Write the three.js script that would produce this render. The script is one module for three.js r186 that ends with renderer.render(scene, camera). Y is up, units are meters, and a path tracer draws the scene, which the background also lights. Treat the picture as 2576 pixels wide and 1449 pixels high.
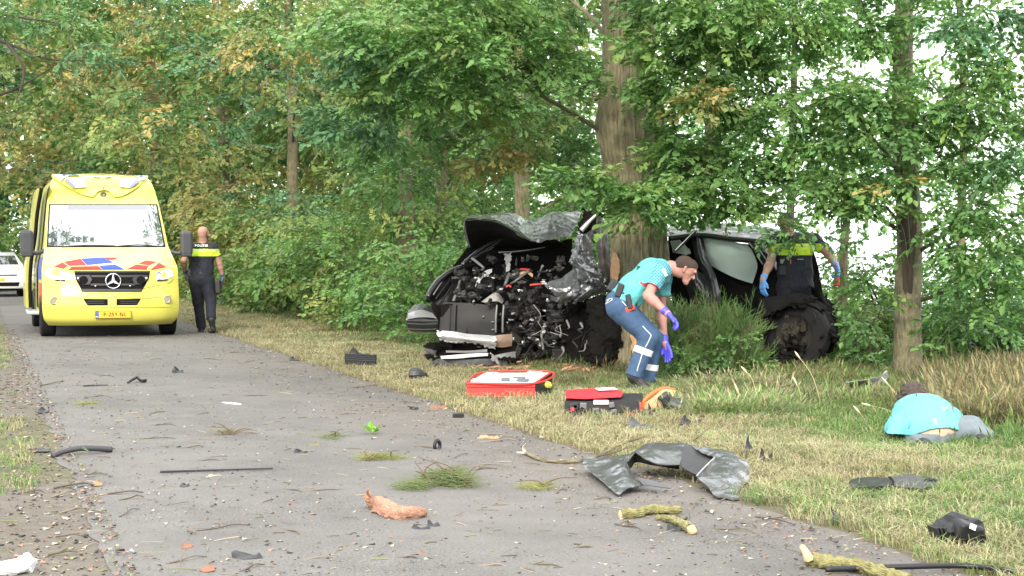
import * as THREE from 'three';
import { mergeGeometries, mergeVertices, toCreasedNormals } from 'three/addons/utils/BufferGeometryUtils.js';
import { RoundedBoxGeometry } from 'three/addons/geometries/RoundedBoxGeometry.js';
import { ImprovedNoise } from 'three/addons/math/ImprovedNoise.js';

// ---------------------------------------------------------------- camera, sky, sun, exposure
const EYE = 1.28, FOCAL = 4050, PW = 2576, PH = 1449, HORIZON = 643;
const scene = new THREE.Scene();
const camera = new THREE.PerspectiveCamera(2 * Math.atan(PH / 2 / FOCAL) * 180 / Math.PI, PW / PH, 0.1, 900);
const PITCH = Math.atan((PH / 2 - HORIZON) / FOCAL);
camera.position.set(0, EYE, 0); camera.rotation.x = -PITCH;
const renderer = new THREE.WebGLRenderer({ antialias: true });
renderer.toneMapping = THREE.LinearToneMapping;
renderer.toneMappingExposure = 3.0;
renderer.shadowMap.enabled = true;
{
  const W = 64, H = 32, d = new Float32Array(W * H * 4);
  for (let r = 0; r < H; r++) for (let c = 0; c < W; c++) {
    const up = Math.max(0, Math.sin(((r + 0.5) / H - 0.5) * Math.PI)), v = 0.98 + 0.25 * up, o = (r * W + c) * 4;
    d[o] = v * 0.985; d[o + 1] = v * 0.995; d[o + 2] = v * 1.02; d[o + 3] = 1;
  }
  const t = new THREE.DataTexture(d, W, H, THREE.RGBAFormat, THREE.FloatType);
  t.mapping = THREE.EquirectangularReflectionMapping; t.magFilter = THREE.LinearFilter; t.needsUpdate = true;
  scene.background = t; scene.environment = t;
}
const sun = new THREE.DirectionalLight(0xfff1dc, 1.5);
sun.position.set(-8, 26, 30); sun.target.position.set(0, 0, -16); sun.castShadow = true; sun.shadow.radius = 24;
Object.assign(sun.shadow.camera, { left: -50, right: 50, top: 50, bottom: -50, near: 1, far: 160 }); sun.shadow.mapSize.set(2048, 2048);
scene.add(sun, sun.target);

// ---------------------------------------------------------------- helpers
let RS = 12345;
const seed = (n) => { RS = (n * 2654435761) >>> 0; };
const rnd = () => { RS = (RS + 0x6d2b79f5) | 0; let t = Math.imul(RS ^ (RS >>> 15), 1 | RS); t = (t + Math.imul(t ^ (t >>> 7), 61 | t)) ^ t; return ((t ^ (t >>> 14)) >>> 0) / 4294967296; };
const rr = (a, b) => a + (b - a) * rnd();
const gauss = () => (rnd() + rnd() + rnd() - 1.5) / 0.75;
const pick = (a) => a[Math.floor(rnd() * a.length) % a.length];
const V = (x, y, z) => new THREE.Vector3(x, y, z);
const clamp = THREE.MathUtils.clamp, lerp = THREE.MathUtils.lerp, sstep = THREE.MathUtils.smoothstep;
const PN = new ImprovedNoise(), noise = (x, y, z = 0) => PN.noise(x, y, z);
const fbm = (x, y, z = 0, o = 4) => { let s = 0, a = 0.5, f = 1; for (let i = 0; i < o; i++) { s += a * noise(x * f, y * f, z * f + i * 7.3); a *= 0.5; f *= 2.03; } return s; };
const ridge = (x, y, z, o = 3) => { let s = 0, a = 0.6, f = 1; for (let i = 0; i < o; i++) { s += a * (1 - 2 * Math.abs(noise(x * f, y * f, z * f + i * 3.1))); a *= 0.45; f *= 2.1; } return s; };
const cp = Math.cos(PITCH), sp = Math.sin(PITCH);
function dirOf(X, Y) { const x = (X - PW / 2) / FOCAL, y = (PH / 2 - Y) / FOCAL; return V(x, y * cp - sp, -(cp + y * sp)); }
function P(X, Y, d) { const r = dirOf(X, Y); return r.multiplyScalar(d / -r.z).add(V(0, EYE, 0)); }        // point at depth d
function G(X, Y, h = 0) { const r = dirOf(X, Y); return r.multiplyScalar((EYE - h) / -r.y).add(V(0, EYE, 0)); } // point on the ground
const map2 = (x0, y0, k) => (zx, zy, d) => P(x0 + zx * k, y0 + zy * k, d);
// road frame: s along the road, q across it (to the right)
const ROADA = Math.atan((1346) / FOCAL), U = V(-Math.sin(ROADA), 0, -Math.cos(ROADA)), N = V(Math.cos(ROADA), 0, -Math.sin(ROADA));
const qOf = (v) => v.x * N.x + v.z * N.z, sOf = (v) => v.x * U.x + v.z * U.z;
const QR = (qOf(G(560, 845)) + qOf(G(2200, 1380)) + qOf(G(1150, 1030))) / 3, QL = (qOf(G(60, 925)) + qOf(G(280, 1449))) / 2;
const road2 = (q, s, y = 0) => V(N.x * q + U.x * s, y, N.z * q + U.z * s);
function groundY(x, z) {
  const q = x * N.x + z * N.z, s = x * U.x + z * U.z, off = Math.max(q - QR - 0.25, QL - 0.5 - q, 0);
  let y = Math.min(off, 1) * 0.09 * (fbm(q * 0.7, s * 0.7) + 0.15) + Math.min(off * 0.3, 1) * 0.05 * noise(q * 0.2, s * 0.2, 5);
  const c0 = QR + 8.2 + 0.6 * noise(s * 0.15, 3), c1 = 420;
  if (q > c0) y -= 1.3 * sstep(q, c0, c0 + 1.8) * (1 - sstep(q, c1 - 2, c1));
  return y;
}
const counts = {};
const numbered = (n) => { const k = (counts[n] = (counts[n] ?? -1) + 1); return k ? n + '_' + String(k).padStart(3, '0') : n; };
function tag(o, label, category, group, kind) { Object.assign(o.userData, { label, category }); if (group) o.userData.group = group; if (kind) { o.userData.kind = kind; } return o; }
function shade(o) { o.traverse((m) => { if (m.isMesh) { m.castShadow = true; m.receiveShadow = true; } }); return o; }
function thing(name, label, category, pos, group) { const o = new THREE.Group(); o.name = numbered(name); o.position.copy(pos); tag(o, label, category, group); scene.add(o); return o; }
// geometry given in world coordinates becomes a part of an unturned thing (or of a part standing at that thing's base)
function wpart(name, geo, mat, root, label, parent) { const b = root.position; geo.translate(-b.x, -b.y, -b.z); return part(name, geo, mat, parent ?? root, label); }
function part(name, geo, mat, parent, label) { const m = new THREE.Mesh(geo, mat); m.name = name; if (label) m.userData.label = label; m.castShadow = m.receiveShadow = true; parent.add(m); return m; }
function wthing(name, geo, mat, label, category, group) {
  geo.computeBoundingBox(); const b = geo.boundingBox, c = V((b.min.x + b.max.x) / 2, b.min.y, (b.min.z + b.max.z) / 2);
  geo.translate(-c.x, -c.y, -c.z); const m = new THREE.Mesh(geo, mat); m.name = numbered(name); m.position.copy(c); m.castShadow = m.receiveShadow = true; scene.add(m); return tag(m, label, category, group);
}
function structure(name, geo, mat) { const m = new THREE.Mesh(geo, mat); m.name = name; m.userData.kind = 'structure'; m.receiveShadow = true; m.castShadow = true; scene.add(m); return m; }
const plain = (g) => { const o = g.index ? g.toNonIndexed() : g; for (const k of Object.keys(o.attributes)) if (!['position', 'normal', 'uv'].includes(k)) o.deleteAttribute(k); if (!o.attributes.uv) o.setAttribute('uv', new THREE.BufferAttribute(new Float32Array(o.attributes.position.count * 2), 2)); return o; };
const merge = (list) => mergeGeometries(list.map(plain));
const std = (r, g, b, rough = 0.6, metal = 0, extra = {}) => new THREE.MeshStandardMaterial({ color: new THREE.Color().setRGB(r, g, b), roughness: rough, metalness: metal, side: THREE.DoubleSide, ...extra });
const phys = (r, g, b, rough, extra = {}) => new THREE.MeshPhysicalMaterial({ color: new THREE.Color().setRGB(r, g, b), roughness: rough, side: THREE.DoubleSide, ...extra });
function box(w, h, d, x, y, z, r = 0.006, rot) { const g = new RoundedBoxGeometry(w, h, d, 2, Math.min(r, w / 2.1, h / 2.1, d / 2.1)); if (rot) g.applyMatrix4(new THREE.Matrix4().makeRotationFromEuler(new THREE.Euler(...rot))); return g.translate(x, y, z); }
function bar(a, b, w, h, r = 0.004) { const L = a.distanceTo(b), g = new RoundedBoxGeometry(w, h, L, 1, Math.min(r, w / 2.1, h / 2.1)); const m = new THREE.Matrix4().lookAt(b, a, V(0, 1, 0)); return g.applyMatrix4(m).translate((a.x + b.x) / 2, (a.y + b.y) / 2, (a.z + b.z) / 2); }
// tapered tube through points, radius from r0 to r1 (or a function of t)
function tube(pts, r0, r1 = r0, seg = 16, rad = 7, wob = 0, fr9 = 9) {
  const c = new THREE.CatmullRomCurve3(pts, false, 'centripetal'), fr = c.computeFrenetFrames(seg, false), pos = [], uv = [], idx = [];
  for (let i = 0; i <= seg; i++) {
    const t = i / seg, p = c.getPoint(t), r = typeof r0 === 'function' ? r0(t) : lerp(r0, r1, t);
    for (let j = 0; j <= rad; j++) {
      const a = (j % rad) / rad * Math.PI * 2, k = r * (1 + wob * noise(p.x * fr9 + (j % rad) * 1.13, p.y * fr9, p.z * fr9));
      const n = fr.normals[i], b = fr.binormals[i], ca = Math.cos(a) * k, sa = Math.sin(a) * k;
      pos.push(p.x + n.x * ca + b.x * sa, p.y + n.y * ca + b.y * sa, p.z + n.z * ca + b.z * sa); uv.push(j / rad * r * 6, t * c.getLength());
    }
  }
  const w = rad + 1;
  for (let i = 0; i < seg; i++) for (let j = 0; j < rad; j++) { const a = i * w + j; idx.push(a, a + 1, a + w, a + 1, a + w + 1, a + w); }
  for (const e of [0, seg]) { const p = c.getPoint(e / seg), o = pos.length / 3; pos.push(p.x, p.y, p.z); uv.push(0, 0); for (let j = 0; j < rad; j++) e ? idx.push(o, e * w + j, e * w + j + 1) : idx.push(o, j + 1, j); }
  const g = new THREE.BufferGeometry(); g.setAttribute('position', new THREE.Float32BufferAttribute(pos, 3)); g.setAttribute('uv', new THREE.Float32BufferAttribute(uv, 2)); g.setIndex(idx); g.computeVertexNormals(); return g;
}
function grid(nu, nv, f, withColor) { // f(u, v, i, j) -> Vector3 (and colour)
  const pos = [], uv = [], idx = [], col = [];
  for (let j = 0; j <= nv; j++) for (let i = 0; i <= nu; i++) { const p = f(i / nu, j / nv, i, j); pos.push(p.x, p.y, p.z); uv.push(p.u ?? i / nu, p.v ?? j / nv); if (withColor) col.push(...p.c); }
  for (let j = 0; j < nv; j++) for (let i = 0; i < nu; i++) { const a = j * (nu + 1) + i; idx.push(a, a + 1, a + nu + 1, a + 1, a + nu + 2, a + nu + 1); }
  const g = new THREE.BufferGeometry(); g.setAttribute('position', new THREE.Float32BufferAttribute(pos, 3)); g.setAttribute('uv', new THREE.Float32BufferAttribute(uv, 2)); if (withColor) g.setAttribute('color', new THREE.Float32BufferAttribute(col, 3)); g.setIndex(idx); g.computeVertexNormals(); return g;
}
// bent sheet of metal or cloth through a net of points, with dents, creases and a real thickness
function sheet(rows, o = {}) {
  const { nu = 36, nv = 28, amp = 0.03, freq = 5, thick = 0.004, sd = 1, crease = 0.5, jag = 0 } = o;
  const rc = rows.map((r) => new THREE.CatmullRomCurve3(r)), base = grid(nu, nv, (u, v) => { const c = new THREE.CatmullRomCurve3(rc.map((k) => k.getPoint(u))); return c.getPoint(v); });
  const p = base.attributes.position, n = base.attributes.normal, np = p.count, out = [], a = V(), b = V();
  for (let i = 0; i < np; i++) {
    a.fromBufferAttribute(p, i); b.fromBufferAttribute(n, i);
    const u = (i % (nu + 1)) / nu, v = Math.floor(i / (nu + 1)) / nv;
    if (jag) { const e = Math.max(sstep(v, 0.8, 1), sstep(u, 0.85, 1), 1 - sstep(u, 0, 0.15)); a.y += e * jag * noise(a.x * 30, a.z * 30 + sd, 2); a.x += e * jag * noise(a.y * 30, a.z * 20, sd); }
    const k = amp * (crease * ridge(a.x * freq + sd, a.y * freq, a.z * freq) + (1 - crease) * 2 * noise(a.x * freq * 0.6, a.y * freq * 0.6 + sd, a.z * freq * 0.6));
    out.push(a.addScaledVector(b, k).clone());
  }
  const pos = [], uv = [], idx = [], w = nu + 1;
  for (const k of [0, -thick]) out.forEach((q, i) => { b.fromBufferAttribute(n, i); pos.push(q.x + b.x * k, q.y + b.y * k, q.z + b.z * k); uv.push((i % w) / nu, Math.floor(i / w) / nv); });
  for (let j = 0; j < nv; j++) for (let i = 0; i < nu; i++) { const c = j * w + i, d = c + np; idx.push(c, c + 1, c + w, c + 1, c + w + 1, c + w, d, d + w, d + 1, d + 1, d + w, d + w + 1); }
  const rim = []; for (let i = 0; i < nu; i++) rim.push([i, i + 1]); for (let j = 0; j < nv; j++) rim.push([j * w + nu, (j + 1) * w + nu]); for (let i = nu; i > 0; i--) rim.push([nv * w + i, nv * w + i - 1]); for (let j = nv; j > 0; j--) rim.push([j * w, (j - 1) * w]);
  for (const [c, d] of rim) idx.push(c, c + np, d, d, c + np, d + np);
  const g = new THREE.BufferGeometry(); g.setAttribute('position', new THREE.Float32BufferAttribute(pos, 3)); g.setAttribute('uv', new THREE.Float32BufferAttribute(uv, 2)); g.setIndex(idx);
  return toCreasedNormals(g, 0.7);
}
// lump: a noisy, squashed, faceted body
function lump(w, h, d, x, y, z, sd = 1, rough = 0.35, detail = 2) {
  const g = new THREE.IcosahedronGeometry(0.5, detail), p = g.attributes.position;
  for (let i = 0; i < p.count; i++) { const a = V().fromBufferAttribute(p, i), k = 1 + rough * noise(a.x * 3 + sd * 5.1, a.y * 3, a.z * 3 + sd) * 1.6; p.setXYZ(i, a.x * k * w, a.y * k * h, a.z * k * d); }
  g.computeVertexNormals(); return g.translate(x, y, z);
}
// surface of a distance field by surface nets
function surf(f, lo, hi, h, color) {
  const nx = Math.ceil((hi.x - lo.x) / h) + 1, ny = Math.ceil((hi.y - lo.y) / h) + 1, nz = Math.ceil((hi.z - lo.z) / h) + 1, v = new Float32Array(nx * ny * nz), id = new Int32Array(nx * ny * nz).fill(-1), pos = [], idx = [];
  const at = (i, j, k) => (k * ny + j) * nx + i;
  for (let k = 0; k < nz; k++) for (let j = 0; j < ny; j++) for (let i = 0; i < nx;) { const d = f(lo.x + i * h, lo.y + j * h, lo.z + k * h), n = Math.max(1, Math.floor((Math.abs(d) * 0.6) / h)); for (let e = Math.min(nx, i + n); i < e; i++) v[at(i, j, k)] = d; }
  for (let k = 0; k < nz - 1; k++) for (let j = 0; j < ny - 1; j++) for (let i = 0; i < nx - 1; i++) {
    let m = 0; const c = []; for (let q = 0; q < 8; q++) { c[q] = v[at(i + (q & 1), j + ((q >> 1) & 1), k + (q >> 2))]; if (c[q] < 0) m++; }
    if (m === 0 || m === 8) continue;
    let x = 0, y = 0, z = 0, n = 0;
    for (let a = 0; a < 8; a++) for (const bit of [1, 2, 4]) { if (a & bit) continue; const b = a | bit; if ((c[a] < 0) === (c[b] < 0)) continue; const t = c[a] / (c[a] - c[b]); x += (a & 1) + (bit === 1 ? t : 0); y += ((a >> 1) & 1) + (bit === 2 ? t : 0); z += (a >> 2) + (bit === 4 ? t : 0); n++; }
    id[at(i, j, k)] = pos.length / 3; pos.push(lo.x + (i + x / n) * h, lo.y + (j + y / n) * h, lo.z + (k + z / n) * h);
  }
  const quad = (a, b, c, d, flip) => { if (a < 0 || b < 0 || c < 0 || d < 0) return; flip ? idx.push(a, c, b, a, d, c) : idx.push(a, b, c, a, c, d); };
  for (let k = 1; k < nz - 1; k++) for (let j = 1; j < ny - 1; j++) for (let i = 1; i < nx - 1; i++) {
    const s = v[at(i, j, k)] < 0;
    if (s !== v[at(i + 1, j, k)] < 0) quad(id[at(i, j - 1, k - 1)], id[at(i, j, k - 1)], id[at(i, j, k)], id[at(i, j - 1, k)], !s);
    if (s !== v[at(i, j + 1, k)] < 0) quad(id[at(i - 1, j, k - 1)], id[at(i - 1, j, k)], id[at(i, j, k)], id[at(i, j, k - 1)], !s);
    if (s !== v[at(i, j, k + 1)] < 0) quad(id[at(i - 1, j - 1, k)], id[at(i, j - 1, k)], id[at(i, j, k)], id[at(i - 1, j, k)], !s);
  }
  const nor = [], col = [], e = h * 0.5;
  for (let i = 0; i < pos.length; i += 3) { const [x, y, z] = [pos[i], pos[i + 1], pos[i + 2]], n = V(f(x + e, y, z) - f(x - e, y, z), f(x, y + e, z) - f(x, y - e, z), f(x, y, z + e) - f(x, y, z - e)).normalize(); nor.push(n.x, n.y, n.z); if (color) col.push(...color(x, y, z)); }
  const g = new THREE.BufferGeometry(); g.setAttribute('position', new THREE.Float32BufferAttribute(pos, 3)); g.setAttribute('normal', new THREE.Float32BufferAttribute(nor, 3)); g.setAttribute('uv', new THREE.Float32BufferAttribute(new Float32Array(pos.length / 3 * 2), 2)); if (color) g.setAttribute('color', new THREE.Float32BufferAttribute(col, 3)); g.setIndex(idx); return g;
}
// distance to bones: { a, b, ra, rb, ax, fl } with an optional wider axis
const bone = (a, b, ra, rb = ra, ax, fl) => ({ a, b, ra, rb, ax, fl, d: b.clone().sub(a), l2: Math.max(1e-9, a.distanceToSquared(b)) });
function boneField(bones, k = 0.03, grow = 0) {
  return (x, y, z) => {
    let m = 1e3;
    for (const o of bones) {
      const px = x - o.a.x, py = y - o.a.y, pz = z - o.a.z, t = clamp((px * o.d.x + py * o.d.y + pz * o.d.z) / o.l2, 0, 1);
      let qx = px - o.d.x * t, qy = py - o.d.y * t, qz = pz - o.d.z * t;
      if (o.ax) { const c = qx * o.ax.x + qy * o.ax.y + qz * o.ax.z, e = c / o.fl - c; qx += o.ax.x * e; qy += o.ax.y * e; qz += o.ax.z * e; }
      const d = Math.sqrt(qx * qx + qy * qy + qz * qz) - (o.ra + (o.rb - o.ra) * t), h = Math.max(k - Math.abs(m - d), 0) / k;
      m = Math.min(m, d) - h * h * k * 0.25;
    }
    return m - grow;
  };
}
function boundsOf(bones, pad = 0.05) { const b = new THREE.Box3(); for (const o of bones) for (const [q, r] of [[o.a, o.ra], [o.b, o.rb]]) { const e = r * (o.fl ?? 1); b.expandByPoint(q.clone().addScalar(e)); b.expandByPoint(q.clone().addScalar(-e)); } return b.expandByScalar(pad); }
const below = (f, p, n) => (x, y, z) => Math.max(f(x, y, z), (x - p.x) * n.x + (y - p.y) * n.y + (z - p.z) * n.z); // keep the side n points away from
function tex(w, h, draw, repeat, srgb = true) {
  const c = document.createElement('canvas'); c.width = w; c.height = h; const g = c.getContext('2d'); draw(g, w, h);
  const t = new THREE.CanvasTexture(c); if (srgb) t.colorSpace = THREE.SRGBColorSpace; if (repeat) { t.wrapS = t.wrapT = THREE.RepeatWrapping; } t.anisotropy = 8; return t;
}
function dataTex(n, f, rx = 1, ry = 1) { // f(u, v) -> [r, g, b] linear-ish 0..1 of a tile that wraps
  const d = new Uint8Array(n * n * 4); for (let j = 0; j < n; j++) for (let i = 0; i < n; i++) { const c = f(i / n, j / n), o = (j * n + i) * 4; for (let k = 0; k < 3; k++) d[o + k] = clamp(c[k], 0, 1) * 255; d[o + 3] = 255; }
  const t = new THREE.DataTexture(d, n, n); t.wrapS = t.wrapT = THREE.RepeatWrapping; t.magFilter = t.minFilter = THREE.LinearFilter; t.repeat.set(rx, ry); t.needsUpdate = true; return t;
}
// tileable fbm by blending
const tile = (f, u, v, n) => { const a = u * n, b = v * n, x = u, y = v; return lerp(lerp(f(a, b), f(a - n, b), x), lerp(f(a, b - n), f(a - n, b - n), x), y); };

// ---------------------------------------------------------------- the setting: ground, road, water
const TIP = (r, g, b) => new THREE.Color().setRGB(r, g, b);
const soilTex = dataTex(512, (u, v) => { const a = tile((x, y) => fbm(x, y, 1, 4), u, v, 12), b = tile((x, y) => noise(x, y, 9), u, v, 90), k = 0.72 + 0.5 * a + 0.32 * b; return [k, k * 0.985, k * 0.96]; });
const gritTex = dataTex(1024, (u, v) => {
  const a = tile((x, y) => fbm(x, y, 2, 3), u, v, 8), b = tile((x, y) => noise(x, y, 5), u, v, 170), c = tile((x, y) => noise(x, y, 15), u, v, 100), s = b > 0.3 ? 0.42 : b < -0.3 ? -0.34 : 0;
  const k = 0.68 + 0.22 * a + 0.26 * c + s; return [k, k * (0.985 + 0.03 * a), k * (0.965 + 0.05 * a)];
});
const gritBump = gritTex.clone(); 
const verge = (q, s) => { // share of green in the grass, 0 straw .. 1 green
  const e = q - QR; let g = 0.58 + 0.75 * fbm(q * 0.5, s * 0.4, 3, 3);
  g += -0.28 * (1 - sstep(e, 0.2, 1.3)) + 0.18 * sstep(e, 1.2, 2.6) * (1 - sstep(s, 9, 14)) - 0.15 * sstep(s, 16, 24) + 0.3 * sstep(e, 2.4, 3.4) * sstep(s, 8.2, 9.2) * (1 - sstep(s, 13.5, 15)) - 0.35 * sstep(s, 7.9, 7.2) * (1 - sstep(e, 1.4, 2.2));
  return clamp(g, 0, 1);
};
{
  const qs = [], ss = []; for (let q = -300; q < -20; q += 20) qs.push(q); for (let q = -20; q < -4; q += 2) qs.push(q); for (let q = -4; q < 16; q += 0.16) qs.push(q); for (let q = 16; q < 60; q += 2) qs.push(q); for (let q = 60; q <= 480; q += 12) qs.push(q);
  for (let s = -60; s < 3; s += 7) ss.push(s); for (let s = 3; s < 45; s += 0.22) ss.push(s); for (let s = 45; s < 110; s += 2.5) ss.push(s); for (let s = 110; s <= 600; s += 35) ss.push(s);
  const straw = [0.15, 0.128, 0.066], green = [0.065, 0.088, 0.027], soil = [0.12, 0.1, 0.074], gravel = [0.14, 0.122, 0.1];
  const g = grid(qs.length - 1, ss.length - 1, (a, b, i, j) => {
    const q = qs[i], s = ss[j], p = road2(q, s); p.y = groundY(p.x, p.z); p.u = q; p.v = s;
    const gr = q > QR - 0.5 ? verge(q, s) : clamp(0.5 + fbm(q, s, 7), 0, 1), n = fbm(q * 1.6, s * 1.6, 11);
    let c = [0, 1, 2].map((k) => lerp(straw[k], green[k], gr));
    const bare = q < QL ? clamp(sstep(q, QL - 1.5, QL - 0.9) + n * 0.6 - (s > 9.5 && s < 13.2 ? 0.8 * sstep(q, QL - 0.35, QL - 0.8) : 0), 0, 1) : q > QR ? clamp(0.25 + n * 1.5, 0, 0.7) : 1;
    const dirt = q < QL ? gravel : soil;  c = c.map((x, k) => lerp(x, dirt[k], bare) * (1 + 0.25 * n)); p.c = c; return p;
  }, true);
  structure('ground', g, new THREE.MeshStandardMaterial({ vertexColors: true, map: soilTex, roughness: 0.95, side: THREE.DoubleSide }));
}
{
  const nq = 30, ss = []; for (let s = -30; s < 4; s += 2) ss.push(s); for (let s = 4; s < 46; s += 0.14) ss.push(s); for (let s = 46; s < 66; s += 1) ss.push(s); for (let s = 66; s <= 110; s += 4) ss.push(s);
  const g = grid(nq, ss.length - 1, (u, v, i, j) => {
    const s = ss[j], wl = 0.1 * noise(s * 0.9, 1) + 0.07 * noise(s * 3.1, 2) + 0.03 * noise(s * 9, 4), wr = 0.12 * noise(s * 0.7, 8) + 0.08 * noise(s * 2.7, 9) + 0.03 * noise(s * 8, 3);
    const bend = s > 62 ? -((s - 62) ** 2) * 0.012 : 0;
    const q = lerp(QL + wl, QR + wr, u) + bend, p = road2(q, s, 0.004 + 0.012 * Math.sin(Math.PI * u)); p.u = q / 1.6; p.v = s / 1.6;
    const n = fbm(q * 0.8, s * 0.45, 21, 4), m = fbm(q * 2.3, s * 2.0, 31, 3), earth = clamp(sstep(u, 0.45, 0.95) * 0.7 + n * 1.1 - 0.1, 0, 1) * (s < 22 ? 1 : 0.5);
    const damp = sstep(m + n, 0.22, 0.5) * 0.16, k = 0.168 * (1 + 0.46 * n + 0.36 * m - damp);
    p.c = [k * lerp(1, 0.97, earth), k * lerp(0.965, 0.87, earth), k * lerp(0.915, 0.76, earth)]; return p;
  }, true);
  gritBump.colorSpace = THREE.NoColorSpace;
  structure('road', g, new THREE.MeshStandardMaterial({ vertexColors: true, map: gritTex, bumpMap: gritBump, bumpScale: 0.004, roughness: 0.9, side: THREE.DoubleSide }));
}
{ // wide water behind the trees on the right
  const rip = dataTex(512, (u, v) => { const k = 0.5 + 0.5 * tile((x, y) => fbm(x * 0.6, y * 2.2, 4, 3), u, v, 12); return [k, k, k]; });
  const g = grid(20, 60, (u, v) => { const p = road2(QR + 8.4 + u * 415, -50 + v * 640, -0.5); p.u = u * 12; p.v = v * 120; return p; });
  structure('water', g, new THREE.MeshPhysicalMaterial({ color: TIP(0.16, 0.18, 0.17), roughness: 0.12, ior: 1.33, bumpMap: rip, bumpScale: 0.004, side: THREE.DoubleSide }));
}

// ---------------------------------------------------------------- foliage, trees and bushes
function leafGeo(list) { // list of { p, dir, nor, len, wid, c }
  const pos = [], col = [], idx = [];
  for (const { p, dir, nor, len, wid, c } of list) {
    const side = V().crossVectors(dir, nor).normalize(), o = pos.length / 3, put = (t, w, h) => { const q = p.clone().addScaledVector(dir, len * t).addScaledVector(side, wid * w).addScaledVector(nor, len * h); pos.push(q.x, q.y, q.z); col.push(c, c, c); };
    put(0, 0, 0); put(0.38, -0.5, 0.1); put(0.38, 0.5, 0.1); put(0.42, 0, -0.02); put(0.78, -0.34, 0.03); put(0.78, 0.34, 0.03); put(1, 0, -0.14);
    idx.push(o, o + 3, o + 1, o, o + 2, o + 3, o + 1, o + 3, o + 4, o + 2, o + 5, o + 3, o + 4, o + 3, o + 6, o + 3, o + 5, o + 6);
  }
  const g = new THREE.BufferGeometry(); g.setAttribute('position', new THREE.Float32BufferAttribute(pos, 3)); g.setAttribute('color', new THREE.Float32BufferAttribute(col, 3)); g.setIndex(idx);
  const f = g.toNonIndexed(); f.computeVertexNormals(); return f;
}
function spray(n, len, leaf, wid, sd, flat = 0.5) { // a leafy twig along +x
  seed(sd); const L = [];
  for (let i = 0; i < n; i++) {
    const t = rr(0.05, 1), side = i % 2 ? 1 : -1, p = V(t * len, -0.12 * len * t * t + rr(-0.02, 0.02), side * rr(0, 0.34) * len * (1 - t * 0.4) + rr(-0.04, 0.04));
    const dir = V(rr(0.25, 1), rr(-0.55, 0.25), side * rr(0.2, 1)).normalize(), nor = V(rr(-1, 1) * (1 - flat), rr(0.35, 1), rr(-1, 1) * (1 - flat)).normalize(); nor.addScaledVector(dir, -nor.dot(dir)).normalize();
    L.push({ p, dir, nor, len: leaf * rr(0.75, 1.25), wid: wid * rr(0.75, 1.2), c: rr(0.8, 1.15) });
  }
  const g = leafGeo(L), tw = tube([V(0, 0, 0), V(len * 0.5, -0.02 * len, 0.01), V(len * 0.95, -0.1 * len, 0)], 0.005, 0.002, 3, 3); const t = tw.toNonIndexed(); t.deleteAttribute('uv');
  t.setAttribute('color', new THREE.Float32BufferAttribute(new Float32Array(t.attributes.position.count * 3).fill(0.55), 3)); return mergeGeometries([g, t]);
}
const leafMat = new THREE.MeshPhysicalMaterial({ vertexColors: true, roughness: 0.62, transmission: 0.52, thickness: 0, side: THREE.DoubleSide, specularIntensity: 0.6 });
const SPRAYS = { oak: spray(22, 0.36, 0.075, 0.048, 11), oak_fine: spray(24, 0.4, 0.072, 0.045, 12, 0.35), far: spray(26, 0.75, 0.14, 0.09, 13, 0.4) };
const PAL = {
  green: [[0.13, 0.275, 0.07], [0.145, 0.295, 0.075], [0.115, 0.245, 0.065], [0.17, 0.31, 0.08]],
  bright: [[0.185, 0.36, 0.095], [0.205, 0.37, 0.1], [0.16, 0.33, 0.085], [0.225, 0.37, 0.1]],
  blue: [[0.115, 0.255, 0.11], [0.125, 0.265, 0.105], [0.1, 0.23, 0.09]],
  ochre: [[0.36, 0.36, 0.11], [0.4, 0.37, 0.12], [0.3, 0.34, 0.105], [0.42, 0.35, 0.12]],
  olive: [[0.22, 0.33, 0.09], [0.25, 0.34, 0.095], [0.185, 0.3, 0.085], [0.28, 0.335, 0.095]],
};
const Q = new THREE.Quaternion(), E = new THREE.Euler(), SC = V(1, 1, 1), M4 = new THREE.Matrix4();
// lumps: { c, r: [x, y, z], n, pal, s }
function crown(name, kind, lumps, base, parent, label) {
  const mats = [], cols = [], a = V();
  for (const l of lumps) for (let i = 0; i < l.n; i++) {
    do a.set(rr(-1, 1), rr(-1, 1), rr(-1, 1)); while (a.lengthSq() > 1);
    const k = Math.pow(a.length(), -0.35), p = V(a.x * k * l.r[0], a.y * k * l.r[1], a.z * k * l.r[2]), yaw = Math.atan2(-p.z, p.x) + rr(-1.1, 1.1);
    p.add(l.c); if (p.y < groundY(p.x, p.z) + 0.1) continue; if (l.skip && l.skip(p)) continue;
    E.set(rr(-0.7, 0.7), yaw, rr(-0.75, 0.35), 'YZX'); const s = (l.s ?? 1) * rr(0.75, 1.3);
    mats.push(M4.compose(p.sub(base), Q.setFromEuler(E), SC.set(s, s, s)).clone()); const c = pick(PAL[l.pal]), b = rr(0.78, 1.25), h = rr(-0.1, 0.1); cols.push(TIP(c[0] * b * (1 + h), c[1] * b, c[2] * b * (1 - h)));
  }
  const m = new THREE.InstancedMesh(SPRAYS[kind], leafMat, mats.length); mats.forEach((x, i) => { m.setMatrixAt(i, x); m.setColorAt(i, cols[i]); });
  m.name = name; m.userData.kind = 'stuff'; if (label) m.userData.label = label; m.castShadow = m.receiveShadow = true; parent.add(m); return m;
}
const barkTex = dataTex(512, (u, v) => { const a = tile((x, y) => ridge(x * 1.6, y * 0.28, 3, 4), u, v, 18), b = tile((x, y) => fbm(x, y, 8, 4), u, v, 14), k = 0.3 + 0.75 * a + 0.5 * b; return [k, k * (0.98 + 0.05 * b), k * (0.92 - 0.08 * b)]; }, 1, 1);
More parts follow.
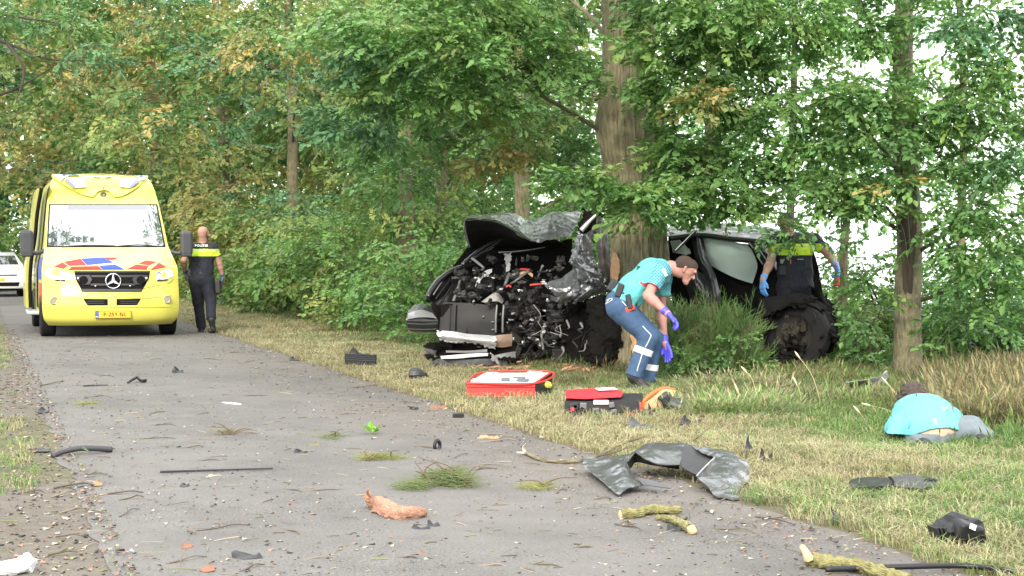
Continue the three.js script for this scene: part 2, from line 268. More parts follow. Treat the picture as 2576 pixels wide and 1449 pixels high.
const barkMat = new THREE.MeshStandardMaterial({ color: TIP(0.225, 0.21, 0.14), map: barkTex, roughness: 0.92, bumpMap: barkTex, bumpScale: 0.03, side: THREE.DoubleSide });
const barkGreen = new THREE.MeshStandardMaterial({ color: TIP(0.19, 0.17, 0.105), map: barkTex, roughness: 0.92, bumpMap: barkTex, bumpScale: 0.012, side: THREE.DoubleSide });
const twigMat = new THREE.MeshStandardMaterial({ color: TIP(0.075, 0.06, 0.045), roughness: 0.9, side: THREE.DoubleSide });
const px = (n, d) => n * d / FOCAL;
const L = (X, Y, d, rx, ry, rz, n, pal, s, skip) => ({ c: P(X, Y, d), r: [px(rx, d), px(ry, d), rz], n, pal, s, skip });
function autoLumps(c, R, count, per, pals, lr, s, low = -1) {
  const out = []; for (let i = 0; i < count; i++) { const a = V(); do a.set(rr(-1, 1), rr(low, 1), rr(-1, 1)); while (a.lengthSq() > 1 || a.lengthSq() < 0.12); const k = rr(0.75, 1.25) * lr; out.push({ c: V(c.x + a.x * R[0], c.y + a.y * R[1], c.z + a.z * R[2]), r: [k * 1.15, k * 0.62, k * 1.15], n: per, pal: pick(pals), s }); } return out;
}
function tree(name, label, group, base, trunk, r0, r1, lumps, kind, mat = barkGreen, nl = 7, extra = []) {
  const t = thing(name, label, 'tree', base, group); seed(Math.round(base.x * 100 + base.z * 37) + 5000);
  const pts = [V(base.x, -0.15, base.z), ...trunk]; const c = new THREE.CatmullRomCurve3(pts);
  wpart('trunk', tube(pts, (u) => lerp(r0, r1, u) * (1 + 0.25 * Math.max(0, 1 - u * 14)), 0, 40, 16, 0.12), mat, t);
  const far = [...lumps].sort((a, b) => b.n - a.n).slice(0, nl);
  for (const l of far) { const u = clamp((l.c.y - 0.9) / (trunk[trunk.length - 1].y + 1e-3) * 0.85, 0.12, 0.98), a = c.getPoint(u), m = a.clone().lerp(l.c, 0.5).add(V(rr(-0.2, 0.2), rr(-0.05, 0.35), rr(-0.2, 0.2))), w = clamp(r0 * 0.28, 0.012, 0.06) * (1 - u * 0.5); wpart('limb', tube([a, m, l.c], w, w * 0.3, 10, 6, 0.2), twigMat, t); }
  for (const e of extra) wpart('limb', tube(e.p, e.r, e.r2, 18, 7, 0.15), e.m ?? twigMat, t);
  crown('crown', kind, lumps, base, t); return t;
}
// --- the big oak that the car hit
const oakBase = G(1608, 938); oakBase.y = 0;
{
  const D = -oakBase.z, base = oakBase, t = thing('oak_tree', 'big oak with thick furrowed trunk, the wrecked black car wrapped around it', 'tree', base); seed(77);
  const at = (y) => { const s = clamp((y + 0.2) / 7, 0, 1); return V(base.x + lerp(0, -0.16, s) + 0.04 * Math.sin(y * 1.3), y, base.z - 0.05 * s); };
  const rad = (y) => 0.36 - 0.016 * y + 0.06 * Math.exp(-Math.max(0, y) * 3) + 0.05 * Math.exp(-((y - 2.65) ** 2) / 0.25);
  const g = grid(260, 320, (u, v) => {
    const y = -0.3 + v * 8.3, a = u * Math.PI * 2, c = at(y), w = 0.06 * noise(y * 1.2, a, 3), tw = a + 0.08 * y;
    const fur = ridge(Math.cos(tw + w) * 4.2, y * 0.85, Math.sin(tw + w) * 4.2, 3) * 0.05 + 0.04 * ridge(Math.cos(tw) * 7, y * 1.3, Math.sin(tw) * 7, 2);
    const r = rad(y) * (1 + 0.05 * noise(Math.cos(a) * 1.5, y * 0.5, Math.sin(a) * 1.5) + 0.12 * Math.exp(-((y - 2.55) ** 2) / 0.2) * Math.max(0, -Math.cos(a))) - fur + 0.01;
    const p = V(c.x + Math.cos(a) * r, y, c.z + Math.sin(a) * r); p.u = u * 1.5; p.v = y * 0.75; return p;
  });
  wpart('trunk', g, barkMat, t);
  // bark knocked off: raw orange wood low on the left flank
  const scar = (y0, y1, a0, a1, sd) => grid(14, 24, (u, v) => { const y = lerp(y0, y1, v) + 0.04 * noise(u * 5, sd), e = Math.sin(Math.PI * v) ** 0.5, a = lerp(a0, a1, 0.5 + (u - 0.5) * e * (1 + 0.5 * noise(v * 6, sd, u * 3))), c = at(y), r = rad(y) + 0.012 + 0.012 * noise(a * 14, y * 4, sd); return V(c.x + Math.cos(a) * r, y, c.z + Math.sin(a) * r); });
  const wood = std(0.5, 0.3, 0.17, 0.8, 0, { map: barkTex });
  wpart('bare_wood', scar(0.98, 1.32, 2.3, 2.75, 3), wood, t, 'raw orange wood where the bark is torn off'); wpart('bare_wood', scar(0.18, 0.6, 1.55, 1.9, 8), wood, t);
  const LB = [[[1500, 322, 17.5], [1400, 262, 17.2], [1300, 208, 16.8], [1205, 154, 16.4], [1130, 128, 16.1]], [[1600, 20, 17.6], [1500, -90, 17], [1380, -150, 16.2]], [[1640, 160, 17.4], [1780, 60, 16.8], [1900, -40, 16.2]], [[1640, 250, 17.5], [1720, 170, 17], [1850, 120, 16.3]], [[1560, -60, 17.7], [1640, -190, 17.5], [1740, -330, 17.2]], [[1530, 90, 17.6], [1420, -10, 18.4], [1250, -60, 19]], [[1500, 250, 17.8], [1455, 130, 18.4], [1420, 20, 18.8]], [[1680, 450, 17.3], [1740, 420, 16.4], [1790, 440, 15.8]], [[1530, 470, 17.2], [1450, 480, 16.3], [1360, 530, 15.9]]];
  for (const b of LB) wpart('limb', tube(b.map((q) => P(...q)), 0.026, 0.009, 18, 7, 0.15), barkGreen, t);
  const lumps = [], keep = (p) => { const r = p.clone().sub(V(0, EYE, 0)), d = -(r.z * cp - 0) , X = PW / 2 + FOCAL * r.x / -r.z, Y = HORIZON - FOCAL * r.y / -r.z; return -r.z < D + 0.2 && ((X > 1500 && X < 1655 && Y > 265 && Y < 470) || (X > 1495 && X < 1640 && Y > 120 && Y < 290 && rnd() < 0.72) || (X > 1525 && X < 1690 && Y > 575) || (X > 1500 && X < 1605 && Y < 170 && rnd() < 0.85)); };
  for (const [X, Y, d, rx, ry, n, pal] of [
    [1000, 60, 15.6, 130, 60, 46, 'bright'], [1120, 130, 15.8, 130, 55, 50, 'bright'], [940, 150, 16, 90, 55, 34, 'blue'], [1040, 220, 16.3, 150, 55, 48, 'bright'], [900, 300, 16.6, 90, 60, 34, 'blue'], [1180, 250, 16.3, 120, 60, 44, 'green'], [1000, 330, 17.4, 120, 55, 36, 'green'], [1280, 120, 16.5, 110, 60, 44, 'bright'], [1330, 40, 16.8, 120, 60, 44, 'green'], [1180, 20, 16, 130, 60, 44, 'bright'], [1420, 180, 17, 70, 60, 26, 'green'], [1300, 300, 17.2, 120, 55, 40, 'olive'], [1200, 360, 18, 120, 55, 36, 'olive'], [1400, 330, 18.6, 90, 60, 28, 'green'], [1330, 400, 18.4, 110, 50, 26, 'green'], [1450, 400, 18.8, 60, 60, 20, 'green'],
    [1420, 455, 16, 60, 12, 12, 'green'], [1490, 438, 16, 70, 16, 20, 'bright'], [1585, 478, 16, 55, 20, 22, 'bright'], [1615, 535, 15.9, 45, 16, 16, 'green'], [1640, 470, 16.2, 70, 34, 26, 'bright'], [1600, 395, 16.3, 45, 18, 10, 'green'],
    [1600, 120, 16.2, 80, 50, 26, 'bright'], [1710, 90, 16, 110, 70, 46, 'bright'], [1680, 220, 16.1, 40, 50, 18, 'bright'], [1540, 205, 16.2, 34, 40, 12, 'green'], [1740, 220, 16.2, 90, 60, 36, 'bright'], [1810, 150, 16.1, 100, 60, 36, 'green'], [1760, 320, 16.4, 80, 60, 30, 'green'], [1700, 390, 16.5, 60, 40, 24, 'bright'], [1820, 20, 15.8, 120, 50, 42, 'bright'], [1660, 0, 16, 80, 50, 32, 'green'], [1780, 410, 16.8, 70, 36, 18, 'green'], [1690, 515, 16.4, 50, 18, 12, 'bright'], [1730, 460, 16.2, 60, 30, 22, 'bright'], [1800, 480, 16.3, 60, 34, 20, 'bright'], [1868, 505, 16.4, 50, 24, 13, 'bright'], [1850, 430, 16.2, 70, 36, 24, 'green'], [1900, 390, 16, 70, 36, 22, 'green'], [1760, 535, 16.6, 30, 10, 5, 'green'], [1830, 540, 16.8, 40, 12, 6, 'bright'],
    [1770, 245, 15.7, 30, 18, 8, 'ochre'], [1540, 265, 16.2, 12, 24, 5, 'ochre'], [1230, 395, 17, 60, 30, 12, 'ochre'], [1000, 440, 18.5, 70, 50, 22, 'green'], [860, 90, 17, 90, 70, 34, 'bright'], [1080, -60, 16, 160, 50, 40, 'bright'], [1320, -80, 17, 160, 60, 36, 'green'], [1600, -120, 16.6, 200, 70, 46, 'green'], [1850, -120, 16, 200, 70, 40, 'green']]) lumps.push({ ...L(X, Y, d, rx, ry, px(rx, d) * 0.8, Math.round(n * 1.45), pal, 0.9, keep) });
  lumps.push(...autoLumps(V(base.x, 8.4, base.z), [4, 2.4, 4], 16, 20, ['green', 'bright'], 0.9, 1.6));
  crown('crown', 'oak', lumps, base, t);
}
// --- the slimmer tree on the right
{
  const base = G(2285, 955); base.y = groundY(base.x, base.z); const d = -base.z, lumps = [];
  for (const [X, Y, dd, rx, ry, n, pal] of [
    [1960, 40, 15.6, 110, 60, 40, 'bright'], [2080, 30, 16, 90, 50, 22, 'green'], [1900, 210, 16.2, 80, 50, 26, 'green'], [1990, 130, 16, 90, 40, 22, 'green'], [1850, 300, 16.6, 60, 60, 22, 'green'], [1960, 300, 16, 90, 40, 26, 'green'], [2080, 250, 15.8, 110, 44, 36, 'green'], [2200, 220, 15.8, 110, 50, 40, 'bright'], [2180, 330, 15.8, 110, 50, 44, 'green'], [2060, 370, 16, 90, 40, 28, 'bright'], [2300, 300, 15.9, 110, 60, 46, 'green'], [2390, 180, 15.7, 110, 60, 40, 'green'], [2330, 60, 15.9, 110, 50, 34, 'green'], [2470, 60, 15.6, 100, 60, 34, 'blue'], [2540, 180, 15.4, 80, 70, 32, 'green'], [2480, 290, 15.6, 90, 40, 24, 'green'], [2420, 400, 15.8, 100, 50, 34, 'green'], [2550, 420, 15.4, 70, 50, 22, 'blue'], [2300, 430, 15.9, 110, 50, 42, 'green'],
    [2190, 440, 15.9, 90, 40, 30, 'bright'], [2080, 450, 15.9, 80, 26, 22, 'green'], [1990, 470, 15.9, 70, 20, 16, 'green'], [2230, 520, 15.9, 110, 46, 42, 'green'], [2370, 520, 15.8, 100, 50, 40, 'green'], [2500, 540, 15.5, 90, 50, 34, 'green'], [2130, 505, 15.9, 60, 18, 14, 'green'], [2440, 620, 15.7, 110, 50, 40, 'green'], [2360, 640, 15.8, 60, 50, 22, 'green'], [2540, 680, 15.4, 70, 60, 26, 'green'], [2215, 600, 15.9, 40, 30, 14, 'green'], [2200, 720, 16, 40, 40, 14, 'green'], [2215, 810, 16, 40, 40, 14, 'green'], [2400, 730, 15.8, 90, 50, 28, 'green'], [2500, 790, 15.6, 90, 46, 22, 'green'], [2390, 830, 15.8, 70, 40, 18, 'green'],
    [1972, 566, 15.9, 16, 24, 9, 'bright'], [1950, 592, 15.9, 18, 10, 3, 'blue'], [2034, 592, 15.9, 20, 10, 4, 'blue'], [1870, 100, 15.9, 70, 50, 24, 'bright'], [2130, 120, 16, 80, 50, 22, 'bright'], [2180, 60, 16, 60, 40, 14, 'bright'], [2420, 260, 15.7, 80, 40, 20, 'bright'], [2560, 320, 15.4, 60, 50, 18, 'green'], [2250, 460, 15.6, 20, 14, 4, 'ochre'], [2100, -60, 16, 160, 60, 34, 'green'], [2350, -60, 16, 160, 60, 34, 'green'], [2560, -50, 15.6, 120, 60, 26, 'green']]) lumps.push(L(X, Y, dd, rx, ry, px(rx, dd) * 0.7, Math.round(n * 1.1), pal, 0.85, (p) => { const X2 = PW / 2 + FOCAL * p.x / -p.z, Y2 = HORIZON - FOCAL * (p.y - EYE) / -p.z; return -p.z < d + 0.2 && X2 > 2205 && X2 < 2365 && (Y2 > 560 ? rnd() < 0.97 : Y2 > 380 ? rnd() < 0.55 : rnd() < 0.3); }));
  lumps.push(...autoLumps(V(base.x, 7.8, base.z), [3, 2, 3], 10, 18, ['green', 'bright'], 0.8, 1.4));
  const tr = [[2283, 800], [2288, 620], [2283, 480], [2272, 300], [2272, 140], [2275, 0]].map(([X, Y]) => P(X, Y, d)); tr.push(tr[5].clone().add(V(0.1, 1.6, 0)), tr[5].clone().add(V(0, 3.4, 0)));
  const ex = [[[2280, 590, d], [2180, 530, 16.5], [2090, 470, 16]], [[2300, 640, d], [2360, 600, 16.3], [2420, 540, 16]], [[2270, 300, d], [2150, 235, 16.4], [1990, 280, 16], [1880, 285, 16]], [[2280, 330, d], [2400, 230, 16.2], [2480, 150, 15.8]], [[2270, 180, d], [2190, 60, 16.4], [2150, -40, 16.2]], [[2285, 470, d], [2420, 380, 16.2], [2560, 300, 15.7]], [[2295, 760, d], [2360, 740, 16.4], [2480, 660, 15.8]]].map((b) => ({ p: b.map((q) => P(...q)), r: 0.026, r2: 0.008 }));
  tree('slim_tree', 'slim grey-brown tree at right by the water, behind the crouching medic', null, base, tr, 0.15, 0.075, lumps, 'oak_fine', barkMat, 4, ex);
  const b2 = G(2118, 905); b2.y = groundY(b2.x, b2.z); const d2 = -b2.z;
  tree('young_tree', 'thin young tree just right of the wrecked car rear', null, b2, [[2120, 760], [2122, 640], [2130, 540], [2120, 420], [2100, 260]].map(([X, Y]) => P(X, Y, d2)), 0.068, 0.03,
    [L(2130, 430, d2, 90, 60, 0.5, 26, 'green', 0.9), L(2060, 330, d2, 90, 60, 0.5, 22, 'green', 0.9), L(2180, 300, d2, 90, 60, 0.5, 22, 'green', 0.9), L(2130, 840, d2, 30, 30, 0.3, 6, 'olive', 0.8), L(2170, 560, d2, 30, 20, 0.4, 6, 'green', 0.8)], 'oak_fine', barkGreen, 4);
}
// --- the row along the right side of the road, then trees farther back
const rowQ = qOf(oakBase), rowS = sOf(oakBase);
{
  const at = (q, s) => { const p = road2(q, s); p.y = groundY(p.x, p.z); return p; };
  const row = (q, s, h, r0, label, pals, R, cy, count, per, lr, sc, kind, lean = 0, nm = 'roadside_tree', grp = null) => {
    const b = at(q, s); seed(Math.round(q * 31 + s * 57)); const tr = [0.25, 0.5, 0.75, 1].map((k) => V(b.x + lean * k * h * 0.1 + rr(-0.1, 0.1), h * k, b.z + rr(-0.15, 0.15)));
    return tree(nm, label, grp, b, tr, r0, r0 * 0.4, autoLumps(V(b.x + lean, cy, b.z), R, Math.round(count * 0.78), Math.round(per * 0.68), pals, lr, sc), kind);
  };
  row(rowQ - 0.1, rowS + 9.6, 8, 0.17, 'roadside tree with yellowing leaves, first one beyond the wrecked car', ['olive', 'green', 'olive', 'ochre'], [3, 3.2, 3.2], 5, 56, 30, 0.75, 1.1, 'oak_fine', 0);
  row(rowQ + 0.75, rowS + 10.6, 8, 0.13, 'thin tree standing close behind the first roadside tree', ['green', 'olive'], [2.6, 2.6, 2.6], 5, 20, 24, 0.8, 1.2, 'oak_fine', 0.3);
  row(rowQ + 0.4, rowS + 4.9, 8, 0.12, 'dark slender tree between the oak and the first roadside tree', ['green', 'green', 'olive'], [2.5, 2.3, 2.5], 4.6, 30, 26, 0.7, 1.1, 'oak_fine', -0.2);
  row(rowQ + 0.1, rowS + 20, 9, 0.15, 'green and ochre roadside tree above the walking policeman', ['green', 'olive', 'ochre', 'blue'], [4.2, 4, 4.2], 5.7, 64, 26, 1, 1.45, 'oak_fine', -0.5);
  row(rowQ, rowS + 30, 10, 0.22, 'yellow-green roadside tree rising behind the ambulance roof', ['ochre', 'olive', 'olive', 'green'], [4.6, 4.6, 4.6], 6.4, 64, 24, 1.15, 1.25, 'far', -0.5);
  row(rowQ - 0.5, rowS + 41, 11, 0.24, 'ochre tree with autumn leaves left above the ambulance', ['ochre', 'ochre', 'olive'], [5.2, 5.2, 5.2], 7.2, 66, 22, 1.35, 1.4, 'far', -0.8);
  row(rowQ - 1, rowS + 56, 13, 0.26, 'large far tree with pale ochre leaves over the road', ['ochre', 'ochre', 'olive'], [6.4, 6, 6], 8, 66, 22, 1.7, 1.6, 'far', -1);
  row(QL + 0.8, 88, 14, 0.3, 'dense green far tree behind the white car', ['green', 'blue', 'green'], [6.5, 6.8, 5], 7.2, 84, 22, 1.8, 1.7, 'far', 0);
  row(QL + 7, 96, 15, 0.3, 'tall pale far tree closing the end of the road', ['olive', 'bright', 'green'], [6.5, 7, 5], 7.4, 80, 22, 1.9, 1.7, 'far', 0);
  row(QL + 15, 92, 15, 0.3, 'far green tree beyond the roadside row', ['green', 'olive', 'green'], [7, 7, 5], 7.2, 80, 22, 1.9, 1.7, 'far', 0);
  row(QL - 6, 84, 13, 0.3, 'dark blue-green far tree at the left edge', ['blue', 'green'], [6, 6, 5], 6.6, 70, 22, 1.8, 1.7, 'far', 0);
  row(rowQ + 5, rowS + 24, 10, 0.2, 'green tree by the water behind the roadside row', ['green', 'olive', 'bright'], [4.2, 4.4, 4.2], 5.4, 54, 24, 1.2, 1.5, 'far', 0);
  row(rowQ + 4.2, rowS + 13.5, 9, 0.16, 'green waterside tree behind the wrecked car', ['green', 'bright', 'green'], [3.6, 3.9, 3.4], 4.9, 50, 24, 1, 1.5, 'oak_fine', 0);
  row(rowQ + 5, rowS + 36, 11, 0.2, 'ochre-green tree by the water far along the row', ['olive', 'ochre', 'green'], [4.8, 4.8, 4.8], 5.8, 54, 24, 1.3, 1.4, 'far', 0);
  row(rowQ + 4, rowS + 6.5, 8, 0.11, 'slim waterside tree between wreck and lake', ['green', 'green', 'bright'], [2.2, 2.6, 2.4], 5.1, 18, 24, 0.8, 1.3, 'oak_fine', 0);
  for (const [X, d, h, R, n, l] of [[2420, 24, 7, [2.6, 2.6, 2], 26, 'thin pale-leaved tree far right by the water'], [1990, 27, 8, [2.4, 2.2, 2], 16, 'thin pale-leaved tree beyond the policeman at the wreck']]) { const g = P(X, 600, d); row(qOf(g), sOf(g), h, 0.08, l, ['bright', 'green'], R, 4.4, n, 26, 0.7, 1.2, 'oak_fine', 0, 'waterside_tree'); }
  // the row on the left of the road stands outside the frame; its boughs reach into it and it mirrors in the windscreen
  row(QL - 4.6, 22, 10, 0.24, 'tree left of the road whose bough hangs into the top corner', ['green', 'olive'], [2.6, 3, 3], 7.2, 40, 24, 0.9, 1.4, 'oak_fine', 0);
  row(QL - 4.4, 36, 11, 0.24, 'tree left of the road beside the ambulance', ['green', 'olive', 'bright'], [3, 3.2, 4], 7.4, 36, 24, 1, 1.4, 'oak_fine', 0);
  row(QL - 3.8, 50, 12, 0.24, 'tree left of the road beside the white car', ['green', 'blue'], [4, 4.6, 4.5], 7.4, 46, 22, 1.3, 1.5, 'far', 0);
}
{ // bare-twigged bough hanging into the top left corner
  const b = P(-150, 120, 26), t = thing('hanging_bough', 'dark twiggy bough hanging into the top left corner above the road', 'branch', b); seed(91);
  for (const q of [[[-140, 60, 26], [20, 110, 25.5], [130, 150, 25], [260, 150, 24.8]], [[-140, 260, 26], [10, 235, 25.4], [90, 195, 25], [190, 130, 24.6]], [[-140, 10, 26], [30, 40, 25.3], [160, 60, 25]], [[20, 110, 25.5], [60, 180, 25], [40, 260, 24.8]]]) wpart('limb', tube(q.map((k) => P(...k)), 0.035, 0.008, 16, 6, 0.2), twigMat, t);
  crown('crown', 'oak_fine', [L(40, 20, 25.4, 110, 50, 0.6, 40, 'green', 1.1), L(150, 60, 25, 100, 40, 0.6, 30, 'green', 1.1), L(30, 150, 25.4, 70, 40, 0.5, 18, 'olive', 1), L(200, 140, 24.8, 70, 30, 0.5, 14, 'blue', 1), L(-20, 240, 25.4, 60, 30, 0.5, 10, 'green', 1)], b, t);
}
// --- bushes under the row
{
  seed(303); const bush = (q, s, w, h, label, pals, per = 22, kind = 'oak_fine', sc = 1.1, cnt = 14) => {
    const b = road2(q, s); b.y = groundY(b.x, b.z); const t = thing('bush', label, 'bush', b); seed(Math.round(q * 77 + s * 13));
    for (let i = 0; i < 5; i++) { const a = rr(0, 6.28), e = V(b.x + Math.cos(a) * w * 0.5, b.y + h * rr(0.55, 0.9), b.z + Math.sin(a) * w * 0.5); wpart('stem', tube([V(b.x + rr(-0.1, 0.1), b.y - 0.05, b.z + rr(-0.1, 0.1)), b.clone().lerp(e, 0.5).add(V(rr(-0.1, 0.1), 0.1, rr(-0.1, 0.1))), e], 0.022, 0.007, 8, 5, 0.2), twigMat, t); }
    const lumps = autoLumps(V(b.x, b.y + h * 0.5, b.z), [w, h * 0.5, w], cnt, per, pals, Math.min(w, h) * 0.36, sc); crown('foliage', kind, lumps, b, t);
  };
  const B = [[0.2, 3.2, 1.2, 1.9, 'green bush directly behind the wrecked car bonnet', ['green', 'bright']], [-0.3, 6.3, 1.3, 1.6, 'bush left of the wreck with low light green sprays', ['bright', 'green', 'green']], [-0.2, 9.8, 1.3, 2.2, 'leafy bush around the foot of the first roadside tree', ['green', 'bright', 'olive']], [-0.4, 12.8, 1.4, 2.3, 'dark green bush in the middle of the hedge', ['green', 'olive']], [0, 15.8, 1.5, 2.6, 'tall blue-green bush in the hedge right of the policeman', ['blue', 'bright', 'olive']], [-0.2, 18.8, 1.5, 2.3, 'olive bush in the hedge behind dry stalks', ['olive', 'green']], [0.1, 22.5, 1.7, 2.8, 'ochre-green bush beside the walking policeman', ['olive', 'ochre', 'green']], [0, 27, 1.9, 3, 'yellowing bush behind the policeman', ['ochre', 'olive']], [-0.2, 32, 2, 3, 'green bush between policeman and ambulance', ['green', 'olive']], [-0.4, 38, 2.3, 3.2, 'far olive bush right behind the ambulance', ['olive', 'green']], [2.2, 12, 1.8, 2.8, 'back-row green bush near the water behind the first roadside tree', ['green', 'olive']], [2.4, 17.5, 2, 3, 'back-row bush near the water in the middle', ['green', 'bright']], [2.6, 24, 2.2, 3.2, 'back-row olive bush near the water', ['olive', 'green']], [2.4, 31, 2.4, 3.4, 'back-row far bush near the water', ['ochre', 'green']]];
  for (const [q, s, w, h, l, p] of B) bush(rowQ + q, rowS + s, w, h, l, p, s > 25 ? 26 : 19, 'oak_fine', s > 25 ? 1.6 : s > 14 ? 1.35 : 1.05, 16);
  for (const [X, Y, w, h, l, p, n] of [[2190, 935, 0.55, 0.8, 'low leafy bush right of the wrecked car wheel', ['green', 'olive'], 16], [2420, 925, 0.7, 0.9, 'low waterside bush right of the slim tree', ['green', 'bright'], 20], [2560, 930, 0.7, 1.1, 'waterside bush at the right edge of the picture', ['green', 'blue'], 20], [2330, 900, 0.6, 0.8, 'small waterside bush behind the slim tree', ['green'], 14], [2235, 895, 0.75, 1.5, 'light green waterside bush between young tree and slim tree', ['bright', 'green'], 18], [2130, 880, 0.7, 1.0, 'waterside bush behind the young tree', ['bright', 'olive'], 16], [2480, 905, 0.8, 1.6, 'tall loose waterside bush behind the crouching medic', ['bright', 'green'], 16]]) { const g = G(X, Y); bush(qOf(g), sOf(g), w, h, l, p, n, 'oak_fine', 0.75, 9); }
  for (const [X, Y, w, h, l] of [[20, 762, 1.6, 2.2, 'green bush behind the white car'], [-40, 752, 2.2, 3, 'tall bush left behind the white car'], [110, 735, 2.5, 3, 'bush behind the ambulance at the bend']]) { const g = G(X, Y); bush(qOf(g) + (X < 100 ? -1.5 : 0), sOf(g) + 16, w, h, l, ['green', 'olive', 'bright'], 34, 'far', 1.1, 14); }
}

// ---------------------------------------------------------------- grass
function tuft(n, h, spread, w, sd, lean = 0.5, head = 0) {
  seed(sd); const pos = [], idx = [];
  for (let i = 0; i < n; i++) {
    const a = rr(0, 6.28), r = rr(0, spread), x = Math.cos(a) * r, z = Math.sin(a) * r, b = rr(0, 6.28), hh = h * rr(0.55, 1.15), le = hh * lean * rr(0.3, 1.3), dx = Math.cos(b), dz = Math.sin(b), sx = -dz * w, sz = dx * w, o = pos.length / 3;
    pos.push(x - sx, -0.01, z - sz, x + sx, -0.01, z + sz, x + dx * le * 0.3 - sx * 0.8, hh * 0.55, z + dz * le * 0.3 - sz * 0.8, x + dx * le * 0.3 + sx * 0.8, hh * 0.55, z + dz * le * 0.3 + sz * 0.8, x + dx * le, hh * (1 - 0.25 * lean), z + dz * le); idx.push(o, o + 1, o + 2, o + 1, o + 3, o + 2, o + 2, o + 3, o + 4);
    if (head && rnd() < head) { const k = pos.length / 3, X = x + dx * le, Y = hh * (1 - 0.25 * lean), Z = z + dz * le; pos.push(X - sx * 2.4, Y, Z - sz * 2.4, X + sx * 2.4, Y, Z + sz * 2.4, X + dx * 0.03, Y + 0.05, Z + dz * 0.03, X - dx * 0.01, Y - 0.05, Z - dz * 0.01); idx.push(k, k + 1, k + 2, k, k + 3, k + 1); }
  }
  const g = new THREE.BufferGeometry(); g.setAttribute('position', new THREE.Float32BufferAttribute(pos, 3)); g.setIndex(idx); const f = g.toNonIndexed(); f.computeVertexNormals(); return f;
}
const grassMat = new THREE.MeshPhysicalMaterial({ roughness: 0.75, transmission: 0.25, thickness: 0, side: THREE.DoubleSide, specularIntensity: 0.5 });
function scatter(name, label, geo, list) { // list of { p, s, c, sy }
  const m = new THREE.InstancedMesh(geo, grassMat, list.length); list.forEach((o, i) => { E.set(rr(-0.1, 0.1), rr(0, 6.28), rr(-0.1, 0.1)); m.setMatrixAt(i, M4.compose(o.p, Q.setFromEuler(E), SC.set(o.s, o.s * (o.sy ?? 1), o.s))); m.setColorAt(i, TIP(...o.c)); });
  m.name = name; m.castShadow = m.receiveShadow = true; m.userData = { label, category: 'grass', kind: 'stuff' }; scene.add(m);
}
const STRAW = [[0.33, 0.3, 0.165], [0.38, 0.345, 0.2], [0.27, 0.245, 0.13], [0.3, 0.3, 0.15]], GREEN = [[0.12, 0.225, 0.05], [0.15, 0.255, 0.06], [0.1, 0.195, 0.05], [0.195, 0.275, 0.08]], BROWN = [[0.19, 0.162, 0.075], [0.24, 0.208, 0.1], [0.145, 0.122, 0.06], [0.28, 0.25, 0.125], [0.12, 0.145, 0.05]];
const tint = (c, k = rr(0.75, 1.25)) => c.map((x) => x * k);
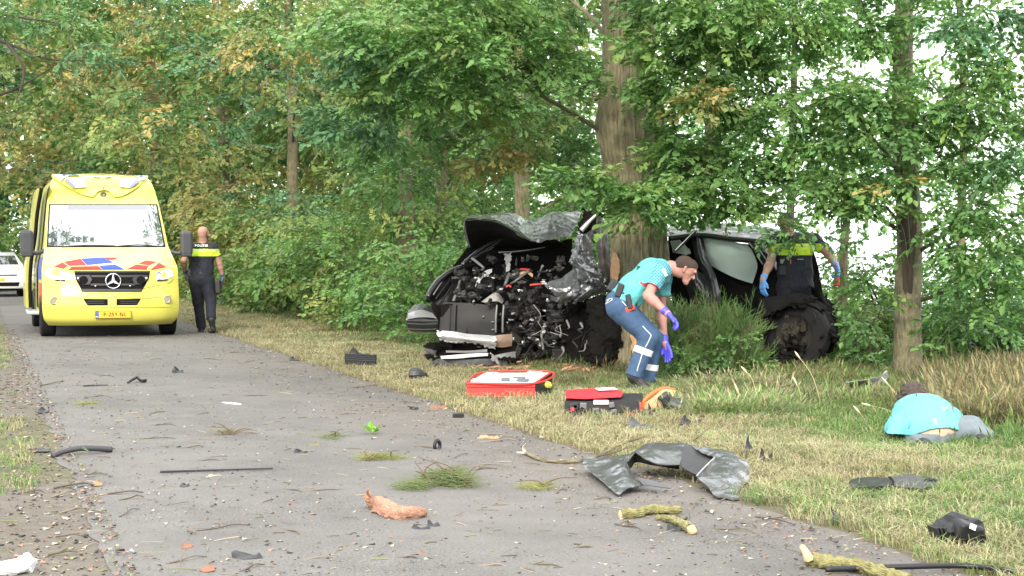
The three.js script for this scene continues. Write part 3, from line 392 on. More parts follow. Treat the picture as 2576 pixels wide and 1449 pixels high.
{
  seed(5001); const short = [], mid = [], left = [];
  const inRoad = (q, s) => q > QL + 0.1 * noise(s * 0.9, 1) + 0.07 * noise(s * 3.1, 2) - 0.02 && q < QR + 0.12 * noise(s * 0.7, 8) + 0.08 * noise(s * 2.7, 9) + 0.05;
  const put = (list, q, s, c, sc, sy) => { const p = road2(q, s); p.y = groundY(p.x, p.z); list.push({ p, s: sc, c, sy }); };
  for (let s = 5; s < 60;) { // the verge, thinning with distance
    const dens = s < 10 ? 520 : s < 16 ? 340 : s < 24 ? 170 : s < 36 ? 80 : 40, big = s < 10 ? 1 : s < 16 ? 1.15 : s < 24 ? 1.4 : s < 36 ? 1.9 : 2.6, ds = 0.25, w = 8.6;
    for (let i = 0; i < dens * ds * w; i++) {
      const e = Math.pow(rnd(), 1.15) * w, q = QR - 0.12 + e, ss = s + rr(0, ds); if (inRoad(q, ss)) continue; const edge = sstep(e, 0.0, 0.5); if (rnd() > 0.35 + 0.65 * edge) continue;
      const bare = fbm(q * 1.6, ss * 1.6, 11); if (bare > 0.24 && rnd() < 0.6) continue; const pp = road2(q, ss), XX = PW / 2 + FOCAL * pp.x / -pp.z, YY = HORIZON + EYE * FOCAL / -pp.z; if ((XX > 1600 && XX < 1890 && YY > 1165 && YY < 1275 || XX > 2125 && XX < 2365 && YY > 1212 && YY < 1246 || XX > 1165 && XX < 1395 && YY > 985 && YY < 1030 || XX > 1415 && XX < 1615 && YY > 1040 && YY < 1075) && rnd() < 0.75) continue;
      const gr = verge(q, ss), c = rnd() < gr ? pick(GREEN) : pick(STRAW); const tall = e > 2.2 ? lerp(1, 1.9, sstep(e, 2.2, 4)) : 1; put(short, q, ss, tint(c), big * rr(0.7, 1.25), tall * rr(0.7, 1.2) / Math.sqrt(big) * (s > 20 ? 0.8 : 1));
    }
    s += ds;
  }
  for (let i = 0; i < 9000; i++) { // longer grass nearer the trees and along the bank
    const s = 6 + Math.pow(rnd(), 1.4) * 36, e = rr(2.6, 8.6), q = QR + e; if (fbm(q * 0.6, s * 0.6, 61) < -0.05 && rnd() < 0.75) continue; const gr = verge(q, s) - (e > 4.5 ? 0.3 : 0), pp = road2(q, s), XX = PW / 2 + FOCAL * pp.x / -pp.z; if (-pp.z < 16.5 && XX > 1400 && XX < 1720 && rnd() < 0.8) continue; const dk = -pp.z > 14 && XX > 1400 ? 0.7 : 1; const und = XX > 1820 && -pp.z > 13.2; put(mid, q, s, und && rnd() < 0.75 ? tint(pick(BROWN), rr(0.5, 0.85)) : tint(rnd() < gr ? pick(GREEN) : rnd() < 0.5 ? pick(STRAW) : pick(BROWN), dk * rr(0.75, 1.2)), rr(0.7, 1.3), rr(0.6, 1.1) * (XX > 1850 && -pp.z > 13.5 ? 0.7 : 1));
  }
  for (let i = 0; i < 9000; i++) { // the left shoulder
    const s = 5 + Math.pow(rnd(), 1.5) * 50, q = QL - 0.12 - Math.pow(rnd(), 1.2) * 3, n = fbm(q * 1.2, s * 0.7, 41), e = QL - q; if (inRoad(q, s)) continue;
    const patch = (s > 9.3 && s < 13.5 && e > 0.18) || s > 19 ? 0.5 : e > 1.2 ? 0.1 : -0.16; if (n + patch < rr(0, 0.25)) continue; put(left, q, s, tint(rnd() < 0.5 ? pick(GREEN) : pick(STRAW)), rr(0.7, 1.2), rr(0.5, 1));
  }
  scatter('verge_grass', 'short dry and green grass covering the verge right of the road', tuft(13, 0.07, 0.06, 0.0022, 21, 1.1), short);
  scatter('long_grass', 'longer uncut grass under the trees and by the water', tuft(12, 0.2, 0.08, 0.0026, 22, 1.0, 0.2), mid);
  scatter('shoulder_grass', 'patches of short grass on the dirt left of the road', tuft(13, 0.07, 0.06, 0.0024, 23, 1.0), left);
  const dry = []; // brown tangle behind the crouching medic and at the wheel
  for (const [X0, X1, Y0, Y1, n, cs, sc, sy] of [[2380, 2680, 960, 1095, 1000, BROWN, 1.2, 0.85], [2120, 2400, 960, 1040, 380, [...BROWN, ...GREEN], 0.9, 0.45], [1930, 2250, 950, 1060, 380, [...BROWN, ...GREEN], 0.8, 0.4], [2380, 2700, 920, 965, 350, STRAW, 1, 0.8], [1400, 1560, 930, 975, 120, BROWN, 0.7, 0.5], [1760, 1960, 985, 1060, 330, [...STRAW, ...GREEN], 1.0, 0.55], [1880, 2100, 930, 985, 260, [...BROWN, ...GREEN], 0.9, 0.75], [1330, 1420, 890, 935, 60, [...STRAW, ...GREEN], 0.7, 0.7]]) for (let i = 0; i < n; i++) { const g = G(rr(X0, X1), rr(Y0, Y1)), p = V(g.x, groundY(g.x, g.z), g.z); dry.push({ p, s: sc * rr(0.7, 1.25), sy: sy * rr(0.7, 1.2), c: tint(pick(cs)) }); }
  scatter('dry_grass', 'tangle of tall brown dry grass around the crouching medic and the car wheel', tuft(16, 0.34, 0.12, 0.0026, 24, 1.25, 0.3), dry);
}

// ---------------------------------------------------------------- the ambulance
const rubber = phys(0.014, 0.014, 0.015, 0.85, { specularIntensity: 0.4 }), blackPlastic = std(0.02, 0.021, 0.023, 0.45), dullBlack = phys(0.011, 0.0105, 0.0105, 0.95, { specularIntensity: 0.25 }), chrome = std(0.75, 0.76, 0.78, 0.18, 1), alloy = std(0.45, 0.46, 0.48, 0.35, 0.9);
const lensClear = phys(0.82, 0.85, 0.9, 0.08, { clearcoat: 1, clearcoatRoughness: 0.03 }), lensBlue = phys(0.12, 0.13, 0.42, 0.1, { clearcoat: 1 }), screenGlass = new THREE.MeshPhysicalMaterial({ color: TIP(0.3, 0.32, 0.35), metalness: 0.8, roughness: 0.03, ior: 2.33, clearcoat: 1, clearcoatRoughness: 0.02, side: THREE.DoubleSide });
function wheelParts(parent, c, R, W, axis, rimMat = alloy) { // a tyre with its rim; axis points outwards
  const q = new THREE.Quaternion().setFromUnitVectors(V(0, 1, 0), axis), prof = [[R * 0.6, -W / 2], [R * 0.86, -W / 2], [R * 0.97, -W * 0.42], [R, -W * 0.3], [R, W * 0.3], [R * 0.97, W * 0.42], [R * 0.86, W / 2], [R * 0.6, W / 2], [R * 0.6, -W / 2]].map(([a, b]) => new THREE.Vector2(a, b));
  const ty = new THREE.Mesh(toCreasedNormals(new THREE.LatheGeometry(prof, 40).applyQuaternion(q), 0.6), rubber); ty.name = 'tyre';
  const rp = [[0.02, W * 0.3], [R * 0.16, W * 0.34], [R * 0.2, W * 0.22], [R * 0.5, W * 0.28], [R * 0.56, W * 0.42], [R * 0.62, W * 0.44], [R * 0.62, -W * 0.3]].map(([a, b]) => new THREE.Vector2(a, b)), list = [new THREE.LatheGeometry(rp, 36)];
  for (let i = 0; i < 6; i++) { const a = i / 6 * 6.283; list.push(new THREE.CylinderGeometry(R * 0.07, R * 0.07, W * 0.1, 10).translate(Math.cos(a) * R * 0.36, W * 0.28, Math.sin(a) * R * 0.36)); }
  const rim = new THREE.Mesh(merge(list).applyQuaternion(q), rimMat); rim.name = 'rim';
  const w = new THREE.Group(); w.name = 'wheel'; w.position.copy(c); w.add(ty, rim); parent.add(w); return shade(w);
}
{
  const D0 = 24.8, ox = (284 - PW / 2) / FOCAL * D0, base = V(ox, 0, -D0), amb = thing('ambulance', 'yellow ambulance van with red and blue stripes parked on the road facing the viewer', 'ambulance', base); amb.rotation.y = ROADA;
  const yel = phys(0.6, 0.57, 0.1, 0.32, { clearcoat: 0.45, clearcoatRoughness: 0.08 }), red = phys(0.5, 0.025, 0.02, 0.5, { specularIntensity: 0.6 }), blue = phys(0.025, 0.06, 0.42, 0.5, { specularIntensity: 0.6 }), yelDark = std(0.5, 0.46, 0.1, 0.5);
  // side-view profile (height, setback) and half width by height
  const PR = [[0.2, 0.16], [0.26, 0.07], [0.36, 0.02], [0.5, 0], [0.66, 0.015], [0.8, 0.05], [0.95, 0.08], [1.06, 0.13], [1.12, 0.22], [1.2, 0.42], [1.3, 0.68], [1.4, 0.93], [1.44, 1.02], [1.6, 1.18], [1.8, 1.4], [2.0, 1.62], [2.1, 1.73], [2.2, 1.84], [2.3, 1.93], [2.42, 2.02], [2.52, 2.12], [2.6, 2.26], [2.64, 2.45]];
  const HW = [[0.2, 0.94], [0.3, 1.01], [0.5, 1.035], [0.9, 1.035], [1.1, 1.03], [1.3, 0.99], [1.44, 0.965], [1.8, 0.93], [2.1, 0.9], [2.3, 0.87], [2.45, 0.83], [2.56, 0.78], [2.64, 0.7]];
  const curve = (T, y) => { let i = 1; while (i < T.length - 1 && T[i][0] < y) i++; const [a, b] = [T[i - 1], T[i]], t = clamp((y - a[0]) / (b[0] - a[0]), 0, 1), t0 = i > 1 ? (b[1] - T[i - 2][1]) / (b[0] - T[i - 2][0]) : (b[1] - a[1]) / (b[0] - a[0]), t1 = i < T.length - 1 ? (T[i + 1][1] - a[1]) / (T[i + 1][0] - a[0]) : (b[1] - a[1]) / (b[0] - a[0]), h = b[0] - a[0], s = t * t, c = s * t; return (2 * c - 3 * s + 1) * a[1] + (c - 2 * s + t) * h * t0 + (3 * s - 2 * c) * b[1] + (c - s) * h * t1; };
  const hw = (y) => curve(HW, y), zOf = (x, y) => { const k = Math.abs(x) / hw(y), low = 1 - sstep(y, 1.0, 1.5); return -(curve(PR, y) + (0.10 + 0.12 * low) * k ** 2.2 + 0.16 * Math.max(0, k - 0.75) ** 1.5 * 4 * (0.3 + 0.7 * low)); };
  const LEN = 6.0;
  // skin: front, then the sides and the roof, in one body
  const front = grid(40, 90, (u, v) => { const y = lerp(0.2, 2.64, v), w = hw(y), x = w * Math.sin((u * 2 - 1) * Math.PI / 2) ; return V(x, y, zOf(x, y)); });
  const sideOf = (sg) => grid(30, 44, (u, v) => { const y = lerp(0.28, 2.64, v), w = hw(y), z0 = zOf(w, y), z = lerp(z0, -LEN, u), arch = (zc) => { const r = 0.43, dz = Math.abs(z - zc); return dz < r && y < 0.34 + Math.sqrt(r * r - dz * dz); }; return V(sg * (arch(-1) || arch(-4.75) ? w - 0.12 : w), y, z); });
  const roof = grid(16, 20, (u, v) => { const w = hw(2.64), x = lerp(-w, w, u); return V(x, 2.64 + 0.05 * (1 - (x / w) ** 2) * Math.min(1, v * 6), lerp(zOf(x, 2.64), -LEN, v)); });
  const back = grid(6, 10, (u, v) => { const y = lerp(0.3, 2.64, v), w = hw(y); return V(lerp(-w, w, u), y, -LEN); }), floor = grid(4, 4, (u, v) => V(lerp(-0.95, 0.95, u), 0.3, lerp(-0.3, -LEN, v)));
  part('body', merge([front, sideOf(-1), sideOf(1), roof, back]), yel, amb); part('underbody', floor, dullBlack, amb);
  // a picture point of the front, put on the skin
  const inv = new THREE.Matrix4().makeRotationY(-ROADA);
  const F = (X, Y, lift = 0.004) => { const r = dirOf(X, Y); let z = -0.2, q; for (let i = 0; i < 8; i++) { const o = V(0, EYE, 0).sub(base).applyMatrix4(inv), d = r.clone().applyMatrix4(inv); q = o.addScaledVector(d, (z - o.z) / d.z); q.y = clamp(q.y, 0.2, 2.64); z = zOf(clamp(q.x, -hw(q.y), hw(q.y)), q.y); } return V(q.x, q.y, z + lift); };
  const A = (zx, zy, lift) => F(zx * 0.361, 362.2 + zy * 0.361, lift), Bz = (zx, zy, lift) => F(107.3 + zx * 0.1354, 603.7 + zy * 0.1354, lift), C = (zx, zy, lift) => F(53.7 + zx * 0.1759, 402.5 + zy * 0.1759, lift);
  const patch = (f, a, b, c, d, lift, nu = 10, nv = 6) => grid(nu, nv, (u, v) => { const l = [lerp(a[0], d[0], v), lerp(a[1], d[1], v)], r = [lerp(b[0], c[0], v), lerp(b[1], c[1], v)]; return f(lerp(l[0], r[0], u), lerp(l[1], r[1], u), lift); });
  const poly = (f, pts, lift, thick = 0) => { const sh = new THREE.Shape(pts.map((p) => new THREE.Vector2(...p))), g = thick ? new THREE.ExtrudeGeometry(sh, { depth: 1, bevelEnabled: false, curveSegments: 8 }) : new THREE.ShapeGeometry(sh), p = g.attributes.position; for (let i = 0; i < p.count; i++) { const q = f(p.getX(i), p.getY(i), lift + thick * p.getZ(i)); p.setXYZ(i, q.x, q.y, q.z); } g.computeVertexNormals(); return g; };
  part('windscreen', patch(A, [348, 424], [1088, 424], [1148, 712], [331, 712], 0.006, 24, 16), screenGlass, amb);
  part('windscreen_seal', merge([patch(A, [340, 419], [1096, 419], [1088, 425], [348, 425], 0.009, 16, 1), patch(A, [328, 710], [1150, 710], [1153, 719], [326, 719], 0.009, 16, 1), patch(A, [340, 419], [350, 419], [334, 716], [325, 716], 0.009, 1, 12), patch(A, [1086, 419], [1096, 419], [1154, 716], [1144, 716], 0.009, 1, 12)]), rubber, amb);
  part('wiper', merge([tube([A(430, 716, 0.03), A(600, 706, 0.04), A(800, 709, 0.03)], 0.011, 0.008, 10, 5), tube([A(800, 714, 0.03), A(960, 703, 0.035), A(1090, 712, 0.03)], 0.011, 0.008, 10, 5)]), blackPlastic, amb);
  part('visor_strip', patch(A, [470, 424], [1030, 424], [1030, 456], [470, 456], 0.009, 16, 2), phys(0.2, 0.21, 0.25, 0.12, { ior: 1.7 }), amb);
  // grille
  const gr = part('grille', merge([patch(A, [516, 884], [1046, 884], [1036, 940], [526, 940], 0.012, 24, 4), patch(A, [526, 940], [1036, 940], [985, 1028], [572, 1028], 0.012, 24, 6)]), dullBlack, amb);
  const dark = std(0.03, 0.031, 0.034, 0.6);
  for (const [y0, y1, x0, x1] of [[886, 894, 520, 1040], [914, 928, 635, 740], [914, 928, 835, 935], [972, 986, 630, 740], [972, 986, 835, 940], [1010, 1026, 565, 985]]) part('slat', patch((x, y, l) => A(x, y, l), [x0, y0], [x1, y0], [x1, y1], [x0, y1], 0.03, 8, 2), dark, gr);
  for (const sx of [582, 978]) { const c = A(sx, 948, 0.03), s = sx < 800 ? 1 : -1; part('horn_pod', poly(A, [[sx - 52 * s, 915], [sx + 42 * s, 912], [sx + 58 * s, 945], [sx + 40 * s, 978], [sx - 5 * s, 980], [sx - 45 * s, 945]], 0.022, 0.02), dark, gr); part('horn', new THREE.CylinderGeometry(0.06, 0.065, 0.04, 20).rotateX(Math.PI / 2).translate(c.x, c.y, c.z + 0.015), dullBlack, gr); const l = A(sx - 40 * s, 935, 0.05); part('grille_lamp', new THREE.SphereGeometry(0.017, 10, 8).translate(l.x, l.y, l.z), lensClear, gr); }
  for (const sx of [664, 905]) { const l = A(sx, 990, 0.05); part('sensor', new THREE.SphereGeometry(0.016, 10, 8).translate(l.x, l.y, l.z), chrome, gr); }
  { const c = A(787, 955, 0.05), R = 0.112, list = [new THREE.TorusGeometry(R, 0.0105, 10, 40)]; for (let i = 0; i < 3; i++) { const a = Math.PI / 2 + i * 2.0944, s = new THREE.Shape([new THREE.Vector2(0, -0.022), new THREE.Vector2(R, -0.003), new THREE.Vector2(R, 0.003), new THREE.Vector2(0, 0.022)]); list.push(new THREE.ExtrudeGeometry(s, { depth: 0.012, bevelEnabled: true, bevelSize: 0.003, bevelThickness: 0.006, bevelSegments: 2 }).rotateZ(a)); } part('star_emblem', merge(list).translate(c.x, c.y, c.z), chrome, gr); }
  // lamps
  for (const [o, q] of [[[[330, 868], [400, 872], [478, 893], [488, 943], [420, 955], [345, 935], [300, 900]], [438, 912]], [[[1082, 940], [1096, 896], [1165, 868], [1198, 880], [1204, 922], [1150, 945], [1090, 952]], [1102, 915]]]) { const h = part('headlight', poly(A, o, 0.002, 0.02), lensClear, amb), c = A(q[0], q[1], 0.03); part('lamp_ring', new THREE.TorusGeometry(0.05, 0.01, 8, 20).scale(0.75, 1.1, 1).translate(c.x, c.y, c.z), alloy, h); const k = o[0][0] < 700 ? [[385, 948], [455, 950]] : [[1095, 950], [1165, 945]]; part('lamp_edge', tube([A(...k[0], 0.025), A(...k[1], 0.025)], 0.012, 0.012, 4, 5), blackPlastic, h); }
  for (const [x, y] of [[378, 1092], [1163, 1083]]) { const c = A(x, y, 0.01); part('fog_light', merge([new THREE.TorusGeometry(0.052, 0.014, 8, 20), new THREE.CylinderGeometry(0.048, 0.048, 0.02, 18).rotateX(Math.PI / 2)]).translate(c.x, c.y, c.z), std(0.35, 0.32, 0.25, 0.25, 0.5), amb); }
  for (const [x0, x1, sl] of [[580, 750, 8], [812, 980, -8]]) { const k = part('air_intake', poly(A, sl > 0 ? [[580, 1080], [750, 1080], [750, 1128], [612, 1128]] : [[812, 1080], [982, 1078], [950, 1126], [812, 1128]], 0.005, 0.006), dullBlack, amb); for (const y of [1093, 1108]) part('slat', patch(A, [x0 + 22, y], [x1 - 22, y], [x1 - 26, y + 5], [x0 + 26, y + 5], 0.016, 6, 1), dark, k); }
  part('bumper_lip', patch(A, [300, 1128], [1190, 1122], [1180, 1136], [312, 1142], 0.014, 20, 2), yel, amb);
  part('bumper_edge', tube([A(335, 1062, 0.006), A(480, 1070, 0.006), A(560, 1078, 0.006), A(787, 1066, 0.006), A(1000, 1076, 0.006), A(1090, 1068, 0.006), A(1195, 1056, 0.006)], 0.006, 0.006, 30, 5), yelDark, amb);
  part('panel_seam', merge([tube([A(330, 862, 0.002), A(350, 800, 0.002), A(345, 760, 0.002), A(335, 722, 0.002)], 0.005, 0.005, 14, 4), tube([A(1180, 862, 0.002), A(1165, 800, 0.002), A(1155, 760, 0.002), A(1150, 722, 0.002)], 0.005, 0.005, 14, 4), tube([A(300, 960, 0.002), A(330, 985, 0.002), A(430, 1000, 0.002), A(545, 1008, 0.002)], 0.005, 0.005, 16, 4), tube([A(1208, 940, 0.002), A(1180, 968, 0.002), A(1090, 988, 0.002), A(1000, 1008, 0.002)], 0.005, 0.005, 16, 4), tube([A(345, 402, 0.002), A(720, 398, 0.002), A(1080, 402, 0.002)], 0.004, 0.004, 20, 4)]), std(0.2, 0.18, 0.05, 0.6), amb);
  const plate = (txt) => tex(520, 112, (g, w, h) => { g.fillStyle = '#e8b02c'; g.fillRect(0, 0, w, h); g.fillStyle = '#2b4da0'; g.fillRect(0, 0, 52, h); g.fillStyle = '#dfe4f4'; g.font = 'bold 34px sans-serif'; g.textAlign = 'center'; g.fillText('NL', 26, 98); g.fillStyle = '#d9c64a'; for (let i = 0; i < 12; i++) g.fillRect(24 + Math.cos(i / 12 * 6.28) * 15, 32 + Math.sin(i / 12 * 6.28) * 15, 4, 4); g.fillStyle = '#20180a'; g.font = 'bold 82px sans-serif'; g.fillText(txt, 286, 86); g.strokeStyle = '#3a2c10'; g.lineWidth = 5; g.strokeRect(3, 3, w - 6, h - 6); });
  { const c = A(788, 1188, 0.012), g = new RoundedBoxGeometry(0.55, 0.12, 0.012, 2, 0.005); part('licence_plate', g.translate(c.x, c.y, c.z), std(0.6, 0.4, 0.05, 0.5), amb); part('plate_print', new THREE.PlaneGeometry(0.535, 0.112).translate(c.x, c.y, c.z + 0.0085), new THREE.MeshStandardMaterial({ map: plate('P-251-NL'), roughness: 0.45 }), amb); }
  // stripes on the bonnet
  const dec = (m, ...q) => part('stripe', patch(Bz, ...q, 0.004, 10, 4), m, amb);
  dec(red, [205, 495], [370, 412], [470, 482], [390, 535]); dec(red, [390, 404], [700, 346], [820, 470], [490, 482]); dec(blue, [705, 344], [1130, 320], [1330, 420], [825, 468]); dec(red, [1140, 322], [1425, 322], [1320, 372], [1200, 370]);
  dec(red, [470, 560], [540, 494], [1030, 480], [1110, 556]); dec(blue, [1040, 480], [1340, 450], [1540, 552], [1118, 556]); dec(red, [1560, 540], [1740, 452], [1970, 480], [1930, 556]); dec(red, [1770, 440], [1920, 375], [2130, 405], [1980, 474]); dec(red, [2150, 425], [2170, 420], [2310, 505], [1990, 565]);
  const word = tex(1024, 96, (g, w, h) => { g.clearRect(0, 0, w, h); g.translate(w, 0); g.scale(-1, 1); g.fillStyle = '#8f8c78'; g.font = '66px sans-serif'; g.textAlign = 'center'; 'AMBULANCE'.split('').forEach((c, i) => g.fillText(c, 70 + i * 110, 72)); });
  part('hood_lettering', patch(Bz, [600, 232], [1660, 218], [1680, 270], [590, 290], 0.004, 20, 2).applyMatrix4(new THREE.Matrix4()), new THREE.MeshStandardMaterial({ map: word, transparent: true, roughness: 0.5, side: THREE.DoubleSide }), amb);
  // roof pod with the light bars
  const podPts = [[365, 178], [700, 176], [1032, 182], [1022, 250], [945, 310], [850, 362], [795, 366], [765, 332], [720, 320], [680, 332], [655, 366], [590, 358], [440, 283], [366, 232]];
  part('roof_pod', poly(A, podPts, 0.004, 0.035), yel, amb);
  part('pod_seam', tube([...podPts.slice(3), podPts[0]].map((p) => A(p[0], p[1], 0.03)), 0.009, 0.009, 70, 5), yelDark, amb);
  const lamp = (pts, mat, inner) => { const l = part('beacon', poly(A, pts, 0.04, 0.02), mat, amb); if (inner) part('beacon_core', poly(A, inner, 0.062, 0.008), lensBlue, l); };
  lamp([[374, 186], [470, 188], [540, 206], [560, 222], [480, 222], [440, 240], [420, 262], [378, 222]], lensClear, [[430, 200], [530, 208], [550, 219], [470, 218], [440, 222]]);
  lamp([[1022, 190], [930, 196], [862, 212], [856, 222], [930, 222], [960, 236], [990, 258], [1014, 240]], lensClear, [[1020, 196], [980, 205], [965, 232], [990, 254], [1012, 236]]);
  lamp([[446, 248], [470, 234], [575, 240], [604, 300], [515, 306]], lensClear, [[450, 250], [470, 240], [525, 296], [508, 304]]);
  lamp([[972, 252], [948, 238], [850, 240], [830, 298], [910, 306]], lensClear, [[970, 262], [946, 246], [898, 300], [912, 305]]);
  for (const q of [[[650, 222], [708, 228], [708, 236], [652, 232]], [[724, 228], [775, 222], [772, 232], [724, 236]]]) part('pod_vent', patch(A, ...q, 0.043, 4, 1), std(0.2, 0.22, 0.4, 0.4), amb);
  { const a = A(719, 335, 0.05), b = A(717, 205, 0.13); part('antenna', merge([tube([a, b], 0.008, 0.005, 4, 5), new THREE.TorusGeometry(0.035, 0.016, 8, 16).translate(A(720, 352, 0.02).x, A(720, 352, 0.02).y, A(720, 352, 0.02).z)]), std(0.12, 0.12, 0.1, 0.5), amb); }
  // mirrors
  for (const sg of [-1, 1]) { const y = 1.48, x = sg * 1.24, z = -0.98; part('mirror', merge([new RoundedBoxGeometry(0.2, 0.4, 0.13, 4, 0.055).translate(x, y, z), box(0.17, 0.1, 0.1, x, y - 0.17, z + 0.01, 0.03), tube([V(sg * 0.96, 1.36, -1.12), V(sg * 1.08, 1.32, -1.05), V(x, y - 0.15, z)], 0.035, 0.03, 8, 6)]), std(0.045, 0.048, 0.058, 0.55), amb); }
  // slid-open side door and the dark doorway on the left
  const side = (y) => -hw(y); const panel = (z0, z1, y0, y1, off) => grid(10, 24, (u, v) => { const y = lerp(y0, y1, v); return V(side(y) - off, y, lerp(z0, z1, u)); });
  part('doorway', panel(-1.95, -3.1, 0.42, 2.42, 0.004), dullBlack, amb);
  for (const z of [-1.98, -2.35, -3.06]) part('door_jamb', merge([0.05, 0.03].map((o, i) => panel(z - 0.04 * i, z - 0.09 - 0.04 * i, 0.4, 2.45, 0.012 + o * 0.3))), yelDark, amb);
  part('sliding_door', merge([panel(-3.0, -4.3, 0.4, 2.42, 0.17), panel(-3.0, -4.3, 0.4, 2.42, 0.12), grid(2, 20, (u, v) => { const y = lerp(0.4, 2.42, v); return V(side(y) - lerp(0.12, 0.17, u), y, -3.0); })]), yel, amb);
  part('door_seal', tube([0.4, 0.8, 1.2, 1.6, 2.0, 2.42].map((y) => V(side(y) - 0.1, y, -2.97)), 0.035, 0.035, 20, 6), rubber, amb);
  part('step', box(0.25, 0.06, 1.1, -1.08, 0.34, -2.5, 0.02), std(0.55, 0.56, 0.58, 0.4, 0.6), amb);
  // side stripes seen edge-on, wheels
  part('side_stripe', grid(10, 6, (u, v) => V(side(0.9 + v * 0.35) - 0.005, 0.9 + v * 0.35, lerp(-0.75, -1.9, u))), blue, amb); part('side_stripe', grid(10, 6, (u, v) => V(side(0.55 + v * 0.3) - 0.005, 0.55 + v * 0.3, lerp(-0.55, -1.5, u))), red, amb);
  for (const sg of [-1, 1]) { wheelParts(amb, V(sg * 0.93, 0.345, -0.98), 0.345, 0.24, V(sg, 0, 0)); wheelParts(amb, V(sg * 0.93, 0.345, -4.72), 0.345, 0.24, V(sg, 0, 0)); }
  for (const sg of [-1, 1]) part('mud_flap', box(0.25, 0.22, 0.02, sg * 0.9, 0.28, -1.42), rubber, amb);
}
// ---------------------------------------------------------------- the white car behind it
{
  const base = G(-10, 748), car = thing('white_car', 'white hatchback parked behind the ambulance at the left edge of the picture', 'car', base); car.rotation.y = ROADA;
  const white = phys(0.8, 0.81, 0.82, 0.3, { clearcoat: 0.8 }), glass = phys(0.03, 0.04, 0.04, 0.05, { ior: 2 });
  const body = (w, y0, y1, z0, z1, top) => grid(24, 24, (u, v) => { const a = u * 2 - 1; return V(a * w, 0, 0); });
  const PRF = [[0.2, 0.06], [0.32, 0], [0.55, 0.02], [0.72, 0.08], [0.82, 0.3], [0.92, 0.95], [0.98, 1.15]], ROOF = [[0.98, 1.15], [1.15, 1.5], [1.3, 1.85], [1.38, 2.2], [1.4, 2.7]], W = (y) => y < 0.5 ? 0.88 : y < 0.98 ? 0.88 - (y - 0.5) * 0.08 : 0.84 - (y - 0.98) * 0.62;
  const zc = (T, y) => { let i = 1; while (i < T.length - 1 && T[i][0] < y) i++; const t = clamp((y - T[i - 1][0]) / (T[i][0] - T[i - 1][0]), 0, 1); return lerp(T[i - 1][1], T[i][1], t); }, skin = (T) => (x, y, l = 0) => V(x, y, -(zc(T, y) + 0.22 * Math.abs(x / W(y)) ** 3) + l), lo = skin(PRF), hi = skin(ROOF);
  const front = grid(24, 40, (u, v) => { const y = lerp(0.2, 0.98, v), x = (u * 2 - 1) * W(y); return lo(x, y); }), up = grid(24, 30, (u, v) => { const y = lerp(0.98, 1.4, v), x = (u * 2 - 1) * W(y); return hi(x, y); }), side = (sg) => grid(20, 24, (u, v) => { const y = lerp(0.25, 1.4, v), w = W(y), z0 = (y < 0.98 ? lo(w, y) : hi(w, y)).z; return V(sg * w, y, lerp(z0, -4.1 + Math.max(0, y - 0.9) * 0.6, u)); }), roof = grid(8, 8, (u, v) => V(lerp(-W(1.4), W(1.4), u), 1.4, lerp(-2.7, -3.8, v))), rear = grid(8, 10, (u, v) => { const y = lerp(0.25, 1.4, v); return V(lerp(-W(y), W(y), u), y, -4.1 + Math.max(0, y - 0.9) * 0.6); });
  part('body', merge([front, up, side(-1), side(1), roof, rear]), white, car);
  const pt = (f, x0, x1, y0, y1, l, k0 = 1, k1 = 1) => grid(12, 6, (u, v) => { const y = lerp(y0, y1, v), k = lerp(k0, k1, v); return f(lerp(x0, x1, u) * k, y, l); });
  part('windscreen', pt(hi, -0.7, 0.7, 1.0, 1.33, 0.01, 1, 0.82), glass, car); part('grille', pt(lo, -0.62, 0.62, 0.66, 0.7, 0.012), blackPlastic, car);
  { const c = lo(0, 0.68, 0.03); part('badge', new THREE.TorusGeometry(0.05, 0.009, 8, 20).translate(c.x, c.y, c.z), chrome, car); }
  for (const sg of [-1, 1]) part('headlight', pt(lo, sg * 0.62, sg * 0.82, 0.62, 0.72, 0.012), lensClear, car);
  part('lower_intake', pt(lo, -0.7, 0.7, 0.34, 0.46, 0.012, 0.95, 1), dullBlack, car); part('licence_plate', pt(lo, -0.26, 0.26, 0.5, 0.6, 0.02), std(0.62, 0.44, 0.08, 0.5), car); part('lip', pt(lo, -0.8, 0.8, 0.2, 0.27, 0.012), dullBlack, car);
  for (const sg of [-1, 1]) { wheelParts(car, V(sg * 0.78, 0.31, -0.8), 0.31, 0.2, V(sg, 0, 0)); wheelParts(car, V(sg * 0.78, 0.31, -3.3), 0.31, 0.2, V(sg, 0, 0)); part('door_mirror', new RoundedBoxGeometry(0.16, 0.13, 0.1, 3, 0.04).translate(sg * 0.98, 1.02, -1.5), white, car); }
}

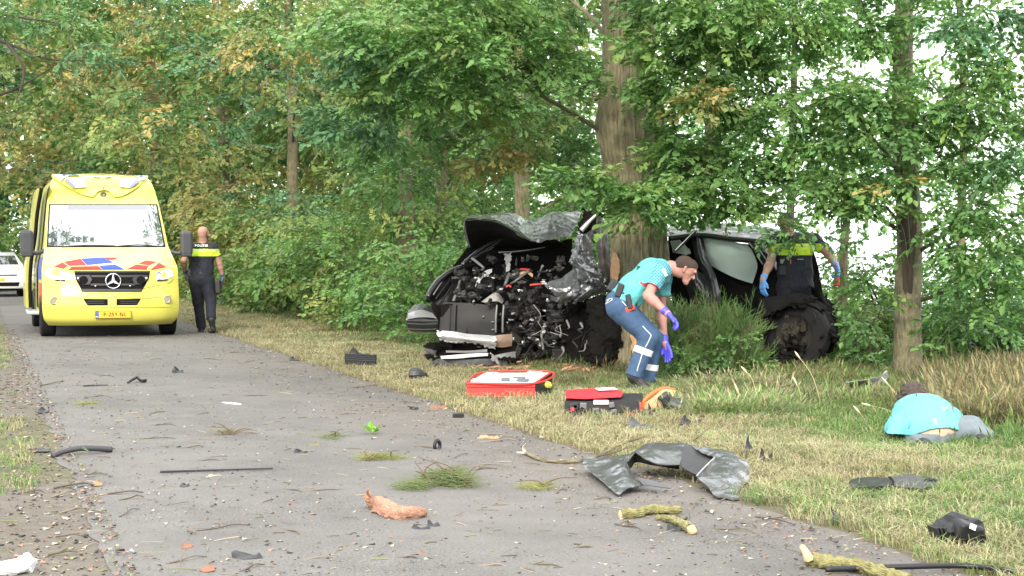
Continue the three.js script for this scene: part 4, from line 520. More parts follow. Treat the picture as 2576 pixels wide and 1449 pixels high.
// ---------------------------------------------------------------- the wreck wrapped round the oak
{
  const base = G(1600, 925).setY(0), w = thing('wrecked_car', 'crushed black car wrapped around the oak, its front torn open to the engine', 'car', base);
  const W = map2(992.8, 496.4, 0.31475), R = map2(1462.4, 496.4, 0.3426), rows = (f, ...r) => r.map((a) => a.map((p) => f(...p)));
  const paint = new THREE.MeshPhysicalMaterial({ color: TIP(0.15, 0.154, 0.166), roughness: 0.3, metalness: 0.6, clearcoat: 0.9, clearcoatRoughness: 0.12, side: THREE.DoubleSide }), black = new THREE.MeshPhysicalMaterial({ color: TIP(0.01, 0.01, 0.012), roughness: 0.35, clearcoat: 0.5, clearcoatRoughness: 0.15, side: THREE.DoubleSide }), soot = phys(0.007, 0.0065, 0.006, 0.9, { specularIntensity: 0.25 }), dark = phys(0.016, 0.016, 0.017, 0.5, { specularIntensity: 0.6 }), silver = std(0.6, 0.61, 0.63, 0.38, 0.55), grey = std(0.16, 0.165, 0.17, 0.45, 0.2);
  const add = (name, g, m, label) => wpart(name, g, m, w, label);
  // bonnet folded up like a tent
  const hood = add('hood', sheet(rows(W, [[565, 176, 18], [690, 180, 17.95], [800, 192, 17.95], [920, 245, 18], [1040, 318, 18.05], [1110, 355, 18.1], [1250, 345, 18.2], [1400, 318, 18.2]], [[590, 168, 18.4], [720, 156, 18.4], [850, 148, 18.4], [950, 185, 18.4], [1050, 255, 18.4], [1130, 285, 18.4], [1270, 245, 18.4], [1440, 240, 18.4]], [[630, 164, 18.9], [760, 150, 18.9], [900, 126, 18.9], [975, 150, 18.9], [1030, 190, 18.9], [1150, 188, 18.9], [1250, 132, 18.9], [1490, 135, 18.9]], [[660, 175, 19.3], [780, 165, 19.3], [900, 150, 19.3], [985, 175, 19.3], [1040, 205, 19.3], [1150, 210, 19.3], [1260, 170, 19.3], [1490, 160, 19.3]]), { nu: 130, nv: 60, amp: 0.034, freq: 7.5, sd: 3, crease: 0.8 }), paint);
  add('hood_edge', tube([[600, 402], [572, 300], [560, 200], [572, 177], [690, 181], [800, 193], [920, 247], [1040, 320], [1110, 357]].map(([x, y]) => W(x, y, 17.98)), 0.016, 0.012, 40, 6), black);
  add('hood_underside', sheet(rows(W, [[566, 186, 18.03], [690, 190, 18], [800, 202, 18], [920, 258, 18.05], [1040, 330, 18.1], [1300, 345, 18.3]], [[580, 300, 18.5], [700, 310, 18.6], [820, 320, 18.7], [940, 350, 18.7], [1060, 380, 18.7], [1340, 370, 18.8]], [[606, 420, 19], [720, 415, 19.1], [840, 410, 19.2], [960, 410, 19.2], [1080, 410, 19.2], [1350, 400, 19.2]]), { nu: 40, nv: 24, amp: 0.02, sd: 8 }), dark);
  add('bulkhead', sheet(rows(W, [[590, 390, 19.1], [900, 380, 19.2], [1150, 380, 19.2], [1420, 330, 19.1]], [[420, 620, 19], [760, 560, 19.1], [1100, 560, 19.1], [1420, 560, 19]], [[300, 830, 18.9], [640, 780, 18.95], [1000, 780, 18.95], [1430, 800, 18.9]], [[380, 1250, 18.9], [700, 1250, 18.9], [1000, 1270, 18.9], [1500, 1290, 18.9]]), { nu: 40, nv: 40, amp: 0.06, freq: 4, sd: 12 }), soot);
  // rails and struts of the left wing
  for (const [p, r, m] of [[[[268, 830], [300, 740], [420, 620], [545, 556], [700, 545], [860, 508]], 0.03, soot], [[[262, 800], [330, 690], [450, 590], [548, 552]], 0.035, black], [[[540, 540], [640, 450], [760, 370], [862, 330]], 0.022, black], [[[600, 520], [700, 440], [830, 360]], 0.014, dark], [[[470, 830], [505, 730], [532, 640]], 0.018, grey], [[[330, 810], [390, 730], [440, 660]], 0.012, dark], [[[380, 830], [430, 750], [470, 690]], 0.012, dark], [[[310, 780], [360, 700], [400, 650]], 0.009, grey], [[[830, 440], [1000, 430], [1200, 400]], 0.008, grey], [[[560, 500], [650, 470], [790, 400]], 0.007, grey]]) add('strut', tube(p.map(([x, y], i) => W(x, y, 18.25 + 0.08 * i)), r, r * 0.8, 24, 7, 0.25), m);
  add('wing_liner', sheet(rows(W, [[270, 820, 18.3], [420, 640, 18.4], [560, 570, 18.5], [800, 540, 18.7]], [[330, 850, 18.4], [460, 740, 18.5], [580, 680, 18.6], [800, 640, 18.8]], [[400, 880, 18.4], [500, 830, 18.5], [600, 800, 18.6], [800, 740, 18.8]]), { amp: 0.05, freq: 5, sd: 4 }), dark);
  // torn-off headlight hanging at the left
  { const h = add('headlight', sheet(rows(W, [[150, 862, 18.25], [220, 850, 18.3], [290, 875, 18.4]], [[100, 930, 18.0], [210, 905, 18.0], [320, 935, 18.1]], [[92, 990, 17.95], [210, 990, 17.95], [345, 985, 18.0]], [[120, 1060, 18.05], [220, 1066, 18.05], [340, 1068, 18.1]], [[150, 1070, 18.35], [230, 1075, 18.35], [330, 1072, 18.4]]), { nu: 30, nv: 34, amp: 0.012, freq: 6, sd: 5 }), std(0.05, 0.052, 0.056, 0.25)); const sub = (n, g, m) => wpart(n, g, m, w, undefined, h); sub('headlight_lens', sheet(rows(W, [[110, 925, 17.95], [200, 900, 17.95], [300, 925, 18.03]], [[98, 975, 17.9], [200, 960, 17.9], [330, 965, 17.97]]), { nu: 24, nv: 10, amp: 0.006, sd: 6 }), phys(0.2, 0.21, 0.22, 0.08, { clearcoat: 1 })); for (const y of [985, 1010, 1052]) sub('headlight_rib', tube([[96, y], [210, y + 4], [340, y + 2]].map(([a, b]) => W(a, b, 17.93)), 0.008, 0.008, 12, 5), blackPlastic); }
  // radiator, bumper beam, lower front
  const rad = add('radiator', sheet(rows(W, [[400, 850, 18.2], [600, 855, 18.1], [800, 880, 18.1]], [[380, 960, 18.15], [600, 960, 18.05], [805, 970, 18.05]], [[360, 1075, 18.1], [590, 1085, 18.05], [805, 1100, 18.05]]), { nu: 40, nv: 24, amp: 0.008, sd: 9, thick: 0.05 }), phys(0.022, 0.0225, 0.023, 0.6, { specularIntensity: 0.6 }));
  for (const [x, m] of [[490, soot], [582, soot], [682, soot], [585, dark], [440, dark]]) wpart('radiator_rib', tube([W(x + 6, 860, 18.08), W(x, 970, 18.02), W(x - 2, 1085, 18.0)], 0.008, 0.008, 10, 5), m, w, undefined, rad);
  for (const x of [810, 865]) wpart('radiator_pipe', tube([W(x + 8, 860, 18.0), W(x, 960, 17.97), W(x - 2, 1080, 17.98)], 0.012, 0.012, 10, 6), grey, w, undefined, rad);
  add('radiator_trim', sheet(rows(W, [[370, 860, 18.1], [430, 850, 18.1], [500, 860, 18.1]], [[370, 900, 18.1], [430, 930, 18.1], [500, 950, 18.1]], [[350, 1060, 18.1], [420, 1070, 18.1], [500, 1080, 18.1]]), { amp: 0.03, sd: 19 }), soot);
  add('bumper_beam', sheet(rows(W, [[348, 1066, 17.85], [470, 1072, 17.8], [590, 1092, 17.8], [700, 1100, 17.82], [805, 1108, 17.85]], [[345, 1105, 17.8], [470, 1112, 17.75], [590, 1132, 17.75], [700, 1142, 17.77], [808, 1150, 17.8]], [[362, 1142, 17.85], [470, 1160, 17.8], [590, 1162, 17.8], [700, 1186, 17.82], [806, 1210, 17.85]]), { nu: 60, nv: 16, amp: 0.008, freq: 6, sd: 2, jag: 0.03 }), silver, 'pale silver bumper beam with a torn lower edge');
  add('beam_end', sheet(rows(W, [[806, 1100, 17.9], [870, 1095, 17.92], [940, 1090, 17.98]], [[808, 1150, 17.86], [870, 1150, 17.9], [942, 1140, 17.96]], [[810, 1200, 17.9], [870, 1200, 17.92], [935, 1188, 17.98]]), { amp: 0.015, sd: 31 }), std(0.27, 0.19, 0.14, 0.6, 0.2), 'rust-brown crumpled end of the bumper beam');
  add('lower_grille', sheet(rows(W, [[250, 1165, 17.9], [460, 1170, 17.9], [700, 1200, 17.9], [960, 1200, 18]], [[330, 1230, 17.95], [470, 1225, 17.95], [700, 1230, 17.95], [960, 1260, 18]], [[300, 1320, 17.95], [470, 1330, 17.95], [740, 1340, 17.95], [980, 1330, 18]]), { nu: 50, amp: 0.04, freq: 6, sd: 14, jag: 0.04 }), soot);
  add('bumper_strip', sheet(rows(W, [[365, 1268, 17.8], [520, 1255, 17.78], [640, 1246, 17.78], [750, 1244, 17.8]], [[372, 1292, 17.8], [520, 1286, 17.78], [640, 1274, 17.78], [745, 1268, 17.8]]), { nu: 30, nv: 6, amp: 0.006, sd: 22 }), silver);
  add('bumper_strip', sheet(rows(W, [[800, 1262, 17.8], [880, 1245, 17.8], [965, 1230, 17.85]], [[805, 1290, 17.8], [880, 1276, 17.8], [968, 1282, 17.85]]), { nu: 30, nv: 6, amp: 0.02, sd: 24, jag: 0.02 }), grey);
  add('bumper_strip', sheet(rows(W, [[410, 1224, 17.82], [600, 1225, 17.8], [740, 1212, 17.8]], [[410, 1240, 17.82], [600, 1242, 17.8], [740, 1238, 17.8]]), { nu: 30, nv: 6, amp: 0.004, sd: 25 }), grey);
  add('bumper_skirt', sheet(rows(W, [[400, 1300, 17.85], [560, 1298, 17.8], [740, 1290, 17.8], [900, 1310, 17.9]], [[430, 1345, 17.85], [570, 1350, 17.8], [740, 1340, 17.8], [900, 1350, 17.9]]), { nu: 30, nv: 8, amp: 0.015, sd: 26 }), std(0.055, 0.057, 0.06, 0.45));
  for (const [q, sd, m] of [[[[246, 1180, 17.7], [290, 1165, 17.75], [330, 1190, 17.8]], 1, dark], [[[244, 1215, 17.7], [290, 1215, 17.7], [340, 1230, 17.8]], 2, grey], [[[246, 1255, 17.7], [280, 1250, 17.7], [320, 1260, 17.8]], 12, dark], [[[300, 1310, 17.65], [350, 1290, 17.7], [420, 1310, 17.75]], 3, grey], [[[320, 1320, 17.6], [390, 1330, 17.65], [450, 1340, 17.7]], 4, grey], [[[270, 1160, 17.8], [360, 1155, 17.8], [455, 1168, 17.85]], 7, soot], [[[760, 1245, 17.7], [800, 1270, 17.7], [830, 1300, 17.75]], 5, silver]]) add('bumper_shard', sheet([q.map((p) => W(...p)), q.map(([x, y, d]) => W(x + 14, y + 50, d + 0.05))], { nu: 14, nv: 10, amp: 0.03, freq: 8, sd, jag: 0.04 }), m);
  // engine bay: block, covers, hoses, cables, shreds
  seed(888); const block = []; for (let i = 0; i < 34; i++) { const p = W(rr(880, 1330), rr(800, 1290), rr(18.25, 18.7)); block.push(box(rr(0.06, 0.22), rr(0.05, 0.18), rr(0.08, 0.25), p.x, p.y, p.z, 0.012, [rr(-0.5, 0.5), rr(-0.6, 0.6), rr(-0.6, 0.6)])); } for (let i = 0; i < 8; i++) { const p = W(rr(880, 1300), rr(850, 1200), rr(18.15, 18.4)); block.push(new THREE.CylinderGeometry(rr(0.03, 0.07), rr(0.03, 0.07), rr(0.05, 0.15), 14).applyMatrix4(new THREE.Matrix4().makeRotationFromEuler(E.set(rr(0, 3), rr(0, 3), rr(0, 3)))).translate(p.x, p.y, p.z)); }
  add('engine_block', merge(block), std(0.03, 0.029, 0.029, 0.5, 0.3));
  const cover = add('engine_cover', sheet(rows(W, [[690, 835, 18.15], [820, 755, 18.3], [870, 820, 18.35]], [[720, 840, 18.05], [810, 830, 18.05], [860, 850, 18.15]]), { nu: 20, nv: 10, amp: 0.01, sd: 41 }), std(0.4, 0.39, 0.36, 0.5), 'pale grey broken cover on the radiator');
  add('fan_ring', sheet(rows(W, [[982, 640, 18.3], [1000, 605, 18.3], [1050, 582, 18.3], [1105, 615, 18.3]], [[990, 648, 18.25], [1012, 618, 18.25], [1052, 606, 18.25], [1100, 638, 18.25]]), { nu: 20, nv: 6, amp: 0.004, sd: 42 }), std(0.55, 0.38, 0.2, 0.5), 'tan curved piece in the engine bay');
  for (const [p, c] of [[[[1080, 702], [1150, 694], [1210, 690]], [0.5, 0.06, 0.04]], [[[890, 716], [915, 706], [930, 720]], [0.55, 0.06, 0.06]], [[[985, 590], [1010, 575], [1080, 580]], [0.45, 0.03, 0.02]]]) add('red_hose', tube(p.map(([x, y]) => W(x, y, 18.25)), 0.014, 0.012, 10, 6), std(...c, 0.5));
  add('torn_bracket', sheet(rows(W, [[665, 640, 18.4], [720, 590, 18.4], [775, 565, 18.4]], [[640, 720, 18.3], [700, 650, 18.35], [765, 590, 18.35]]), { nu: 16, nv: 10, amp: 0.02, sd: 43, jag: 0.03 }), std(0.45, 0.46, 0.46, 0.5));
  add('torn_bracket', sheet(rows(W, [[880, 440, 18.6], [905, 450, 18.6], [930, 440, 18.6]], [[885, 520, 18.5], [900, 520, 18.5], [925, 500, 18.5]], [[895, 600, 18.4], [905, 600, 18.4], [915, 580, 18.4]]), { nu: 12, nv: 18, amp: 0.015, sd: 44, jag: 0.03 }), std(0.42, 0.43, 0.44, 0.5));
  for (let i = 0; i < 26; i++) { const a = [rr(560, 1300), rr(430, 1200)], b = [a[0] + rr(-160, 160), a[1] + rr(20, 180)], d = rr(18, 18.5); add('hose', tube([W(...a, d), W((a[0] + b[0]) / 2 + rr(-60, 60), (a[1] + b[1]) / 2 + rr(-50, 50), d - 0.1), W(Math.min(b[0], 1360), Math.min(b[1], 1290), d)], rr(0.009, 0.022), 0.01, 14, 6), pick([soot, dark, dark, grey])); }
  for (let i = 0; i < 10; i++) { const a = [rr(840, 1330), rr(760, 1150)], d = rr(17.95, 18.3); add('cable', tube([W(...a, d), W(a[0] + rr(-70, 70), a[1] + rr(10, 80), d - 0.05), W(a[0] + rr(-90, 90), a[1] + rr(40, 150), d)], 0.005, 0.004, 12, 5), pick([std(0.25, 0.25, 0.24, 0.6), grey, grey, dark])); }
  const sh = []; for (let i = 0; i < 240; i++) { const p = W(rr(480, 1350), rr(480, 1320), rr(18.1, 18.6)); if (p.x < W(700, 0, 18).x && p.y > W(0, 800, 18).y + 0.35) continue; sh.push(lump(rr(0.02, 0.11), rr(0.02, 0.09), rr(0.02, 0.08), p.x, p.y, p.z, i, 0.8, 1)); }
  const shred = add('engine_shreds', merge(sh), phys(0.024, 0.0235, 0.023, 0.55, { specularIntensity: 0.7 })); shred.userData.kind = 'stuff';
  const sh2 = []; for (let i = 0; i < 46; i++) { const p = W(rr(620, 1330), rr(560, 1260), rr(17.95, 18.15)); sh2.push(lump(rr(0.012, 0.06), rr(0.01, 0.035), rr(0.01, 0.04), p.x, p.y, p.z, i + 400, 0.9, 1)); }
  add('metal_scraps', merge(sh2), std(0.4, 0.41, 0.42, 0.4, 0.5)).userData.kind = 'stuff';
  // crumpled wing panels in front of the oak's left side
  add('wing_panel', sheet(rows(W, [[1465, 280, 17.9], [1500, 285, 17.75], [1540, 290, 17.8], [1600, 235, 17.9]], [[1420, 400, 17.85], [1470, 410, 17.65], [1520, 420, 17.75], [1590, 340, 17.85]], [[1390, 505, 17.8], [1460, 520, 17.6], [1520, 520, 17.7], [1605, 500, 17.8]], [[1455, 590, 17.8], [1520, 590, 17.6], [1580, 600, 17.65], [1640, 580, 17.75]], [[1500, 690, 17.8], [1570, 680, 17.6], [1640, 690, 17.65], [1700, 660, 17.75]]), { nu: 60, nv: 90, amp: 0.055, freq: 5.5, sd: 51, crease: 0.7, jag: 0.05 }), paint);
  add('wing_panel', sheet(rows(W, [[1200, 690, 17.9], [1330, 635, 17.85], [1440, 560, 17.85], [1490, 590, 17.9]], [[1240, 740, 17.75], [1370, 720, 17.7], [1470, 660, 17.75], [1510, 690, 17.8]], [[1300, 830, 17.75], [1420, 800, 17.7], [1510, 750, 17.75], [1600, 770, 17.8]], [[1310, 880, 17.85], [1440, 840, 17.8], [1530, 800, 17.8], [1610, 785, 17.85]]), { nu: 80, nv: 60, amp: 0.045, freq: 4.5, sd: 52, crease: 0.65, jag: 0.04 }), paint);
  add('wing_panel', sheet(rows(W, [[1500, 700, 17.75], [1600, 640, 17.75], [1700, 660, 17.8]], [[1470, 790, 17.7], [1590, 740, 17.7], [1690, 720, 17.78]], [[1440, 850, 17.8], [1580, 800, 17.75], [1680, 760, 17.8]]), { nu: 60, nv: 44, amp: 0.05, freq: 6, sd: 53, jag: 0.05 }), paint);
  add('pillar', sheet(rows(W, [[1610, 180, 18], [1650, 150, 18], [1690, 200, 18.1]], [[1615, 400, 17.95], [1660, 400, 17.9], [1730, 420, 18]], [[1640, 600, 17.9], [1690, 600, 17.9], [1760, 620, 18]], [[1660, 760, 17.9], [1720, 760, 17.9], [1790, 780, 18]]), { nu: 24, nv: 50, amp: 0.04, freq: 5, sd: 54 }), std(0.05, 0.043, 0.04, 0.5));
  add('roof_scrap', sheet(rows(W, [[1495, 70, 18.2], [1540, 90, 18.1], [1600, 62, 18.1], [1678, 95, 18.2]], [[1490, 150, 18.1], [1560, 150, 17.9], [1620, 150, 17.95], [1682, 170, 18.1]], [[1460, 240, 18.1], [1540, 240, 17.9], [1610, 240, 17.95], [1684, 260, 18.1]], [[1440, 310, 18.2], [1540, 310, 18], [1600, 310, 18], [1684, 330, 18.1]]), { nu: 44, nv: 44, amp: 0.07, freq: 6, sd: 55, jag: 0.06 }), soot);
  add('roof_scrap', tube([[1490, 265], [1560, 190], [1640, 110]].map(([x, y]) => W(x, y, 17.8)), 0.03, 0.014, 10, 6, 0.4), silver);
  add('inner_arch', sheet(rows(W, [[1340, 880, 18.1], [1480, 850, 17.9], [1620, 810, 17.9], [1780, 790, 18]], [[1330, 1000, 18.2], [1480, 980, 18.1], [1620, 960, 18.1], [1790, 960, 18.1]], [[1330, 1150, 18.2], [1480, 1140, 18.1], [1640, 1140, 18.1], [1800, 1150, 18.1]], [[1330, 1310, 18.1], [1480, 1330, 17.9], [1640, 1340, 17.9], [1800, 1330, 18]]), { nu: 50, nv: 50, amp: 0.12, freq: 5, sd: 56, jag: 0.05 }), soot);
  add('torn_lining', sheet(rows(W, [[1560, 800, 17.4], [1660, 770, 17.25], [1760, 800, 17.3]], [[1540, 960, 17.35], [1670, 960, 17.15], [1800, 970, 17.25]], [[1540, 1150, 17.35], [1680, 1150, 17.15], [1810, 1160, 17.25]], [[1520, 1320, 17.4], [1670, 1335, 17.2], [1790, 1320, 17.3]]), { nu: 50, nv: 60, amp: 0.08, freq: 7, sd: 156, jag: 0.09 }), soot);
  for (let i = 0; i < 24; i++) { const x = rr(1340, 1760), y = rr(860, 1260), d = rr(17.7, 18); add('torn_strip', tube([W(x, y, d), W(x + rr(-40, 40), y + rr(20, 70), d - 0.05), W(x + rr(-60, 60), y + rr(50, 130), d)], rr(0.006, 0.02), 0.004, 8, 5, 0.5), pick([soot, dark, dark, grey])); }
  // passenger cell right of the oak
  add('roof', sheet(rows(R, [[600, 300, 17.8], [880, 272, 17.75], [1100, 300, 17.75], [1340, 325, 17.8], [1500, 345, 17.85], [1660, 380, 17.9]], [[620, 255, 18.2], [900, 240, 18.2], [1130, 258, 18.2], [1380, 285, 18.2], [1550, 315, 18.2], [1680, 350, 18.2]], [[650, 215, 18.7], [900, 215, 18.7], [1150, 225, 18.7], [1400, 245, 18.7], [1560, 285, 18.7], [1690, 330, 18.7]], [[680, 200, 19.3], [900, 200, 19.3], [1150, 205, 19.3], [1400, 230, 19.3], [1560, 265, 19.3], [1690, 310, 19.3]]), { nu: 110, nv: 50, amp: 0.03, freq: 5.5, sd: 61, crease: 0.7 }), black);
  add('roof_rail', tube([[640, 300], [880, 276], [1100, 303], [1340, 328], [1500, 348], [1660, 384]].map(([x, y]) => R(x, y, 17.72)), 0.035, 0.035, 30, 7, 0.1), black);
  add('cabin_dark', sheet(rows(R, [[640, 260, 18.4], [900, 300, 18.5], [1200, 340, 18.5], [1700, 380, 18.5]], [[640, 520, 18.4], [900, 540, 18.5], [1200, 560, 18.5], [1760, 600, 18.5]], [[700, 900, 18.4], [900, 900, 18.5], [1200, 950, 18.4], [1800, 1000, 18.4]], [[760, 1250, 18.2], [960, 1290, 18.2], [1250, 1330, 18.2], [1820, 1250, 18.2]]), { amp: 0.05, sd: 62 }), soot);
  const cloth = std(0.54, 0.66, 0.61, 0.8), airbag = phys(0.68, 0.8, 0.75, 0.75, { sheen: 0.3 });
  add('curtain_airbag', sheet(rows(R, [[888, 292, 17.85], [1000, 306, 17.8], [1110, 326, 17.8], [1225, 350, 17.85]], [[905, 360, 17.8], [1010, 370, 17.72], [1130, 385, 17.72], [1262, 410, 17.8]], [[915, 440, 17.8], [1025, 450, 17.72], [1150, 480, 17.72], [1290, 500, 17.8]], [[935, 485, 17.85], [1030, 545, 17.78], [1140, 596, 17.78], [1255, 632, 17.85]]), { nu: 50, nv: 44, amp: 0.014, freq: 3.2, sd: 63, crease: 0.5 }), airbag, 'pale mint curtain airbag hanging in the rear side window');
  add('front_airbag', sheet(rows(R, [[640, 250, 17.85], [690, 262, 17.8], [730, 300, 17.85]], [[650, 330, 17.8], [730, 335, 17.75], [790, 370, 17.8]], [[670, 410, 17.85], [760, 425, 17.8], [812, 415, 17.85]]), { nu: 26, nv: 26, amp: 0.03, freq: 5, sd: 64 }), cloth, 'pale mint airbag beside the oak');
  add('window_bar', bar(R(680, 408, 17.7), R(838, 246, 17.65), 0.05, 0.03), black); add('window_bar', bar(R(686, 392, 17.66), R(842, 238, 17.61), 0.02, 0.012), chrome);
  add('door_pillar', sheet(rows(R, [[800, 262, 17.75], [850, 275, 17.7], [895, 292, 17.75]], [[830, 420, 17.7], [880, 430, 17.65], [925, 455, 17.7]], [[890, 560, 17.7], [940, 560, 17.62], [985, 570, 17.68]], [[940, 760, 17.7], [990, 770, 17.62], [1030, 780, 17.7]]), { nu: 24, nv: 50, amp: 0.022, freq: 5, sd: 65 }), black);
  add('door', sheet(rows(R, [[740, 540, 17.75], [820, 520, 17.7], [890, 560, 17.68]], [[760, 640, 17.7], [850, 640, 17.6], [950, 660, 17.65]], [[790, 740, 17.7], [890, 740, 17.6], [1000, 770, 17.65]], [[800, 860, 17.75], [900, 870, 17.65], [1020, 880, 17.7]]), { nu: 40, nv: 40, amp: 0.035, freq: 4, sd: 66 }), new THREE.MeshPhysicalMaterial({ color: TIP(0.03, 0.03, 0.034), roughness: 0.3, metalness: 0.4, clearcoat: 0.8, side: THREE.DoubleSide }));
  add('rear_pillar', sheet(rows(R, [[1215, 325, 17.82], [1290, 335, 17.78], [1350, 345, 17.82]], [[1290, 430, 17.8], [1350, 440, 17.74], [1420, 450, 17.8]], [[1345, 520, 17.8], [1410, 530, 17.74], [1480, 540, 17.8]]), { nu: 24, nv: 30, amp: 0.014, sd: 67 }), black);
  for (const [a, b] of [[[1222, 318], [1262, 372]], [[1290, 428], [1332, 492]], [[1272, 330], [1372, 480]], [[945, 645], [965, 690]], [[1310, 360], [1360, 372]]]) add('trim_strip', bar(R(...a, 17.7), R(...b, 17.7), 0.016, 0.01), silver);
  add('side_panel', sheet(rows(R, [[960, 520, 17.95], [1100, 610, 17.9], [1250, 640, 17.9], [1430, 560, 17.9]], [[1000, 700, 17.9], [1120, 720, 17.8], [1270, 730, 17.75], [1430, 720, 17.8]], [[1030, 900, 17.9], [1150, 900, 17.8], [1280, 900, 17.75], [1430, 900, 17.8]], [[1050, 1150, 17.95], [1150, 1150, 17.9], [1290, 1150, 17.85], [1430, 1150, 17.9]]), { nu: 44, nv: 44, amp: 0.06, freq: 4, sd: 68 }), soot);
  add('rear_quarter', sheet(rows(R, [[1300, 740, 17.2], [1420, 710, 17.05], [1560, 700, 17.0], [1700, 730, 17.1], [1810, 800, 17.3]], [[1290, 820, 17.1], [1420, 780, 16.95], [1560, 755, 16.9], [1720, 800, 17.0], [1850, 920, 17.25]], [[1300, 900, 17.1], [1400, 850, 16.92], [1560, 800, 16.88], [1740, 880, 17.0], [1870, 1020, 17.25]]), { nu: 60, nv: 28, amp: 0.04, freq: 5, sd: 69, jag: 0.03 }), dullBlack);
  { const c = R(1590, 1010, 17.08), ax = V(-0.5, 0.05, 0.86).normalize(); wheelParts(w, c.clone().sub(base), 0.345, 0.23, ax, std(0.018, 0.016, 0.013, 0.8)); }
  add('wheel_arch', sheet(rows(R, [[1370, 1010, 16.95], [1420, 860, 16.9], [1560, 770, 16.88], [1720, 820, 16.95], [1830, 960, 17.05], [1850, 1090, 17.15]], [[1350, 1020, 17.1], [1410, 830, 17.1], [1560, 740, 17.1], [1740, 790, 17.15], [1850, 950, 17.2], [1870, 1100, 17.3]], [[1360, 1000, 17.4], [1420, 830, 17.4], [1560, 750, 17.4], [1740, 800, 17.4], [1840, 950, 17.5], [1860, 1100, 17.5]]), { nu: 60, nv: 14, amp: 0.03, freq: 5, sd: 78, jag: 0.03 }), dullBlack);
  seed(4711); const muck = []; for (let i = 0; i < 16; i++) { const a = rr(-0.3, 3.5), k = rr(210, 270), p = R(1600 + Math.cos(a) * k, 1000 - Math.sin(a) * k, rr(16.85, 17.3)); muck.push(lump(rr(0.04, 0.12), rr(0.03, 0.09), rr(0.05, 0.12), p.x, p.y, p.z, i, 0.9, 1)); } for (let i = 0; i < 40; i++) { const p = R(rr(1380, 1760), rr(1080, 1320), rr(16.7, 17)); muck.push(lump(rr(0.04, 0.2), rr(0.03, 0.12), rr(0.05, 0.16), p.x, Math.max(0.04, p.y), p.z, i + 90, 0.9, 1)); }
  add('torn_lining', merge(muck), phys(0.009, 0.0085, 0.008, 0.9, { specularIntensity: 0.25 })).userData.kind = 'stuff';
  seed(4712); const clods = []; for (let i = 0; i < 14; i++) { const p = R(rr(1500, 1640), rr(880, 1150), rr(16.86, 16.95)); clods.push(lump(rr(0.03, 0.1), rr(0.03, 0.13), 0.04, p.x, p.y, p.z, i, 0.9, 1)); } add('mud_clods', merge(clods), std(0.026, 0.023, 0.016, 0.9)).userData.kind = 'stuff';
  add('rear_end', sheet(rows(R, [[1660, 640, 17.5], [1740, 680, 17.4], [1800, 740, 17.5]], [[1720, 800, 17.4], [1800, 830, 17.3], [1880, 880, 17.4]], [[1740, 960, 17.4], [1830, 980, 17.3], [1890, 1000, 17.4]], [[1700, 1150, 17.4], [1780, 1150, 17.3], [1860, 1120, 17.4]]), { nu: 30, nv: 40, amp: 0.07, freq: 6, sd: 70, jag: 0.05 }), soot);
  add('sill_sack', lump(0.5, 0.24, 0.4, R(1390, 1265, 16.9).x, 0.13, R(1390, 1265, 16.9).z, 7, 0.5, 3), soot);
  for (let i = 0; i < 16; i++) { const x = rr(1240, 1860), y = rr(760, 1150), d = rr(16.8, 17.2); add('torn_strip', tube([R(x, y, d), R(x + rr(-40, 40), y + rr(10, 60), d - 0.05), R(x + rr(-60, 60), y + rr(30, 120), d)], rr(0.006, 0.018), 0.004, 8, 5, 0.5), pick([soot, dark, soot])); }
}

// ---------------------------------------------------------------- people
const skinC = [0.37, 0.215, 0.155], vmat = (rough = 0.85) => new THREE.MeshStandardMaterial({ vertexColors: true, roughness: rough, side: THREE.DoubleSide });
function hit(f, X, Y, lift = 0.003) { const d = dirOf(X, Y).normalize(), p = V(0, EYE, 0); let t = 6; for (let i = 0; i < 200; i++) { const q = p.clone().addScaledVector(d, t), k = f(q.x, q.y, q.z); if (k < lift) return q; t += Math.max(k * 0.7, 0.001); if (t > 40) break; } return null; }
function headBones(c, f, u, neck) {
  const s = V().crossVectors(u, f).normalize(), at = (a, b, e = 0) => c.clone().addScaledVector(f, a).addScaledVector(u, b).addScaledVector(s, e);
  const L = [bone(at(-0.03, 0.025), at(0.022, 0.03), 0.082, 0.077), bone(at(-0.035, -0.02), at(0.0, 0), 0.066, 0.07), bone(at(0.035, -0.025), at(0.058, -0.088), 0.058, 0.03, s, 1.15), bone(at(0.088, 0.01), at(0.112, -0.03), 0.01, 0.014), bone(at(0.09, -0.034, 0.012), at(0.09, -0.034, -0.012), 0.011), bone(at(0.083, -0.062, 0.018), at(0.083, -0.062, -0.018), 0.011), bone(at(0.081, -0.08, 0.014), at(0.081, -0.08, -0.014), 0.011), bone(at(0.075, -0.102), at(0.078, -0.104), 0.022), bone(at(0.085, 0.028, 0.045), at(0.092, 0.026, -0.045), 0.012, 0.012)];
  for (const e of [-1, 1]) L.push(bone(at(-0.012, 0.015, e * 0.081), at(-0.004, -0.03, e * 0.076), 0.014, 0.009));
  if (neck) L.push(bone(at(-0.025, -0.05), neck, 0.058, 0.066)); return { L, at, s };
}
